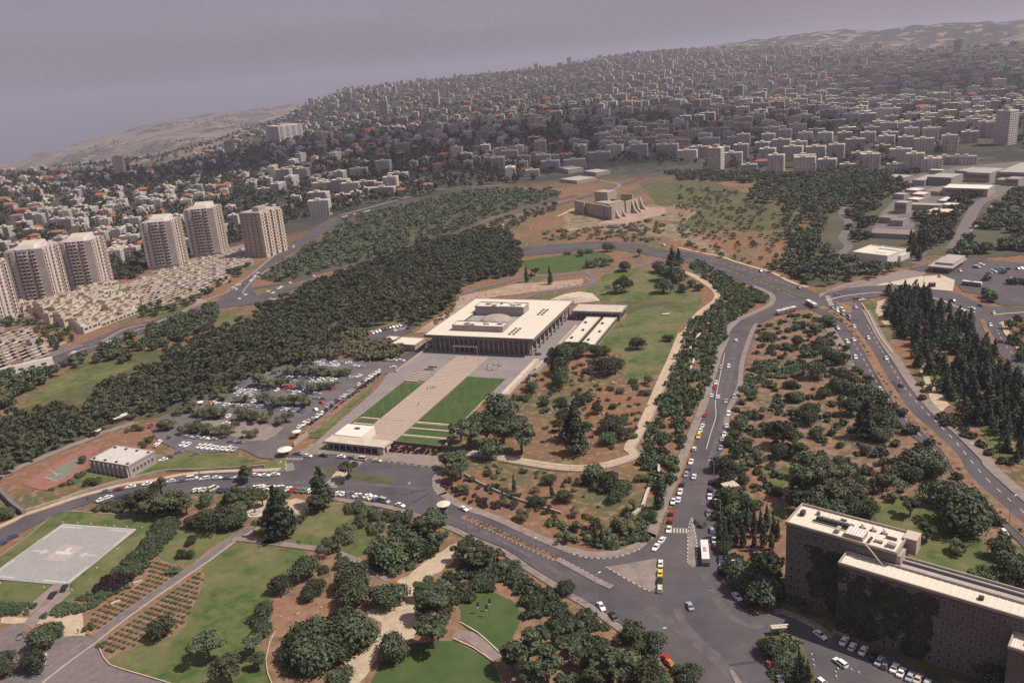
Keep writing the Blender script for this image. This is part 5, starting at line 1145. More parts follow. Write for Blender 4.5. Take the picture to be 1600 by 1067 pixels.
def T(s, where, kind0='round', big=1.0, **kw):
    """'g 185,850,130 ...' : crown centre and crown width in zoomed photo pixels; a letter suffix picks the kind"""
    k = 'o'; KM = {'r': 'round', 'p': 'pine', 'c': 'cypress', 'f': 'conifer', 'o': 'olive', 'b': 'bush'}
    for tok in s.split():
        if ',' not in tok: k = tok; continue
        kind = kind0
        if tok[-1] in KM: kind = KM[tok[-1]]; tok = tok[:-1]
        x, y, d = map(float, tok.split(','))
        X, Y = px(k, x, y); D = d * REG[k][2]; z_ = 3.
        for _ in range(4):
            p = at(X, Y, z_); dist = np.linalg.norm(p - [0, 0, CH]); dia = D * dist / FOC; z_ = DH[kind] * dia
        put_tree(p[0], p[1], dia * big, kind, where, **kw)
# hand-placed trees and bushes, zone by zone
T("g 185,850,130 150,960,110 260,810,75 0,1000,90 10,940,70r", 'on the paving at the lower left corner')
T("g 745,800,125r", 'standing in the rose beds'); T("g 800,545,60b 470,890,35b 410,810,45b", 'at the edge of the rose beds')
T("g 885,400,55 840,465,48 878,468,45 975,385,30b", 'on the small lawn beside the helipad hedge')
T("g 955,890,150p 1060,1010,150p 1170,890,110p 1210,810,90 1190,960,80p", 'on the lower part of the big park lawn')
T("g 1290,610,100 1220,725,110 1180,780,80b 1410,530,130 1460,610,100 1425,645,90 1495,540,60b 1520,420,100o 1590,360,80 1590,500,70 1540,450,60b", 'along the right edge of the big park lawn')
T("g 1380,850,170 1480,820,170 1440,930,190 1560,790,150 1570,900,140 1330,930,110 1330,1000,60b 1380,1020,50b 1560,1040,120 1500,960,110b", 'in the dense clump by the pale path')
T("g 640,230,120p 700,190,100p 740,150,90p 760,240,120p 830,215,120p 690,250,100p 860,250,80p 600,250,80p 540,240,60b 500,250,55b 470,255,50b", 'above the helipad lawn')
T("g 950,215,75 940,300,120 1010,290,125 1085,300,120 880,315,75 1040,240,60b 1110,210,100p 1150,230,70p 1080,200,70p 1140,100,80p 1170,190,80p 1210,210,80p", 'left of the sandy memorial court')
T("g 1285,270,140f 1300,210,90p 1390,305,60b 1240,320,70b 1340,320,50b 1195,320,50b 1480,150,110f 1470,230,100p 1500,195,80p", 'right of the sandy memorial court')
T("h 40,80,100p 60,250,80b 100,260,70b 120,310,90b 200,290,80b 240,300,70b 300,300,80b 350,310,60b 170,340,90b 30,380,80o 10,490,60b", 'behind the kerb of the gatehouse street')
T("h 230,440,190 290,390,170 180,480,110 330,470,120b 250,540,90b 400,440,110 360,360,120 440,340,150p 455,410,110p 410,300,80p 380,480,70b", 'in the shrubbery left of the pale path')
T("h 50,560,150 60,650,150 30,610,120 210,655,155 100,600,80b", 'beside the upper bend of the pale path'); T("h 60,820,220 130,850,110 20,900,140 250,905,155 40,760,120", 'beside the lower bend of the pale path')
T("h 450,690,180p 430,820,190p 400,630,110p 490,730,130p 390,730,110p 480,620,90b 370,900,60p", 'beside the sculpture lawn')
T("h 600,440,140p 680,480,130p 560,470,90p 640,500,110p 730,470,80p 740,520,90b 800,520,80b 830,550,70b", 'below the median of the gatehouse street')
T("h 870,900,230p 960,980,200p 800,960,120p 920,860,140p 1060,900,130p 1100,830,120p 900,1040,150p 1010,860,100p 1120,950,100p", 'right of the sculpture lawn')
T("h 1052,620,85", 'alone by the street pavement'); T("h 1365,815,140 1460,870,110 1400,890,90 1300,870,70b 1230,800,60b 1150,740,60b", 'on the corner by the white traffic sign')
T("h 1320,1000,230p 1240,960,150p 1420,1040,200p 1200,1040,150p 1500,1050,100", 'at the bottom edge below the junction')
T("h 540,30,130p 520,90,100p 560,80,90p 490,40,80p e 740,840,180 790,905,150 680,960,150p 600,980,140p 840,990,150p 700,1030,130 560,955,110p 640,900,120 830,900,90 760,960,130p", 'on the corner below the great lawn')
T("h 980,120,65 808,140,24c 983,165,26c 1040,195,85 905,215,75 940,230,60o 905,170,50o 850,285,85o 800,245,50b 760,230,40b 855,85,40b 915,95,30b 720,110,35b 690,95,50b 740,80,40b 570,165,60b 955,215,25b 1060,130,40b", 'on the red slope below the patrol path')
T("h 1050,385,85o 1090,275,70o 1100,340,70o 1180,330,105o 1290,320,110o 1240,360,80o 1330,350,90o 1440,280,85 1360,245,75o 1290,190,80 1180,90,120 1250,120,120 1310,150,100 1130,130,80b 1190,150,80b 1230,170,70b 1400,120,70b 1450,150,60b 1480,170,55c 1185,380,28c 1215,395,26c 1150,380,50b 1250,420,60b 1390,330,70b 1420,390,70b 1350,400,60b", 'in the corner wedge above the street fork')
T("e 1045,590,115 1120,575,95 1010,650,110 1025,700,110 1000,600,80 1190,585,70 1230,580,60", 'beside the end of the cream flat roofs')
T("e 1255,650,115 1215,640,80 1290,640,70", 'on the slope below the big lawn'); T("e 1380,548,78", 'alone in the middle of the big lawn'); T("e 1530,523,50", 'small and round at the right of the big lawn')
T("e 890,750,70 860,805,60b 820,800,45b 950,825,48 1025,822,62 1130,805,80 1165,795,60o 1100,780,40b 1195,855,55 1270,838,42 1000,760,45b 1150,680,60b 960,860,40b 900,700,40b", 'on the red soil above the patrol path')
T("e 1080,900,120f 1040,885,80 1100,970,110f 1140,930,70 1020,930,60p 1260,915,110 1240,980,100 1295,960,80 1310,900,60b 1350,985,50b 1360,725,45b 1430,718,60o 1370,745,40b 1420,780,50b 1300,770,50b 1260,760,40b", 'in the middle of the red enclosed slope')
T("e 1315,275,95 1290,300,70o 1320,195,62 1500,285,85 1510,220,100 1555,235,90 1480,195,70 1590,290,60 1560,190,50p 1540,150,60f 1570,150,50f f 20,240,50 60,270,50 95,290,45", 'at the far end of the big lawn')
T("e 865,228,24c 905,220,46p 885,240,30p 975,235,26c 1240,105,55 1120,130,45 1150,128,40b 1060,135,35b 1390,130,40p 1180,180,60o 1230,175,60o 1150,185,50o", 'around the far oval lawn')
T("n 640,300,105o 680,390,40o 490,450,60b 540,400,60b 450,330,60b 380,340,50b 420,310,50b r 790,470,90 690,690,80b 900,690,120b 840,700,80b 770,620,90b 600,720,60b 500,760,50b 60,990,130 0,960,90 1420,290,90b 1350,320,60b", 'around the sports hall and red court')
T("p 290,640,75 340,645,80 400,655,80 450,660,80 510,650,85o 660,680,60o 670,675,50o 600,700,22b 160,620,85 240,535,60 290,520,85 340,545,80 420,560,80 480,555,85 400,540,60 620,560,90 680,570,90 740,585,80 860,580,75 820,600,60 770,560,60", 'in the nearest tree rows of the car park', 'olive', big=1.15)
T("p 450,440,75 490,460,60 580,470,60 620,475,50 720,470,85 790,480,85 850,480,80 910,480,80 970,480,85 1000,490,60 700,360,90 760,370,80 830,375,80 950,390,60 1010,400,70 1070,395,70 1130,390,60 890,300,80 940,305,70 1000,300,80 1060,310,80 1120,310,70 1180,315,70 1230,310,60", 'in the farther tree rows of the car park', 'olive', big=1.2)
T("m 320,680,180p 620,560,140f 600,640,130p 560,690,80p 660,610,90p 40,690,160p 90,450,95p 470,760,80b 20,600,120p 120,590,90p 200,590,80b 390,600,60b 880,650,90b 960,710,120b 1050,740,90b 1000,690,80b 1150,730,80b 1220,745,80b 790,840,90 760,870,60", 'along the parking bays opposite the gatehouse')
T("f 610,855,92 500,560,52 552,540,58 540,580,40b 630,670,110 700,600,90 665,540,80 650,570,70 735,610,90 770,700,120 740,740,90 850,790,120 800,840,100 900,860,90 960,900,140 930,960,110 525,740,52 540,795,72 510,800,50 670,780,62 600,600,70b 410,520,75b 440,570,50b 690,640,60b 620,480,80b 690,440,80 560,470,70b", 'on the wooded slope between the two roads')
T("t 870,200,260p 800,140,150 960,250,180p 1000,330,160p 850,330,170 1100,60,150 1550,80,170f 1150,200,90 1080,460,220p 1180,560,180p 1000,600,160p 1060,700,150p 1300,640,180 1250,500,170o 1400,500,170o 1500,600,180 1350,760,170 1450,780,170 1230,800,160 1550,780,120 1550,320,120 1350,290,70 1200,420,150", 'in the wood behind the office block')
T("t 350,450,170 400,560,160 450,470,130 540,570,110 330,600,90 640,400,170o 560,450,130o 480,350,130 420,250,120 500,120,120 470,200,110 560,260,90b 640,330,80b 520,80,120 640,20,90o 400,720,180 520,740,170 330,760,120 460,830,160b 600,780,170b 560,880,140", 'on the right bank of the long street')
T("i 190,340,34c 215,360,34c 240,330,34c 290,320,32c 320,300,34c 350,330,36c 380,310,34c 410,300,36c 300,380,34c 350,400,32c 395,380,34c 440,330,36c 265,380,30c 430,400,30c 460,360,28c 525,190,30c", 'in the stand left of the office block')
T("i 320,560,170 400,640,170 250,530,110 290,600,110 370,560,120 210,430,80 230,410,70 430,600,100 100,330,50b 560,700,70b 520,680,60b", 'in front of the office block entrance')
T("i 600,120,200p 560,220,130p 700,180,180o 830,180,150o 640,240,150 720,250,140 880,250,110 800,240,100 950,130,140o 1020,60,130 1120,30,150 1080,90,110 1180,60,130 1000,200,70o", 'on the slope above the office roof')
T("i 1075,250,90p 1150,360,85p 1290,250,230 1250,180,150 1370,300,160 1340,220,140 1330,330,120 1300,440,85o 1490,440,110 1540,500,140 1580,600,130 1600,530,120 1560,570,80 1380,560,90b 1440,570,80b", 'on the lawn behind the long office roof')
T("i 430,900,110 480,960,90 460,1000,80b 560,960,40c 580,1000,40c 600,1030,40c 545,1000,40c 520,900,60b 490,1050,60b 60,1020,110 20,1050,80 0,1000,60", 'on the islands at the car park mouth')
T("i 1400,930,160 1450,980,170 1370,890,110 1480,1040,150 1560,1020,60c 1580,1060,60c", 'against the office block wall at the bottom')
# named groves: every trunk a tree of its own while the count allows
def grove(poly_s, n_, kind, dia, where, rs, mix=None):
    poly = pts(poly_s)
    P_ = scatter(poly, n_, rs)
    for x, y in P_:
        if NTREE[0] >= 640: return
        kd = rs.choice(mix) if mix else kind
        put_tree(x, y, rs.uniform(*dia), kd, where, rs, hscale=.55 if kd == 'cypress' else .8)
# stuff: woods that read as one mass, built as one leafy mesh
def tree_mass(name, poly_s, spacing, dia, kind, matn, label, cat='wood', leaves=110, size=.16, hs=1.0, seed=1, draped=False, avoid=True, cover=None, maxn=4000):
    poly = [p[:2] for p in pts(poly_s)] if isinstance(poly_s, str) else poly_s
    rs = random.Random(seed); n_ = min(maxn, int(area(poly) / spacing ** 2)); P_ = scatter(poly, n_, rs); VV = []; mb = MB(); rng = np.random.default_rng(seed)
    lib = []
    for i in range(6):
        c, r_, th, H = crown_blobs(kind, rng); lib.append(leaf_quads(c, r_, leaves, size, rng))
    for x, y in P_:
        s_ = rs.uniform(*dia); a = rs.uniform(0, 6.28); q = lib[rs.randrange(6)]; c_, sn = math.cos(a), math.sin(a)
        z_ = float(terrain(x, y)) if draped else 0
        VV.append(np.stack([x + s_ * (q[:, 0] * c_ - q[:, 1] * sn), y + s_ * (q[:, 0] * sn + q[:, 1] * c_), z_ + s_ * hs * q[:, 2]], 1).astype(np.float32))
    if not VV: return
    return tag(mkobj(name, quads_mesh(name, np.concatenate(VV), matn)), label, cat, kind='stuff')
rs = random.Random(21)
grove("f 965,318 1030,312 1120,335 1250,392 1335,462 1400,545 1500,650 1600,740 1600,1000 1500,1000 1400,960 1300,900 1240,820 1230,720 1130,690 1070,620 1000,500 955,420", 190, 'cypress', (4.2, 6.5), 'in the cypress grove between the right-hand roads', rs, mix=['cypress', 'conifer', 'conifer', 'cypress'])
grove("i 1500,0 1600,0 1600,60 1540,40", 4, 'cypress', (3, 4), 'in the cypress grove between the right-hand roads', rs)
grove("q 700,90 830,90 820,230 720,260 660,180", 14, 'cypress', (4, 6), 'beside the white museum building', rs)
tree_mass('woodland', "f 965,330 1030,330 1250,405 1335,475 1400,560 1500,670 1640,760 1640,1030 1500,1010 1300,900 1130,690 1000,500", 7.5, (3, 5.5), 'conifer', 'cypress', 'dark conifer undergrowth filling the grove between the right-hand roads', leaves=220, size=.14, seed=5)
# valley woods
tree_mass('woodland', "d -60,930 0,905 140,880 280,860 400,880 440,800 520,750 640,690 760,650 760,600 900,560 940,510 1090,470 1200,440 1200,400 1310,355 1440,290 1600,235 e 120,190 250,150 400,100 560,60 640,40 760,40 830,120 850,160 820,240 640,270 560,300 540,360 420,450 340,500 280,440 120,500 0,540 d 1440,690 1350,640 1150,740 1050,800 900,830 700,900 600,900 450,975 230,1060 0,1180 -100,1180", 4.4, (4.2, 7.2), 'pine', 'wood', 'dense dark wood filling the valley beside the car park', leaves=110, size=.19, hs=1.05, seed=2, maxn=11000)
tree_mass('woodland', "p 830,280 1000,160 1100,60 1300,70 1360,120 1430,150 1590,170 1600,230 1380,240 1050,230", 6, (6, 9), 'olive', 'olive', 'grey-green trees between the car park and the hall', leaves=220, size=.13, seed=3)
tree_mass('woodland', "d 0,860 110,820 120,740 60,700 -80,740 -100,900", 7, (7, 10), 'round', 'round', 'dark trees by the highway at the left photo edge', leaves=260, size=.14, seed=4)
tree_mass('woodland', "d 130,720 240,650 330,640 450,600 520,560 640,510 800,450 1000,385 1010,440 940,500 850,550 700,590 560,650 480,640 330,670 250,720 160,790", 7, (6, 9.5), 'round', 'round', 'row of dark trees along the near side of the valley highway', leaves=220, size=.14, seed=6)
tree_mass('woodland', "d 1200,260 1320,170 1420,110 1570,20 s 160,360 300,300 640,225 900,160 1150,140 1290,140 1480,140 1500,180 1100,300 900,380 700,455 480,520 240,588 100,610 d 1450,235 1300,268 1230,275", 8, (5, 8.5), 'olive', 'wood', 'scrubby wood between the two valley roads', leaves=130, size=.16, seed=7, maxn=3200)
tree_mass('woodland', "s 720,480 900,400 1100,335 1300,270 1480,218 1500,260 1300,330 1180,400 1080,410 900,450 760,500", 8, (4, 7), 'olive', 'wood', 'scrub strip between the carriageways of the valley road', leaves=110, size=.16, seed=8)
tree_mass('woodland', "s 660,520 860,455 1050,400 1180,410 1230,440 1300,480 1080,515 1100,560 1280,600 1250,660 1160,610 1000,620 900,690", 7, (5, 8), 'pine', 'wood', 'wooded tip of the valley beyond the hall', leaves=150, size=.15, hs=1.2, seed=9)
tree_mass('scrub', "y -300,830 200,790 560,750 900,740 1300,640 1596,560 1596,980 1200,980 700,950 100,950 -300,980", 8, (3, 6.5), 'bush', 'olive', 'grey-green scrub between the fortress slope and the ring road', 'scrub', leaves=90, size=.2, seed=10)
tree_mass('scrub', "c 0,860 340,900 540,1067 f 640,30 760,180 860,200 600,285 430,225 200,155 0,110 c 0,1000", 11, (2.8, 6), 'olive', 'olive', 'scrub dotting the dry slope above the ring road', 'scrub', leaves=110, size=.18, seed=11)
tree_mass('woodland', "c 320,930 340,880 480,830 560,820 680,790 880,800 930,850 800,930 780,960 640,1030 560,1060 f 560,30 700,0 640,80 760,180 860,215 1040,205 980,235 750,290 620,290 430,225 520,150 500,20 c 480,960", 7.5, (6, 10), 'pine', 'wood', 'dark wood on the slope beside the museum', leaves=170, size=.15, seed=12, maxn=2600)
tree_mass('woodland', "v 700,700 900,640 1010,560 1090,520 1050,600 900,760 820,900 840,1060 480,1060 520,900 480,820 440,700", 8, (6, 10), 'round', 'wood', 'trees between the museum blocks and the approach path', leaves=200, size=.15, seed=13)
tree_mass('woodland', "v 1480,480 1700,420 1700,900 1300,1067 1000,1067 1060,900 1180,760 1330,600 f 1400,40 1700,60 1700,130 1450,130 1300,170 1250,160", 8, (7, 11), 'round', 'wood', 'dark park trees right of the museum approach', leaves=200, size=.15, seed=14, maxn=1800)
tree_mass('woodland', "v 880,520 1040,420 1080,480 1040,560 900,620 830,600", 6, (7, 10), 'round', 'wood', 'trees in the middle of the museum blocks', leaves=240, size=.14, seed=15)
tree_mass('woodland', "c -60,800 660,812 980,800 1060,775 1140,770 1120,800 940,840 560,830 300,850 0,835", 7.5, (5, 9), 'round', 'wood', 'tree line below the eastern apartment rows', leaves=130, size=.17, seed=16)
tree_mass('woodland', "q 1290,380 1620,420 1620,440 1300,400", 5, (4, 6), 'round', 'round', 'tree strip inside the museum car park', leaves=200, size=.15, seed=17)
tree_mass('woodland', "q 1240,470 1330,480 1320,545 1400,550 1390,580 1240,545", 6, (6, 9), 'round', 'round', 'trees beside the bus in the museum car park', leaves=300, size=.13, seed=18)
tree_mass('woodland', "q 1480,740 1640,720 1700,1100 1580,1020 1500,900", 7, (5, 8), 'round', 'round', 'trees right of the far junction', leaves=260, size=.14, seed=19)
tree_mass('woodland', "v -250,330 0,330 320,325 420,430 240,500 80,640 -100,760 -250,900", 7.5, (4, 9), 'round', 'wood', 'trees and shrubs between the curving lane and the museum blocks', leaves=150, size=.16, seed=51)
tree_mass('woodland', "v -200,900 -60,780 80,760 0,880 -20,960 -160,1000", 7, (5, 9), 'round', 'wood', 'trees left of the low wide museum roof', leaves=170, size=.16, seed=52)
tree_mass('garden_shrubs', "l -200,640 60,500 170,480 400,570 640,610 800,690 760,760 520,880 440,850 300,650 j -100,820 100,700 430,640 620,620 900,400 1000,330 1150,230 1190,280 1000,450 640,660 400,780 100,850", 8, (3, 7), 'round', 'round', 'garden trees and shrubs along the foot of the stepped houses', 'shrubbery', leaves=150, size=.17, seed=53)
tree_mass('garden_shrubs', "l 60,400 240,330 700,280 1180,150 j 0,430 240,300 560,230 700,150 1000,60 1180,20 1200,120 1400,60 1500,-80 900,-150 500,0 -100,200 -300,250", 9, (5, 9), 'round', 'wood', 'trees between the apartment towers', 'trees', leaves=140, size=.17, seed=54)
tree_mass('woodland', "o 1650,640 1760,560 2200,560 2300,1000 1900,1100 1750,830 1690,740", 9, (5, 10), 'round', 'round', 'trees right of the dual road beyond the cypress grove', leaves=150, size=.17, seed=61, maxn=1200)
tree_mass('woodland', "o 1640,300 2100,300 2200,520 1780,520 1700,440", 12, (6, 10), 'round', 'wood', 'trees right of the museum hill', leaves=130, size=.17, seed=62, maxn=1200)
# greenery strips around the compound
tree_mass('shrubbery', "f 40,195 110,175 200,235 290,285 370,320 410,350 395,372 330,395 240,455 215,490 215,540 180,610 140,740 90,830 30,950 0,1067 e 1600,1000 1500,1040 h 1560,80 1490,230 1470,160 1400,100 1380,30 e 1590,560 f 60,460 120,415 190,360 195,320 100,235", 3.6, (3.2, 6.2), 'bush', 'bush', 'dense green shrubs on the bank between the patrol path and the street', 'shrubbery', leaves=190, size=.16, hs=1.3, seed=20, maxn=2600)
tree_mass('shrubbery', "h 945,300 1010,380 1080,420 1200,455 1320,450 1400,420 1465,350 1460,310 1380,330 1290,360 1180,370 1090,350 1020,320", 3.2, (2.5, 4.5), 'bush', 'bush', 'green shrubs inside the curved kerb of the street fork', 'shrubbery', leaves=170, size=.17, seed=21)
tree_mass('shrubbery', "h 480,145 520,160 640,200 780,250 760,270 690,262 590,225 510,190", 2.0, (1.8, 2.8), 'bush', 'purple_hedge', 'dark purple hedge rows on the street corner', 'hedge', leaves=160, size=.16, seed=22)
tree_mass('shrubbery', "h 560,105 620,110 720,155 820,200 940,240 1010,280 1000,300 900,262 760,222 640,175", 3, (2, 4), 'bush', 'bush', 'loose shrubs along the stone terrace wall on the corner slope', 'shrubbery', leaves=140, size=.17, seed=23)
tree_mass('shrubbery', "h 470,590 560,540 700,500 830,520 870,580 960,640 1020,700 1100,740 1200,790 1290,920 1180,900 1060,860 960,800 880,770 820,700 740,655 640,640 570,690 490,670", 2.8, (3, 5.5), 'bush', 'hedge', 'thick dark shrub belt wrapping the sculpture lawn', 'shrubbery', leaves=230, size=.15, hs=1.1, seed=24)
tree_mass('shrubbery', "h 120,480 180,400 250,330 400,340 470,430 420,480 300,560 200,560", 3, (3, 5), 'bush', 'hedge', 'dark shrub bed left of the pale path', 'shrubbery', leaves=200, size=.16, seed=25)
tree_mass('shrubbery', "h 1150,740 1300,900 1480,980 1600,1130 1000,1130 1050,950", 3.5, (3, 5.5), 'bush', 'bush', 'dense shrubs at the bottom edge below the big junction', 'shrubbery', leaves=200, size=.16, seed=26)
tree_mass('hedge', "g 770,290 825,300 830,345 770,420 700,500 640,575 500,575 590,500 680,400 740,310", 1.15, (2.0, 3.0), 'bush', 'hedge', 'broad clipped green hedge beside the helipad lawn', 'hedge', leaves=110, size=.19, hs=1.1, seed=27, maxn=4000)
tree_mass('hedge', "g 500,572 630,568 600,610 520,650 430,652 440,610", 1.15, (2.0, 2.8), 'bush', 'purple_hedge', 'dark purple section of the helipad hedge', 'hedge', leaves=150, size=.17, hs=1.1, seed=28)
tree_mass('hedge', "g 430,655 540,640 590,625 520,665 400,735 300,760 200,762 270,712", 1.15, (1.9, 2.8), 'bush', 'hedge', 'lower green hedge curving to the driveway', 'hedge', leaves=150, size=.17, seed=29)
tree_mass('hedge', "g -60,695 0,693 130,705 170,705 140,750 0,757 -60,757", 1.2, (1.9, 2.8), 'bush', 'hedge', 'green hedge left of the driveway', 'hedge', leaves=150, size=.17, seed=30)
tree_mass('shrubbery', "g 400,262 560,225 700,250 900,240 830,285 740,290 430,270", 2.6, (2.2, 3.8), 'bush', 'bush', 'low shrubs under the roadside pines', 'shrubbery', leaves=160, size=.16, seed=31)
tree_mass('shrubbery', "f 370,640 560,640 600,690 450,740 400,760 340,800 290,790 320,720", 3.4, (3, 5), 'bush', 'bush', 'bright green shrub patch on the slope between the roads', 'shrubbery', leaves=190, size=.16, seed=32)
tree_mass('shrubbery', "f 340,640 370,480 440,440 600,420 700,470 780,600 860,740 960,880 1100,1000 1200,1067 i 1200,60 900,300 560,250 330,180 t 300,1000 330,700 f 270,800", 6.3, (2.2, 5.5), 'bush', 'bush', 'scattered shrubs on the red slope between the two roads', 'shrubbery', leaves=170, size=.16, seed=33, maxn=2600)
tree_mass('shrubbery', "t 1150,350 1600,500 1600,900 1250,830 1000,760 960,560", 5.5, (3.5, 6.5), 'bush', 'bush', 'dense undergrowth in the wood behind the office block', 'shrubbery', leaves=190, size=.16, seed=34)
tree_mass('shrubbery', "f 720,480 700,470 800,640 i 1200,10 1240,60 1400,240 1560,420 1500,440 1350,250 1180,70 f 1000,960 860,740", 4.5, (3.5, 6), 'round', 'round', 'dark tree belt along the left carriageway', 'shrubbery', leaves=220, size=.15, seed=35)
tree_mass('shrubbery', "f 1130,740 1260,880 1400,1000 1600,1060 i 1600,110 1500,60 1400,10 f 1250,960 1120,800", 5, (3, 5.5), 'bush', 'bush', 'shrubs along the right-hand pavement', 'shrubbery', leaves=170, size=.16, seed=36)
tree_mass('shrubbery', "e 560,340 500,450 440,500 410,450 520,360 560,300", 5, (3, 5), 'bush', 'olive', 'bushes on the pink bank behind the hall', 'shrubbery', leaves=140, size=.16, seed=37)
tree_mass('shrubbery', "t 250,880 430,800 600,860 560,1000 440,1060 u 560,100 620,250 700,240 900,200 960,260 960,480 880,560 740,540 600,350 545,150", 3.2, (3, 5.5), 'bush', 'hedge', 'dense shrubs under the cypress stand left of the office block', 'shrubbery', leaves=200, size=.16, seed=38)
tree_mass('shrubbery', "u 800,760 950,740 1060,790 1090,900 1150,1000 1180,1080 900,1090 870,960", 3.2, (2, 4), 'bush', 'bush', 'shrubs on the island at the car park mouth', 'shrubbery', leaves=170, size=.16, seed=39)
tree_mass('shrubbery', "e 860,560 1000,560 1090,640 1310,620 1300,760 1440,760 1380,980 1250,1050 1100,1060 950,960 900,800 830,830 850,720 960,660", 8, (1.8, 3.8), 'bush', 'olive', 'scattered low shrubs inside the enclosed slope', 'shrubbery', leaves=120, size=.18, seed=40)
tree_mass('shrubbery', "h 590,50 900,70 1080,110 1100,180 1300,200 1430,200 1340,300 1100,260 900,200 700,130", 8, (1.2, 2.6), 'bush', 'olive', 'scattered low shrubs on the red slope below the patrol path', 'shrubbery', leaves=110, size=.18, seed=41)
rows_l = 1
# rose rows laid out in lines
def rows_mass(name, poly_s, ang, dx, dy, dia, matn, label, cat):
    poly = pts(poly_s); c_, s_ = math.cos(ang), math.sin(ang); rng = np.random.default_rng(3); c, r_, th, H = crown_blobs('bush', rng); q = leaf_quads(c, r_, 60, .3, rng); VV = []; rs_ = random.Random(9)
    X = [(p[0] * c_ + p[1] * s_, -p[0] * s_ + p[1] * c_) for p in poly]; y = min(a[1] for a in X)
    while y < max(a[1] for a in X):
        x = min(a[0] for a in X)
        while x < max(a[0] for a in X):
            wx, wy = x * c_ - y * s_, x * s_ + y * c_
            if inpoly(wx, wy, poly): sc_ = rs_.uniform(*dia); VV.append((q * sc_ + [wx + rs_.uniform(-.1, .1), wy, .03]).astype(np.float32))
            x += dx
        y += dy
    return tag(mkobj(name, quads_mesh(name, np.concatenate(VV), matn)), label, cat, kind='stuff')
ra_ = dir_angle(P('C', 490, 660), P('C', 930, 345))
rows_mass('rose_bushes', "C 500,705 600,620 740,510 880,410 970,358 990,385 955,480 915,560 875,635 800,677 690,697 590,735 520,768", ra_, 2.3, 2.0, (.9, 1.3), 'hedge', 'neat rows of small rose bushes in the red bed right of the diagonal path', 'rose bushes')
rows_mass('rose_bushes', "C 425,640 430,565 545,478 655,440 720,385 745,300 905,340 845,388 700,488 480,645", ra_, 2.3, 2.0, (.9, 1.3), 'hedge', 'rows of small rose bushes in the red bed left of the diagonal path', 'rose bushes')
rows_mass('median_bushes', "h 585,292 1012,488 1005,505 578,308", dir_angle(P('h', 580, 300), P('h', 1010, 497)), 2.4, 1.3, (1.3, 1.7), 'hedge', 'single file of small clipped bushes on the street median', 'bushes')
tree_mass('flower_bed', krect(-12.5, -8, -110, -40), 1.3, (1.2, 1.9), 'bush', 'purple_hedge', 'long dark red planting bed beside the car park', 'flower bed', leaves=50, size=.3, seed=44, maxn=900)
tree_mass('flower_bed', krect(43, 68, -130, -122.5), 1.4, (1.2, 1.9), 'bush', 'purple_hedge', 'dark planting below the last strip of lawn beside the gatehouse', 'flower bed', leaves=60, size=.28, seed=45)
tree_mass('median_plants', "f 662,382 720,410 780,458 830,515 870,575 912,650 952,720 1002,800 1062,880 1152,962 1260,1067 i 1320,110 1470,250 1600,370 1590,380 1455,258 1305,118 f 1245,1072 1142,968 1050,886 990,805 940,725 900,655 858,580 820,524 770,468 712,420", 2.2, (1.1, 1.9), 'bush', 'olive', 'dry plants along the planted median of the dual road', 'median plants', leaves=70, size=.26, seed=46)
tree_mass('ivy', [(0, 0)], 1, (1, 1), 'bush', 'ivy', '', maxn=0) if False else None
# ivy on the office front
rng = np.random.default_rng(8); V = []
c_, s_ = math.cos(OA), math.sin(OA)
for _ in range(95):
    u0 = rng.uniform(8, 42); z0 = rng.uniform(1, 19) if u0 > 17.5 else rng.uniform(1, 22); v0 = -7.15 if u0 > 18 else -.15
    rr_ = rng.uniform(1.2, 3.2); n_ = 75; a = rng.uniform(0, 6.28, n_); q = rr_ * np.sqrt(rng.random(n_)); uu = u0 + q * np.cos(a); zz = np.clip(z0 + q * np.sin(a) * 1.3, .3, 20.5)
    if u0 < 18: uu = np.minimum(uu, 17.8)
    else: uu = np.maximum(uu, 18.1)
    for k_ in range(n_):
        du, dz = rng.uniform(.15, .4), rng.uniform(.15, .4); o_ = v0 - rng.uniform(0, .22)
        for su, sz_ in ((-1, -1), (1, -1), (1, 1), (-1, 1)):
            U_, Z_ = uu[k_] + su * du, zz[k_] + sz_ * dz; W_ = o_ - .12 * su * rng.random(); V.append((76.3 + c_ * U_ - s_ * W_, 219.0 + s_ * U_ + c_ * W_, Z_))
tag(mkobj('ivy', quads_mesh('ivy', np.array(V), 'ivy')), 'dark ivy sheets climbing the left part of the office block wall', 'ivy', kind='stuff')
# city trees
rs = random.Random(31); VV = []; rng = np.random.default_rng(31); lib = []
for i in range(8):
    c, r_, th, H = crown_blobs(['round', 'pine', 'round', 'conifer'][i % 4], rng); lib.append(leaf_quads(c, r_, 46, .26, rng))
nt_ = 0; r = 800.
while r < 6500:
    a = math.radians(-36)
    while a < math.radians(38):
        x = r * math.sin(a) + rs.uniform(-12, 12); y = r * math.cos(a) + rs.uniform(-22, 22) * r / 1500; z_ = float(terrain(x, y)); X, Y = proj((x, y, z_)); a += (13 if r < 2500 else 17) * (.6 + rs.random()) / r
        if X < -60 or X > 1680 or Y > front_y(X) - 1: continue
        if blocked(x, y) : continue
        hill_ = r > np.interp(math.atan2(x, y), T_AZ, R1)
        if hill_ and (hnoise(x * 1.1 + 300, y * 1.1) < .15): continue
        if X > 1000 and rs.random() < .22: continue
        if hnoise(x * 2.1 + 500, y * 1.7) < .1 and rs.random() < .4: continue
        s_ = rs.uniform(7.5, 12.5) * (1 if r < 2000 else .9) * ((.9 if r < 2000 else .72) if X > 930 else 1); q = lib[rs.randrange(8)]
        VV.append((q * s_ + [x, y, z_]).astype(np.float32)); nt_ += 1
    r *= 1.016 if r < 2500 else 1.022
print('city trees', nt_)
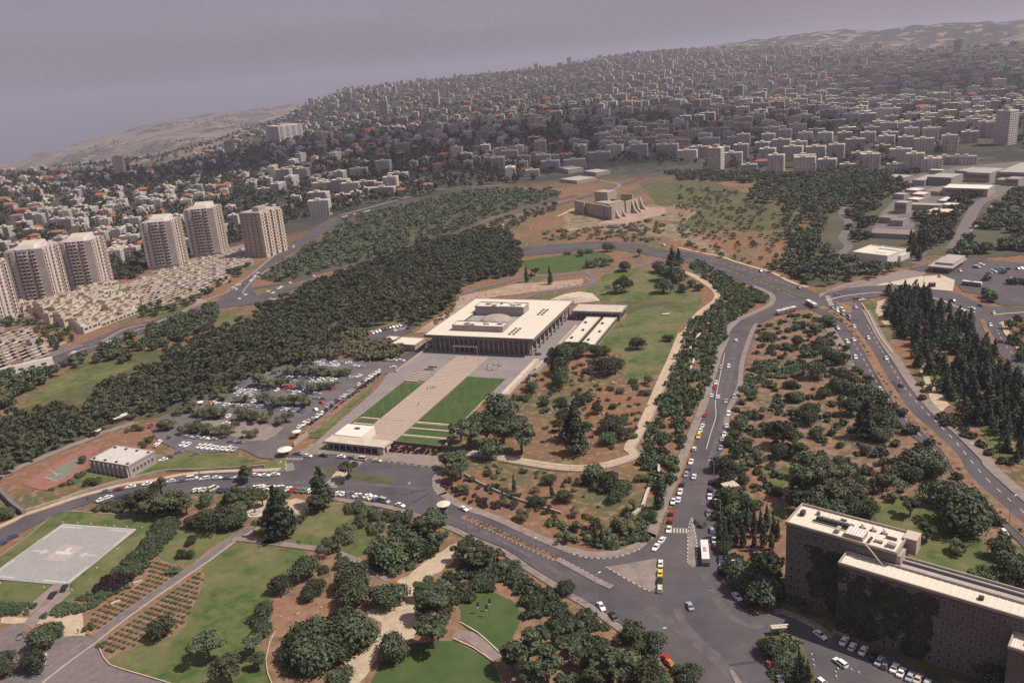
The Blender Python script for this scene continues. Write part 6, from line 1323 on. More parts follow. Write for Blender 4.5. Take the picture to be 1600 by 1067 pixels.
tag(mkobj('city_trees', quads_mesh('city_trees', np.concatenate(VV), 'wood')), 'dark trees filling the gaps between the distant city buildings', 'trees', kind='stuff')

# ================================================================ rocks
def rock_mesh(seed):
    rs_ = random.Random(seed); mb = MB(); n_ = 7; rings = []
    for z_, r_ in ((-.1, .5), (.12, .52), (.32, .38), (.42, .16)):
        rings.append([(math.cos(i * 2 * math.pi / n_) * r_ * rs_.uniform(.75, 1.2), math.sin(i * 2 * math.pi / n_) * r_ * rs_.uniform(.7, 1.1), z_ + rs_.uniform(-.05, .05)) for i in range(n_)])
    v_ = [p for rg in rings for p in rg]; mb.add(v_, [(k_ * n_ + i, k_ * n_ + (i + 1) % n_, (k_ + 1) * n_ + (i + 1) % n_, (k_ + 1) * n_ + i) for k_ in range(3) for i in range(n_)] + [tuple(3 * n_ + i for i in range(n_))], 'rock'); return mb.mesh('rock')
ROCKS = [rock_mesh(i) for i in range(5)]
def rocks(s, where, n_each=3, size=(1.0, 2.4), spread=2.5):
    rs_ = random.Random(len(s)); k = 'o'
    for tok in s.split():
        if ',' not in tok: k = tok; continue
        x, y = map(float, tok.split(',')); p = P(k, x, y)
        for j in range(n_each):
            sc_ = rs_.uniform(*size); o = mkobj('rock', ROCKS[rs_.randrange(5)], None, (p[0] + rs_.uniform(-spread, spread), p[1] + rs_.uniform(-spread, spread), .02), rs_.uniform(0, 6)); o.scale = (sc_, sc_ * .8, sc_ * .9)
            tag(o, 'pale limestone boulder ' + where, 'rock', 'boulders ' + where)
rocks("e 1130,700 1195,735 1270,735 1300,700 1100,800 1010,850 960,860 980,880 1170,775 1160,930 1180,950 1220,885 1010,975 1000,990 1150,610 1175,1020 1430,850", 'on the red enclosed slope')
rocks("g 1480,700 1540,680 1330,770 1400,760 1440,740 1350,780 1290,840 1270,900", 'around the flower bed beside the dense clump', 3, (.5, 1.2), 3)
rocks("e 640,340 700,330 760,320 820,310 880,300 940,300 1000,300 1060,285 1110,275 600,350 570,375 540,395 1150,265", 'on the terraced bank behind the hall', 4, (1.2, 2.6), 4)

# ================================================================ cars
def car_meshes(kind):
    L_, W_, H1, H2 = {'sedan': (4.4, 1.7, .86, 1.40), 'hatchback': (3.8, 1.62, .88, 1.42), 'estate': (4.5, 1.7, .88, 1.46), 'van': (4.8, 1.85, 1.0, 2.0)}[kind]
    h = W_ / 2; prof = {'sedan': ((-.98, .60), (-.90, .84), (-.55, .92), (.35, .88), (.85, .72), (1.0, .48)), 'hatchback': ((-1.0, .60), (-.96, .95), (-.6, .95), (.42, .90), (.88, .72), (1.0, .48)),
                        'estate': ((-1.0, .60), (-.97, .95), (-.6, .95), (.38, .90), (.88, .72), (1.0, .48)), 'van': ((-1.0, .6), (-.99, 1.1), (-.6, 1.1), (.55, 1.05), (.92, .85), (1.0, .5))}[kind]
    b_ = MB(); hl = L_ / 2
    ring = lambda x, z_, s_: [(x * hl, -h * s_, .28), (x * hl, -h * s_, z_ * .72), (x * hl, -h * s_ * .93, z_), (x * hl, h * s_ * .93, z_), (x * hl, h * s_, z_ * .72), (x * hl, h * s_, .28)]
    rings = []
    for i, (x, z_) in enumerate(prof): rings.append(ring(x, z_, .88 if i in (0, len(prof) - 1) else (.97 if i in (1, len(prof) - 2) else 1)))
    v_ = [p for r_ in rings for p in r_]; n_ = len(rings)
    f = [(i * 6 + j, (i + 1) * 6 + j, (i + 1) * 6 + (j + 1) % 6, i * 6 + (j + 1) % 6) for i in range(n_ - 1) for j in range(6)] + [tuple(range(6)), tuple((n_ - 1) * 6 + j for j in range(5, -1, -1))]
    b_.add(v_, f, 'car')
    base = {'sedan': (-.62, .40, -.42, .14), 'hatchback': (-.94, .44, -.78, .16), 'estate': (-.95, .40, -.86, .14), 'van': (-.97, .60, -.92, .38)}[kind]
    zb = prof[2][1] - .03; x0, x1, t0, t1 = [q * hl for q in base]
    rf = [(t0, -h * .74), (t1, -h * .74), (t1, h * .74), (t0, h * .74)]
    b_.add([(x, y, H2 - .05) for x, y in rf] + [(x * .97, y * .9, H2) for x, y in rf], [(0, 1, 5, 4), (1, 2, 6, 5), (2, 3, 7, 6), (3, 0, 4, 7), (4, 5, 6, 7)], 'car')
    for s_ in (-1, 1):
        for (xa, ta) in ((x0, t0), (x1, t1), ((x0 + x1) / 2, (t0 + t1) / 2)):
            a = Vector((xa, s_ * h * .90, zb)); c = Vector((ta, s_ * h * .745, H2 - .03)); w_ = .05
            b_.add([(a.x - w_, a.y, a.z), (a.x + w_, a.y, a.z), (c.x + w_, c.y, c.z), (c.x - w_, c.y, c.z), (a.x - w_, a.y - s_ * .05, a.z), (a.x + w_, a.y - s_ * .05, a.z), (c.x + w_, c.y - s_ * .05, c.z), (c.x - w_, c.y - s_ * .05, c.z)], [(0, 1, 2, 3), (7, 6, 5, 4), (0, 4, 5, 1), (1, 5, 6, 2), (2, 6, 7, 3), (3, 7, 4, 0)], 'car')
    g = MB(); g.add([(x0, -h * .88, zb), (x1, -h * .88, zb), (x1, h * .88, zb), (x0, h * .88, zb), (t0, -h * .72, H2 - .051), (t1, -h * .72, H2 - .051), (t1, h * .72, H2 - .051), (t0, h * .72, H2 - .051)], [(0, 1, 5, 4), (1, 2, 6, 5), (2, 3, 7, 6), (3, 0, 4, 7)], 'glass')
    wh = []
    for sx in (-.62, .62):
        for sy in (-1, 1):
            m_ = MB(); xx, yy = sx * hl, sy * (h - .02)
            m_.add([(xx + .31 * math.cos(i * math.pi / 5), yy + s2 * .1, .31 + .31 * math.sin(i * math.pi / 5)) for s2 in (-1, 1) for i in range(10)], [(i, (i + 1) % 10, 10 + (i + 1) % 10, 10 + i) for i in range(10)] + [tuple(range(9, -1, -1)), tuple(range(10, 20))], 'tyre')
            m_.add([(xx + .17 * math.cos(i * math.pi / 4), yy + sy * .105, .31 + .17 * math.sin(i * math.pi / 4)) for i in range(8)], [tuple(range(8))], 'metal'); wh.append(m_)
    lights = []
    for sy in (-1, 1):
        m_ = MB(); m_.box(hl * .955, hl * 1.002, sy * h * .62 - .16, sy * h * .62 + .16, .42, .56, 'white_plaster'); lights.append(('headlight', m_))
        m_ = MB(); m_.box(-hl * 1.0, -hl * .955, sy * h * .62 - .16, sy * h * .62 + .16, .5, .66, 'tile_red'); lights.append(('tail_light', m_))
    return b_, g, wh, lights
CARS = {}
for kd in ('sedan', 'hatchback', 'estate', 'van'):
    b_, g, wh, lights = car_meshes(kd); far_ = MB()
    for m_ in [b_, g] + wh: far_.v += m_.v; far_.f += [tuple(i + far_.n for i in q) for q in m_.f]; far_.m += [far_.mi(m_.mats[j]) for j in m_.m]; far_.n += m_.n
    CARS[kd] = (b_.mesh(kd), g.mesh('windows'), [m_.mesh('wheel') for m_ in wh], [(nm, m_.mesh(nm)) for nm, m_ in lights], far_.mesh(kd))
COL = dict(w=(.80, .78, .73), c=(.62, .56, .42), s=(.42, .43, .45), g=(.16, .17, .19), b=(.05, .065, .13), k=(.018, .018, .022), r=(.42, .03, .025), o=(.62, .20, .03), y=(.75, .58, .05), e=(.10, .28, .06), l=(.30, .36, .44), m=(.15, .03, .03))
CNAME = dict(w='white', c='cream', s='silver', g='dark grey', b='dark blue', k='black', r='red', o='orange', y='yellow', e='green', l='light blue', m='maroon')
NCAR = [0]
def car(x, y, ang, col='w', kind='sedan', where='', z=.205, near=None, group=None):
    b_, g, wh, li, fr_ = CARS[kind]; d = math.hypot(x, y)
    c3 = tuple(min(.95, max(.01, q * random.uniform(.92, 1.05))) for q in COL[col])
    if d < 430:
        o = mkobj(kind, b_, None, (x, y, z), ang); o.color = (*c3, 1); mkobj('windows', g, o)
        for w_ in wh: mkobj('wheel', w_, o)
        for nm, m_ in li: mkobj(nm, m_, o)
    else:
        o = mkobj(kind, fr_, None, (x, y, z), ang); o.color = (*c3, 1)
    NCAR[0] += 1
    return tag(o, '%s %s %s' % (CNAME[col], {'sedan': 'saloon car', 'hatchback': 'hatchback', 'estate': 'estate car', 'van': 'van'}[kind], where), 'van' if kind == 'van' else 'car', group or 'cars ' + where)
RC = random.Random(77)
def cars(s, where, along=None, cross=0, z=.205):
    """'t 225,40r 200,130w' cars at photo points, heading given by the road line 'along'"""
    line = [np.array(p[:2]) for p in pts(along)] if along else None; k = 'o'
    for tok in s.split():
        if ',' not in tok: k = tok; continue
        kd = 'sedan'; t = tok
        if t[-1] in 'HEV': kd = {'H': 'hatchback', 'E': 'estate', 'V': 'van'}[t[-1]]; t = t[:-1]
        elif RC.random() < .35: kd = 'hatchback'
        c = 'w'
        if t[-1].isalpha(): c = t[-1]; t = t[:-1]
        x, y = map(float, t.split(',')); p = P(k, x, y, .9)[:2]
        best = min(range(len(line) - 1), key=lambda i: np.linalg.norm((line[i] + line[i + 1]) / 2 - p)); d = line[best + 1] - line[best]
        car(p[0], p[1], math.atan2(d[1], d[0]) + cross + (math.pi if RC.random() < .3 and not cross else 0) + RC.uniform(-.03, .03), c, kd, where, z=z)
def car_row(a, b_, where, cross=math.pi / 2, gap=2.6, fill=.9, cols='wwwwwwcssgblrk', z=.205):
    a = np.array(a[:2]); b2 = np.array(b_[:2]); d = b2 - a; l = np.linalg.norm(d); d /= l; ang = math.atan2(d[1], d[0]); n_ = int(l / gap)
    for i in range(n_):
        if RC.random() > fill: continue
        p = a + d * (i + .5) * gap; car(p[0], p[1], ang + cross + RC.uniform(-.04, .04) + (math.pi if RC.random() < .5 else 0), RC.choice(cols), RC.choice(['sedan', 'sedan', 'hatchback', 'estate']), where, z=z)
LK = "u 180,20 k 1320,1060 1365,900 1400,790 1440,650 1490,540 1500,470 1530,430"
cars("t 222,42r 212,88g 200,128w 183,168w 168,215yE 132,322w 105,428w 83,490b 65,535l 35,612b 15,678w 0,745w", 'parked along the left kerb of the long street', LK)
cars("o 1052,782 1050,800r 1048,812r 1045,826w", 'parked along the left kerb of the long street', LK)
cars("t 418,30wE 402,130w 382,200w 365,240s 352,312l 275,600k 268,660b 262,720w 250,855g u 485,30l 500,95w 505,140m 545,230b 552,285w", 'parked on the right side of the long street', "u 560,250 545,130 525,30 t 310,940 300,700 315,520 400,220 440,40")
cars("t 130,552w k 1485,755w 1422,765s 1380,890w 1343,998w 1395,1010w 1462,1045s 1532,1008s 1548,542w 1370,930r", 'driving on the long street', LK)
cars("u 148,97w 108,145w", 'parked where the street bends by the triangle island', "u 90,170 170,70")
cars("u 138,255w 135,320y 132,375k 133,425cE", 'waiting beside the triangular island', "u 130,450 140,230"); 
cars("u 337,542l", 'alone in the middle of the big junction', "u 370,600 320,480")
cars("u 655,478w 705,540k h 1213,708w 1270,755k", 'parked beside the big junction', "u 600,420 750,580"); cars("h 577,257w", 'leaving the small guard kiosk', "h 500,220 640,290")
cars("u 175,895r 205,930o", 'half hidden at the bottom kerb of the junction', "u 150,870 250,960"); cars("u 865,885m 885,945r 945,1050g", 'on the island verge at the car park mouth', "u 850,860 960,1060")
cars("u 1215,735w A 620,890wE", 'driving past the office car bays', "u 1160,690 1270,770"); cars("u 1235,1062w", 'at the bottom edge of the office car park', "u 1160,690 1270,770")
cars("A 660,665w 748,725w 860,765w 965,820k 1030,875s 1095,915g 1185,945w 1255,990w 1350,1035s 1430,1060c 1520,1110s", 'in the office car bays', "A 560,600 1500,1060", cross=1.75)
cars("q 147,760w 220,865wE 270,850w 285,985w 130,990? ".replace("130,990? ", "") + "f 880,742b 935,762w 990,838s 820,615wE i 1510,368w", 'on the left carriageway of the dual road', "f 700,470 780,560 830,680 900,780 1000,900 1100,1000 i 1240,60 1400,240 1560,400")
cars("q 385,838w 525,995w 275,748w 288,598w f 1030,745m", 'on the right carriageway of the dual road', "f 800,400 880,500 960,640 1100,830 1300,1040")
cars("q 105,605g 140,625w 180,620wV 185,655b 235,665g 235,690g 140,605s", 'queueing at the far junction', "q 90,600 260,700")
cars("q 335,540w 290,530m 835,548s 800,485w 1050,548m 1190,605w 1265,585g 1112,620w 140,500g", 'on the curving road below the museum', "q 0,560 300,520 600,490 900,500 1150,590 1400,640")
cars("q 1365,640w 1340,735w 1415,862b", 'at the junction by the right photo edge', "q 1300,640 1400,880")
cars("f 380,218g 560,295k e 1500,95w", 'on the ring road beyond the lawn', "f 0,140 200,180 430,260 640,350")
cars("q 1103,312w 940,360o", 'near the entrance pavilion', "q 1090,300 1120,330")
for a_, b__ in (((1215, 300), (1290, 262)), ((1320, 340), (1480, 285)), ((1420, 345), (1480, 300)), ((1540, 310), (1640, 300)), ((1480, 385), (1640, 410))):
    car_row(P('q', *a_), P('q', *b__), 'in the museum car park', fill=.85, cols='wsggkwb')
# street north of the park
GH = "g 0,350 200,262 440,180 560,155 700,130 m 0,480 300,470 620,450 1000,560 1340,740"
cars("m 540,318w 648,315k 768,322w 845,330g 910,340cV 1018,350c 470,300g", 'parked in front of the gatehouse', "m 450,305 1060,360")
cars("n 1458,660w 1385,668w 1318,665w 1185,680w 1105,685g 1030,685w 938,690wE 770,705g 690,710w 515,730w 395,750w 310,770m 215,785g 1210,672w", 'parked along the wall of the curving street', "n 200,800 560,740 900,690 1500,660")
cars("n 848,690wV", 'parked along the wall of the curving street', "n 800,700 900,685")
cars("n 180,845w 232,828w 320,822b 370,815b", 'at the shaded lower kerb of the curving street', "n 100,860 400,810", cross=.6)
cars("n 875,775w 915,772w 950,770c 1005,765cV 1060,770b 1085,772b 1120,768b 1175,765b 1200,765g 1310,755w 1350,750w 1390,758c 1430,755w 1490,755w m 400,545w 435,550r 480,552g 520,555e 555,558w", 'parked nose-in opposite the sports hall', "n 850,780 1550,760", cross=1.0)
cars("m 752,577w 790,580w 828,575g 880,590w 915,597g 950,595w 985,607w 1015,620b", 'parked nose-in opposite the gatehouse', "m 740,580 1040,625", cross=1.0)
cars("m 1070,630sV 1178,658w", 'parked along the kerb opposite the gatehouse', "m 1000,610 1240,680")
cars("u 0,0w " if False else "g 60,385b 10,415b", 'at the left end of the curving street', "g 0,420 100,370")
cars("w 665,912k", 'black car parked on the helipad corner'.replace('black car ', ''), "w 640,960 700,860", z=.16); cars("w 545,985k", 'just behind the other on the helipad driveway', "w 500,1040 590,940", z=.16)
cars("g 95,840g", 'parked on the shaded paving at the lower left', "g 80,870 105,810", z=.1)
cars("p 640,720r 605,737g 1470,0w" if False else "n 635,550w 670,535b 750,497g 868,508g", 'parked on the grass below the car park', "n 600,560 880,500", z=.1)
# car park rows
def row(k, pts_, where, **kw):
    car_row(P(k, pts_[0], pts_[1]), P(k, pts_[2], pts_[3]), where, **kw)
row('p', (235, 745, 310, 755), 'in the front row of the car park', cols='w', gap=3.0, fill=1); row('p', (335, 758, 580, 778), 'in the front row of the car park', cols='wwwwwwwwws', gap=2.8, fill=1)
row('p', (262, 700, 490, 722), 'in the second row of the car park', cross=.25, gap=4.9, fill=1, cols='wwsssc'); row('p', (515, 728, 660, 742), 'in the second row of the car park', cross=.2, gap=4.9, fill=1, cols='wgmg')
WC = 'under the car park trees'
row('p', (400, 500, 520, 510), WC, cols='rorwwwwww'); row('p', (545, 515, 630, 520), WC, cross=.4, gap=4.6); row('p', (650, 515, 760, 525), WC, cross=.4, gap=4.2); row('p', (760, 530, 1000, 550), WC, cols='bggkblws')
row('p', (560, 425, 690, 425), WC, cross=.4, gap=3.2); row('p', (640, 455, 700, 455), WC, gap=3); row('p', (850, 405, 910, 408), WC, cols='mrk'); row('p', (870, 430, 1100, 450), WC, cross=.4, gap=4.4, fill=.8)
row('p', (840, 345, 1010, 352), WC, cross=.3, gap=3.6); row('p', (1010, 355, 1200, 362), WC, cross=.4, gap=4.2, cols='wwwwsgc'); row('p', (1050, 268, 1200, 278), WC, fill=1, cols='wwwwws'); row('p', (1270, 280, 1380, 292), WC, cross=.5, gap=3.6)
row('p', (1110, 322, 1250, 330), WC, gap=2.8); row('p', (960, 325, 1040, 330), WC, gap=2.8); row('p', (660, 490, 720, 492), WC, gap=3); row('p', (890, 268, 985, 235), WC, cross=.1, gap=5)
row('p', (545, 415, 650, 368), 'at the wooded edge of the car park', cross=.3, gap=4.5); row('p', (180, 575, 240, 535), 'at the wooded edge of the car park', cross=.2, gap=4.8, cols='wwrk'); row('p', (45, 650, 90, 600), 'at the wooded edge of the car park', cross=0, gap=6, cols='rk')
row('p', (250, 600, 350, 592), 'alone in the open aisle of the car park', cross=.5, gap=9, cols='w', fill=1); row('p', (90, 760, 125, 715), 'beside the sports hall', cross=-.3, gap=3.2, cols='wwwg', fill=1)
row('p', (870, 655, 905, 630), 'along the eastern lane of the car park', cross=0, gap=5.5, fill=1, cols='gs')
row('p', (930, 650, 1110, 545), 'along the bed side of the car park', cross=.45, gap=3.4, fill=1, cols='wwwwwcs'); row('p', (1100, 525, 1290, 410), 'along the bed side of the car park', cross=.35, gap=3.6, fill=.95, cols='wwswmlb'); row('p', (1290, 395, 1430, 305), 'along the bed side of the car park', cross=.35, gap=3.4, fill=1, cols='wwwwb')
row('p', (1020, 560, 1120, 460), 'along the eastern lane of the car park', cross=.9, gap=9, fill=1, cols='wcgr'); row('p', (1440, 243, 1590, 250), 'at the top lane of the car park', cross=.1, gap=5.0, cols='w', fill=1); row('p', (1475, 288, 1570, 292), 'at the top lane of the car park', cross=.1, gap=5.5, cols='w', fill=1)
row('p', (540, 512, 640, 518), WC, cross=.5, gap=3.4); row('p', (1030, 470, 1110, 478), WC, cross=.4, gap=3.6); row('p', (560, 440, 690, 446), WC, cross=.5, gap=3.4); row('p', (870, 414, 1020, 424), WC, cross=.5, gap=3.6)
row('p', (1000, 372, 1200, 380), WC, cross=.5, gap=4, cols='wwwsgc'); row('p', (640, 395, 760, 330), WC, cross=.2, gap=4.6, fill=.7); row('p', (790, 505, 860, 512), WC, gap=2.8); row('p', (1040, 256, 1260, 262), WC, cross=.5, gap=3.4, fill=.9); row('p', (720, 420, 850, 425), WC, gap=2.8, cols='wwsgbk')
row('p', (420, 575, 560, 582), WC, gap=3, fill=.8); row('p', (860, 372, 990, 380), WC, cross=.5, gap=3.6)
row('p', (430, 505, 540, 512), WC, cross=.5, gap=3.6); row('p', (660, 520, 850, 530), WC, cross=.5, gap=3.6); row('p', (560, 462, 640, 468), WC, cross=.4, gap=3.6); row('p', (880, 455, 1010, 462), WC, cross=.4, gap=3.8)
row('p', (1230, 350, 1360, 330), WC, cross=.5, gap=4.4, fill=.8); row('p', (1120, 420, 1240, 400), WC, cross=.5, gap=4.6, fill=.8); row('p', (690, 330, 860, 320), WC, cross=.4, gap=4, fill=.8); row('p', (480, 620, 560, 625), WC, cross=.4, gap=6, fill=.6); row('p', (900, 285, 1040, 278), WC, cross=.4, gap=3.6)
row('e', (130, 515, 290, 470), 'in the small lot behind the hall', cols='mrwwkw', fill=1); row('e', (250, 500, 340, 480), 'in the small lot behind the hall', cross=.3, gap=3.6); row('e', (400, 575, 440, 540), 'in the small lot behind the hall', cross=.2, gap=4)
# valley road traffic
VA = "d 0,712 240,635 500,530 700,470 850,413 980,375 1060,330 1200,240 1400,100"
cars("l 770,865w 690,965w 1130,755w j 150,925w 205,965w 320,880w 465,815w 715,740w 1025,645w 1090,600w", 'driving on the valley highway', VA)
cars("j 990,545wV 960,540wV 1010,500w 1030,495w 1075,500g 1140,460w 1155,445w 1180,420w 1190,405w 1220,375w 1150,410g 1590,105wV", 'in the queue at the valley junction', "j 950,560 1200,400 1580,120")
cars("j 1330,565w 1380,580w 1440,535w 1460,520w 1555,480w 1390,655w 1350,650w s 40,652w 460,555s 943,412w 1073,373w 1163,348w 1238,318w", 'on the inner valley road', "j 1300,600 1600,470 s 0,660 480,540 900,410 1300,290")
for i in range(12):
    p = P('s', 215 + i * 17, 305 - i * 4.2); car(p[0], p[1], dir_angle(P('s', 200, 310), P('s', 420, 262)), RC.choice('wwsgr'), 'sedan', 'along the houses across the valley')
for i in range(26):
    p = P('c', 150 + i * 20 + RC.uniform(-3, 3), 803 + RC.uniform(-3, 5)); car(p[0], p[1], dir_angle(P('c', 130, 800), P('c', 660, 806)), RC.choice('wwsgrb'), 'sedan', 'lined up below the eastern apartment rows')
print('cars', NCAR[0], 'trees', NTREE)
# buses
def bus(k, a, b_, label, L_=11.6, col=(.78, .76, .70)):
    p = P(k, *a, 1.5)[:2]; q = P(k, *b_, 1.5)[:2]; c = (p + q) / 2; ang = dir_angle(p, q); t = empty('bus', (c[0], c[1], .205), ang); tag(t, label, 'bus')
    mb = MB(); h = L_ / 2; mb.box(-h, h, -1.25, 1.25, .35, 1.45, 'concrete_dark'); mb.box(-h, h, -1.25, 1.25, 2.55, 2.95, 'white_plaster')
    for i in range(9): x = -h + i * (2 * h - .2) / 8; mb.box(x, x + .2, -1.25, 1.25, 1.45, 2.55, 'white_plaster')
    part(mb, 'body', t)
    mb = MB(); mb.box(-h + .06, h - .06, -1.2, 1.2, 1.46, 2.54, 'glass'); part(mb, 'windows', t)
    mb = MB(); mb.box(-1.5, 1.2, -.5, .5, 2.954, 3.15, 'metal'); part(mb, 'roof_hatch', t)
    for sx in (-.62, .6):
        for sy in (-1, 1):
            m_ = MB(); xx, yy = sx * h, sy * 1.2
            m_.add([(xx + .48 * math.cos(i * math.pi / 6), yy + s2 * .13, .48 + .48 * math.sin(i * math.pi / 6)) for s2 in (-1, 1) for i in range(12)], [(i, (i + 1) % 12, 12 + (i + 1) % 12, 12 + i) for i in range(12)] + [tuple(range(11, -1, -1)), tuple(range(12, 24))], 'tyre'); part(m_, 'wheel', t)
    return t
bus('u', (445, 265), (432, 120), 'white-roofed bus on the long street beside the striped island'); bus('f', (640, 385), (592, 358), 'white bus crossing the far junction'); bus('q', (1125, 410), (1262, 425), 'grey and white bus parked beside the museum trees')
bus('f', (460, 412), (498, 402), 'front bus of two waiting before the far junction', 8); bus('f', (500, 400), (532, 394), 'rear bus of two waiting before the far junction', 8)
# ================================================================ street furniture
def lamp(k, x, y, H=10, rz=0, where=''):
    p = P(k, x, y); t = empty('street_lamp', (p[0], p[1], .1), rz); tag(t, 'tall grey street lamp ' + where, 'street lamp', 'tall street lamps')
    mb = MB(); mb.tube([(0, 0, 0), (0, 0, H * .6), (0, 0, H)], [.13, .10, .07], 'metal', 8); mb.tube([(0, 0, H - .2), (.7, 0, H + .15), (1.6, 0, H + .25)], .05, 'metal', 6); part(mb, 'pole', t)
    mb = MB(); mb.box(1.3, 2.2, -.2, .2, H + .15, H + .36, 'white_plaster'); part(mb, 'lamp_head', t)
    mb = MB(); mb.cyl(0, 0, 0, .35, .28, .24, 'concrete', 8); part(mb, 'base', t)
for k_, x, y, rz, wh_ in (('h', 330, 262, 1.2, 'near the guard kiosk'), ('h', 601, 385, .6, 'opposite the head of the pale path'), ('h', 900, 527, .6, 'on the lower kerb halfway along the street'), ('h', 1192, 697, .6, 'beside the white car before the big junction'), ('u', 130, 910, 0, 'beside the white sign at the junction'),
                          ('u', 665, 430, 3.1, 'in front of the office block trees'), ('t', 297, 620, 3.1, 'on the right side of the long street'), ('t', 350, 960, 3.1, 'at the cypress stand'), ('u', 940, 890, 0, 'on the car park island'), ('h', 40, 210, 1.2, 'by the crosswalk'), ('m', 360, 530, 1.2, 'among the nose-in cars'), ('q', 812, 455, 1, 'on the pale forecourt'), ('f', 800, 450, 0, 'at the queue of the far junction'), ('i', 1330, 75, .4, 'on the dual-road median'), ('k', 1590, 480, 2, 'on the bend of the long street'), ('i', 1530, 330, .4, 'near the lone white car on the dual road')):
    lamp(k_, x, y, 10, rz, wh_)
for (x, y, nm) in ((540, 470, 'nearest the step bands'), (608, 415, 'second from the step bands'), (672, 350, 'third from the step bands'), (740, 298, 'fourth from the step bands'), (800, 250, 'nearest the stone benches'), (465, 545, 'below the top step band')):
    p = P('x', x, y); t = empty('flagpole', (p[0], p[1], .03)); tag(t, 'slim bare flagpole on the narrow lawn, ' + nm, 'flagpole', 'flagpoles on the narrow lawn')
    mb = MB(); mb.tube([(0, 0, 0), (0, 0, 6.5)], [.09, .05], 'metal', 6); part(mb, 'pole', t); mb = MB(); mb.cyl(0, 0, 6.5, 6.7, .09, .09, 'white_plaster', 6); part(mb, 'finial', t); mb = MB(); mb.cyl(0, 0, 0, .25, .25, .2, 'stone', 8); part(mb, 'base', t)
p = P('z', 590, 852); t = empty('flagpole', (p[0], p[1], .2)); tag(t, 'tall flagpole standing on the plaza left of the round basin', 'flagpole'); mb = MB(); mb.tube([(0, 0, 0), (0, 0, 12)], [.12, .06], 'metal', 8); part(mb, 'pole', t); mb = MB(); mb.cyl(0, 0, 0, .4, .4, .3, 'stone', 8); part(mb, 'base', t)
def canopy(k, x, y, r_, label, col='white_plaster', h=3.2, name='guard_kiosk'):
    p = P(k, x, y, h)[:2]; t = empty(name, (p[0], p[1], .2)); tag(t, label, 'kiosk'); mb = MB(); mb.cyl(0, 0, h - .5, h - .15, r_ * .95, r_, col, 14); mb.cyl(0, 0, h - .15, h + .35, r_, r_ * .25, col, 14)
    mb.add([(r_ * .95 * math.cos(i * 2 * math.pi / 14), r_ * .95 * math.sin(i * 2 * math.pi / 14), h - .5) for i in range(14)], [tuple(range(13, -1, -1))], col); part(mb, 'canopy', t)
    mb = MB(); mb.cyl(0, 0, 0, h - .5, r_ * .45, r_ * .45, 'concrete', 8, cap=False); part(mb, 'booth', t); mb = MB(); mb.cyl(0, 0, 1.1, 2.0, r_ * .455, r_ * .455, 'window_dark', 8, cap=False); part(mb, 'window_band', t)
canopy('h', 483, 237, 2.7, 'cream round-topped guard kiosk standing in the street', 'roof_cream'); canopy('m', 378, 275, 3.4, 'large pale oval canopy over the car park gate'); canopy('m', 458, 150, 2.2, 'white domed shelter at the end of the bed-side cars'); canopy('p', 350, 488, 1.9, 'white domed shelter at the wooded edge of the car park')
canopy('n', 905, 132, 1.0, 'tiny white parasol at the far lane of the car park', h=2.5, name='parasol') if False else None
# memorial sculpture, sculptures on the lawn, pergola, sign, walls
p = P('m', 175, 722); t = empty('monument', (p[0], p[1], .03)); tag(t, 'slender bronze monument on a round plinth in the sandy court', 'monument'); mb = MB(); mb.cyl(0, 0, 0, .3, 3.2, 3.2, 'stone_pale', 18); mb.cyl(0, 0, .3, .7, 2.2, 2.0, 'stone', 16); part(mb, 'plinth', t); mb = MB(); mb.tube([(0, 0, .7), (-.1, 0, 2.5), (-.2, .1, 4.6)], [.35, .28, .18], 'concrete_dark', 8)
for s_ in (-1, 1):
    for a_ in (.7, 1.2, 1.7): mb.tube([(0, 0, 2.4 - a_ * .4)] + [(s_ * a_ * math.sin(q_), 0, 4.0 - a_ * math.cos(q_) * .9) for q_ in (.5, 1.0, 1.57)] + [(s_ * a_, 0, 4.6)], .09, 'concrete_dark', 6)
part(mb, 'column', t)
for (x, y, H, nm) in ((645, 745, 3.2, 'left of three'), (685, 760, 3.4, 'front one of three'), (700, 735, 3.6, 'rear one of three')):
    p = P('h', x, y); t = empty('sculpture', (p[0], p[1], .04), .3); tag(t, 'dark leaf-shaped sculpture on a thin pole on the round lawn, ' + nm, 'sculpture', 'leaf sculptures'); mb = MB(); mb.tube([(0, 0, 0), (0, 0, H)], .07, 'metal', 6); part(mb, 'pole', t)
    mb = MB(); pr = [(0, 0), (.45, .5), (.5, 1.2), (.15, 2.0), (-.35, 1.4), (-.4, .5)]; mb.add([(a, -.09, H - .8 + b_) for a, b_ in pr] + [(a, .09, H - .8 + b_) for a, b_ in pr], [tuple(range(6)), tuple(range(11, 5, -1))] + [(i, (i + 1) % 6, 6 + (i + 1) % 6, 6 + i) for i in range(6)], 'metal_dark'); part(mb, 'leaf', t); mb = MB(); mb.box(-.4, .2, -.15, .15, H - 1.1, H - .85, 'paint_white'); part(mb, 'counterweight', t)
for k_, a, b_, lab in (('n', (275, 295), (405, 248), 'long white-roofed shelter at the edge of the valley wood'), ('r', (925, 262), (970, 240), 'small pale gate shelter at the bend of the sports path')):
    A_ = P(k_, *a)[:2]; B_ = P(k_, *b_)[:2]; L_ = np.linalg.norm(B_ - A_); t = empty('shelter', (*A_, 0), dir_angle(A_, B_)); tag(t, lab, 'shelter')
    mb = MB(); mb.box(0, L_, -1.6, -.1, 3.0, 3.2, 'white_plaster'); mb.box(0, L_, .3, 2.0, 3.0, 3.2, 'white_plaster'); part(mb, 'roof', t)
    for i in range(7): mb = MB(); mb.box(i * (L_ - .3) / 6, i * (L_ - .3) / 6 + .25, -.1, .2, 0, 3.4, 'concrete'); part(mb, 'post', t)
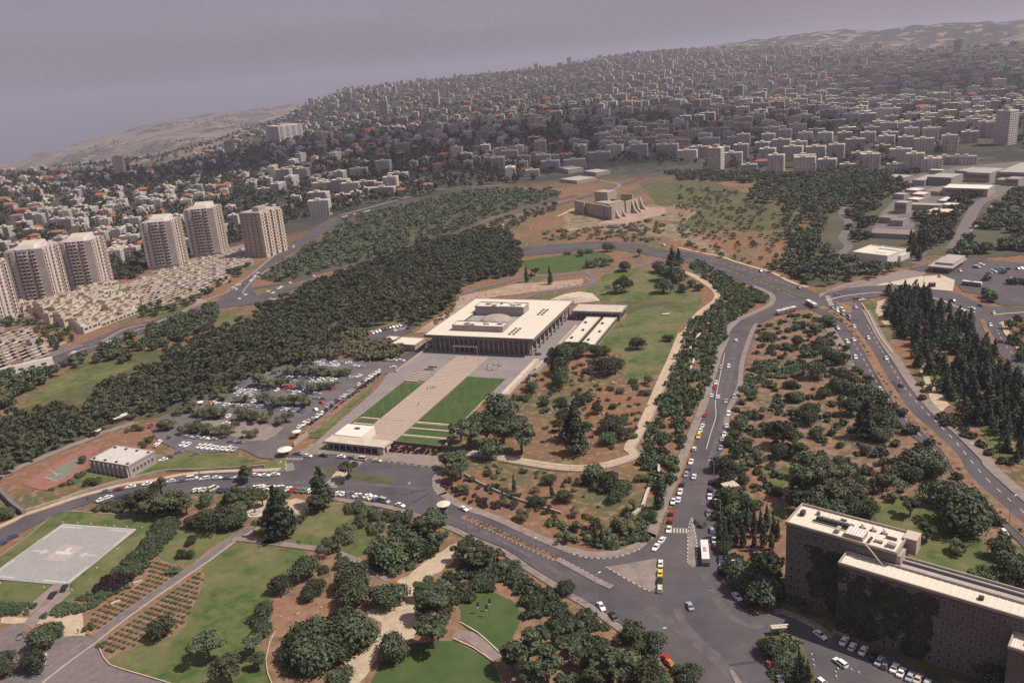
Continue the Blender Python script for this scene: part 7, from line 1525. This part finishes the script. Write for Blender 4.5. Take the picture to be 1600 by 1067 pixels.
def wall(line, h, label, name='wall', m='stone', w_=.5):
    if isinstance(line, str): line = pts(line)
    Q = smooth(line, 3); N = normals(Q); v_ = []
    for q, nn in zip(Q, N):
        a, b_ = q + nn * w_ / 2, q - nn * w_ / 2; v_ += [(*a, 0), (*a, h), (*b_, h), (*b_, 0)]
    f = []
    for i in range(len(Q) - 1):
        for j in range(3): f.append((4 * i + j, 4 * i + j + 1, 4 * i + 5 + j, 4 * i + 4 + j))
    e = 4 * (len(Q) - 1); f += [(0, 3, 2, 1), (e, e + 1, e + 2, e + 3)]
    mb = MB(); mb.add(v_, f, m); return tag(mb.build(name), label, 'wall')
wall("r 220,995 330,962 440,925 580,885 700,835 840,790 960,755 1080,725 1250,680 1420,640 1600,600 n 900,642 1060,630 1200,625 1380,610", 1.4, 'long stone wall along the upper side of the curving street', m='stone')
wall("r -40,760 60,860 140,940 235,1010", 2.4, 'dark retaining wall at the far left below the sports ground', m='concrete_dark', w_=1.6)
wall("h 580,105 660,150 760,195 870,235 1030,285", 1.0, 'low stone terrace wall crossing the red corner slope'); wall("h 1480,60 1475,120 1430,180 1400,260 1345,300", 1.2, 'pale stone wall running down the corner wedge', m='stone_pale', w_=1.0)
wall("k 1350,370 1290,440 1220,530 1180,580 1160,635", 1.0, 'upper pale stone terrace wall on the shrub bank', m='stone_pale', w_=1.2); wall("k 1215,650 1190,730 1160,800 1125,890", 1.0, 'middle pale stone terrace wall on the shrub bank', m='stone_pale', w_=1.0); wall("k 1145,1000 1130,1060 f 20,830 0,900", 1.0, 'lower pale stone terrace wall on the shrub bank', m='stone_pale', w_=1.0)
wall("m 440,255 540,180", 2.2, 'stone wall between the canopy and the small lawn', m='stone'); wall([kp(-13.4, -36), kp(-8, -100), kp(-6.4, -120)], 1.0, 'stone kerb wall between the bed and the parked cars', m='paving'); wall([kp(66.5, -98), kp(68.5, -122)], 1.2, 'stone wall closing the right end of the lawn strips', m='stone')
wall([kp(65.2, -62), kp(65.6, -97)], .9, 'low pale wall along the right edge of the great lawn', m='stone'); wall([kp(43, -121.8), kp(69, -122.6)], 1.6, 'dark stone wall beside the gatehouse', m='paving_dark')
wall("q 40,490 200,450 390,400 460,385", .6, 'low hedge wall on the museum pavement', m='paving_dark'); wall("g 620,612 662,600", 1.0, 'short pale wall upper end of the rose bed', m='stone_pale', w_=.8); wall("g 515,705 560,690", .8, 'short pale wall lower end of the rose bed', m='stone_pale', w_=.8); wall("g 215,940 205,1000", 1, 'white garden wall among the lower left trees', m='stone_pale', w_=.8)
wall("f 850,375 880,420 905,470 930,520 990,600", .8, 'long pale wall beside the right-hand pavement', m='stone_pale'); wall("h 10,960 45,1000 20,1015", .8, 'angled pale wall at the end of the pale path', m='stone_pale')
# perimeter fence
Q = smooth(pts(PERIM), 6); N = normals(Q); ft = empty('perimeter_fence', (0, 0, 0)); tag(ft, 'long grey mesh fence curving round the enclosed hill', 'fence')
sgn = 1 if True else -1; fp = MB(); fp.box(-.07, .07, -.07, .07, 0, 2.6, 'metal'); fpm = fp.mesh('post'); rails = MB(); c0 = np.array([kp(30, 0)[0], kp(30, 0)[1]])
for i in range(len(Q)):
    side = 1 if np.dot(N[i], Q[i] - c0) > 0 else -1; q = Q[i] + N[i] * side * 3.4
    if i % 2 == 0 and i < 196: mkobj('post', fpm, ft, (q[0], q[1], 0))
    if i: 
        for zz, hh in ((.2, .1), (1.2, .08), (2.35, .12)):
            rails.add([(*prev, zz), (*q, zz), (*q, zz + hh), (*prev, zz + hh), (prev[0] + .08, prev[1] + .08, zz), (q[0] + .08, q[1] + .08, zz), (q[0] + .08, q[1] + .08, zz + hh), (prev[0] + .08, prev[1] + .08, zz + hh)], [(0, 1, 2, 3), (7, 6, 5, 4), (3, 2, 6, 7), (0, 4, 5, 1)], 'metal')
        d = q - prev; L_ = np.linalg.norm(d)
        for j in range(int(L_ / .55)):
            a = prev + d * (j * .55 / L_); rails.add([(a[0], a[1], .3), (a[0] + .05, a[1] + .05, .3), (a[0] + .05, a[1] + .05, 2.35), (a[0], a[1], 2.35)], [(0, 1, 2, 3)], 'metal')
    prev = q
part(rails, 'mesh_panel', ft)
def small(k, x, y, z0, label, cat, name, parts_, rz=0):
    p = P(k, x, y); t = empty(name, (p[0], p[1], z0), rz); tag(t, label, cat)
    for nm, mb in parts_: part(mb, nm, t)
def _s(*b): 
    mb = MB()
    for q in b: mb.box(*q)
    return mb
small('u', 140, 880, .2, 'large white traffic sign at the lower kerb of the junction', 'sign', 'road_sign', [('panel', _s((-1.2, 1.2, -.06, .06, 1.2, 2.9, 'paint_white'))), ('post', _s((-.06, .06, .061, .2, 0, 2.8, 'metal')))])
small('u', 935, 740, .34, 'bus shelter with a pale flat roof on the car park island', 'bus shelter', 'bus_shelter', [('roof', _s((-2.2, 2.2, -.9, .9, 2.4, 2.55, 'stone_pale'))), ('back_panel', _s((-2.1, 2.1, .7, .78, .3, 2.2, 'metal'))), ('post', _s((-2.1, -2, -.8, -.7, 0, 2.4, 'metal'))), ('post', _s((2, 2.1, -.8, -.7, 0, 2.4, 'metal')))])
small('t', 430, 690, .05, 'small pale-roofed hut among the trees by the long street', 'hut', 'garden_hut', [('wall', _s((-2.4, 2.4, -1.8, 1.8, 0, 3.2, 'stone'))), ('roof', _s((-2.8, 2.8, -2.2, 2.2, 3.2, 3.45, 'stone_pale')))], .3)
small('q', 880, 445, .36, 'dark kiosk box on the pale forecourt', 'kiosk', 'kiosk', [('wall', _s((-1.8, 1.8, -1.2, 1.2, 0, 2.6, 'metal_dark'))), ('roof', _s((-2, 2, -1.4, 1.4, 2.6, 2.75, 'concrete_dark')))])
small('q', 805, 225, .1, 'upright white signboard beside the cypress clump', 'sign', 'sign_board', [('panel', _s((-2.4, 2.4, -.1, .1, .8, 4.2, 'paint_white'))), ('post', _s((-.1, .1, .11, .3, 0, 4, 'metal')))])
small('k', 962, 332, .1, 'white slab on the rocky ring in the big lawn', 'platform', 'lawn_platform', [('slab', _s((-2.4, 2.4, -1.1, 1.1, .5, .8, 'paint_white'))), ('base', _s((-1.6, 1.6, -.8, .8, 0, .49, 'stone')))])
flat_block('rear_pavilion', 'cream low pavilion behind the hall beside the small lot', 'building', frame_px('e', (190, 545), (240, 548), (262, 520), 3.5), 3.5, 'stone', 'roof_cream', over=.2, ph=.3)
flat_block('rear_pavilion', 'larger cream low pavilion with roof boxes behind the hall', 'building', frame_px('e', (240, 555), (350, 562), (372, 527), 4), 4, 'stone', 'roof_cream', over=.2, ph=.3)
# people
def person_mesh():
    vs = [(0, 0, .92), (0, 0, 1.18), (0, 0, 1.42), (0, 0, 1.52), (0, .02, 1.68), (.20, 0, 1.40), (.26, .02, 1.12), (.27, .1, .88), (-.20, 0, 1.40), (-.26, .02, 1.12), (-.27, -.02, .86), (.10, 0, .88), (.11, .12, .48), (.11, .10, .06), (.11, .22, .04), (-.10, 0, .88), (-.11, -.08, .48), (-.11, -.18, .06), (-.11, -.06, .04)]
    es = [(0, 1), (1, 2), (2, 3), (3, 4), (2, 5), (5, 6), (6, 7), (2, 8), (8, 9), (9, 10), (0, 11), (11, 12), (12, 13), (13, 14), (0, 15), (15, 16), (16, 17), (17, 18)]
    rd = [.15, .14, .15, .06, .11, .07, .05, .04, .07, .05, .04, .10, .07, .05, .04, .10, .07, .05, .04]
    me_ = bpy.data.meshes.new('person'); me_.from_pydata(vs, es, []); ob = bpy.data.objects.new('person', me_); C.objects.link(ob)
    sk_ = ob.modifiers.new('skin', 'SKIN'); 
    for i, r_ in enumerate(rd): me_.skin_vertices[0].data[i].radius = (r_, r_ * .8)
    me_.skin_vertices[0].data[0].use_root = True
    sb = ob.modifiers.new('sub', 'SUBSURF'); sb.levels = 1; sb.render_levels = 1
    dg = bpy.context.evaluated_depsgraph_get(); dg.update(); m2 = bpy.data.meshes.new_from_object(ob.evaluated_get(dg)); bpy.data.objects.remove(ob)
    m2.materials.clear(); m2.materials.append(M['cloth_dark']); m2.materials.append(M['skin'])
    for p_ in m2.polygons: p_.material_index = 1 if p_.center.z > 1.55 else 0; p_.use_smooth = True
    return m2
try: PM = person_mesh()
except Exception as e: print('person', e); PM = None
if PM:
    hairm = MB(); hairm.cyl(0, .0, 1.70, 1.82, .11, .06, 'metal_dark', 8); hm_ = hairm.mesh('hair')
    for k_, x, y, lab in (('x', 822, 392, 'person in dark clothes walking alone on the lower walkway'), ('x', 898, 262, 'person in dark clothes left of the trio on the walkway'), ('x', 925, 255, 'person in dark clothes at the left of the close trio on the walkway'), ('x', 938, 255, 'person in dark clothes in the middle of the close trio'), ('x', 957, 256, 'person in dark clothes at the right of the close trio'), ('z', 452, 738, 'person in dark clothes near the hall entrance'),
                          ('x', 268, 785, 'person in dark clothes on the pavement before the gatehouse'), ('n', 85, 858, 'person in dark clothes standing in the curving street'), ('n', 903, 668, 'person in dark clothes beside the white van'), ('g', 1380, 425, 'person in dark clothes on the left of the pair on the park path'), ('g', 1390, 428, 'person in dark clothes on the right of the pair on the park path'), ('g', 365, 838, 'person in dark clothes beside the yellow barrier'), ('h', 1500, 330, 'person in dark clothes on the pavement bend')):
        p = P(k_, x, y); t = mkobj('person', PM, None, (p[0], p[1], .2), RC.uniform(0, 6)); tag(t, lab, 'person'); mkobj('hair', hm_, t)
M['yellow'] = mat('yellow_paint', (.65, .50, .05))
small('g', 420, 848, .34, 'yellow barrier across the start of the diagonal path', 'barrier', 'barrier', [('rail', _s((-1.8, 1.8, -.08, .08, .8, 1.1, 'yellow'))), ('post', _s((-1.7, -1.5, -.081, .09, 0, .79, 'yellow'))), ('post', _s((1.5, 1.7, -.081, .09, 0, .79, 'yellow')))], -.6)
# boundary stones round the helipad and in car park mouth
def bollards(s, label, group, r_=.28, h=.5):
    mb = MB(); mb.cyl(0, 0, 0, h, r_, r_ * .7, 'paint_white', 8); bm2 = mb.mesh('bollard'); k = 'o'
    for tok in s.split():
        if ',' not in tok: k = tok; continue
        x, y = map(float, tok.split(',')); p = P(k, x, y); tag(mkobj('bollard', bm2, None, (p[0], p[1], .2)), label, 'bollard', group)
bollards("w 655,243 810,255 950,263 1100,278 1190,282 1325,292 1480,300 1225,525 1010,722 750,950 460,925 395,440 120,655 5,880", 'low white marker stone in the grass around the helipad', 'marker stones round the helipad')
bollards("A 115,430 185,458 215,468 258,492 302,518 340,540", 'white concrete bollard along the kerb left of the office car bays', 'white bollards', .3, .5)
bollards("A 320,825 335,885 345,940", 'white concrete bollard along the edge of the car park island', 'white bollards', .3, .5); bollards("A 630,955 595,975 570,1010 575,1055 690,965 735,985 810,1015", 'white bollard in the ring of the office car park', 'white bollards', .3, .5)

# ================================================================ a thin cumulus east of the city, high above the haze; its shadow dims the middle of the town
M['cloud'] = bpy.data.materials.new('cloud'); M['cloud'].use_nodes = True; cn_ = M['cloud'].node_tree; cb_ = cn_.nodes['Principled BSDF']; cb_.inputs['Base Color'].default_value = (.9, .9, .9, 1); cb_.inputs['Roughness'].default_value = 1
ct_ = cn_.nodes.new('ShaderNodeBsdfTransparent'); cm_ = cn_.nodes.new('ShaderNodeMixShader'); cm_.inputs[0].default_value = .42; cn_.links.new(ct_.outputs[0], cm_.inputs[1]); cn_.links.new(cb_.outputs[0], cm_.inputs[2]); cn_.links.new(cm_.outputs[0], cn_.nodes['Material Output'].inputs['Surface'])
import bmesh
def cloud(tx, ty, rx, ry, n_, seed, label):
    rs_ = random.Random(seed); hgt = 1500.0; kx = sdir.x / sdir.z * hgt; ky = sdir.y / sdir.z * hgt; bm = bmesh.new()
    for i in range(n_):
        a = rs_.uniform(0, 6.28); q = rs_.random() ** .6; R_ = rs_.uniform(.16, .3) * min(rx, ry)
        bmesh.ops.create_icosphere(bm, subdivisions=2, radius=1, matrix=Matrix.Translation((tx + kx + math.cos(a) * q * rx, ty + ky + math.sin(a) * q * ry, hgt + rs_.uniform(-20, 40))) @ Matrix.Diagonal((R_ * 1.5, R_ * 1.2, R_ * .35, 1)))
    me_ = bpy.data.meshes.new('cloud'); bm.to_mesh(me_); bm.free(); me_.materials.append(M['cloud']); tag(mkobj('cloud', me_), label, 'cloud', kind='stuff')
cloud(-260, 1850, 900, 520, 26, 4, 'thin flat cloud drifting high east of the city'); cloud(1250, 2300, 420, 380, 12, 5, 'smaller thin cloud high beyond the first cloud')

# ================================================================ haze and the closing pass
HZ = 0.92e-4
hz = MB(); hz.box(-49000, 49000, -49000, 49000, float(arr[:, 2].min()) - 1, 360, 'metal'); ho = hz.build('haze'); ho.data.materials.clear()
hm = bpy.data.materials.new('haze'); hm.use_nodes = True; nn_ = hm.node_tree; nn_.nodes.clear(); pv = nn_.nodes.new('ShaderNodeVolumePrincipled'); pv.inputs['Density'].default_value = HZ; pv.inputs['Color'].default_value = (.78, .75, .90, 1); pv.inputs['Anisotropy'].default_value = .2
oo = nn_.nodes.new('ShaderNodeOutputMaterial'); nn_.links.new(pv.outputs[0], oo.inputs['Volume']); ho.data.materials.append(hm); ho['kind'] = 'stuff'
# ordinals for labels that several things share
from collections import defaultdict
by = defaultdict(list)
for o in REGISTER:
    by[o['label']].append(o)
def ordn(i): return '%d%s' % (i, 'th' if 10 <= i % 100 <= 20 else {1: 'st', 2: 'nd', 3: 'rd'}.get(i % 10, 'th'))
for lab, L_ in by.items():
    if len(L_) < 2: continue
    L_.sort(key=lambda o: proj(tuple(o.location))[0])
    for i, o in enumerate(L_): o['label'] = '%s, %s from left' % (lab, ordn(i + 1))
bad = [o['label'] for o in REGISTER if not 4 <= len(o['label'].split()) <= 16]
print('labels', len(REGISTER), 'bad', bad[:8])
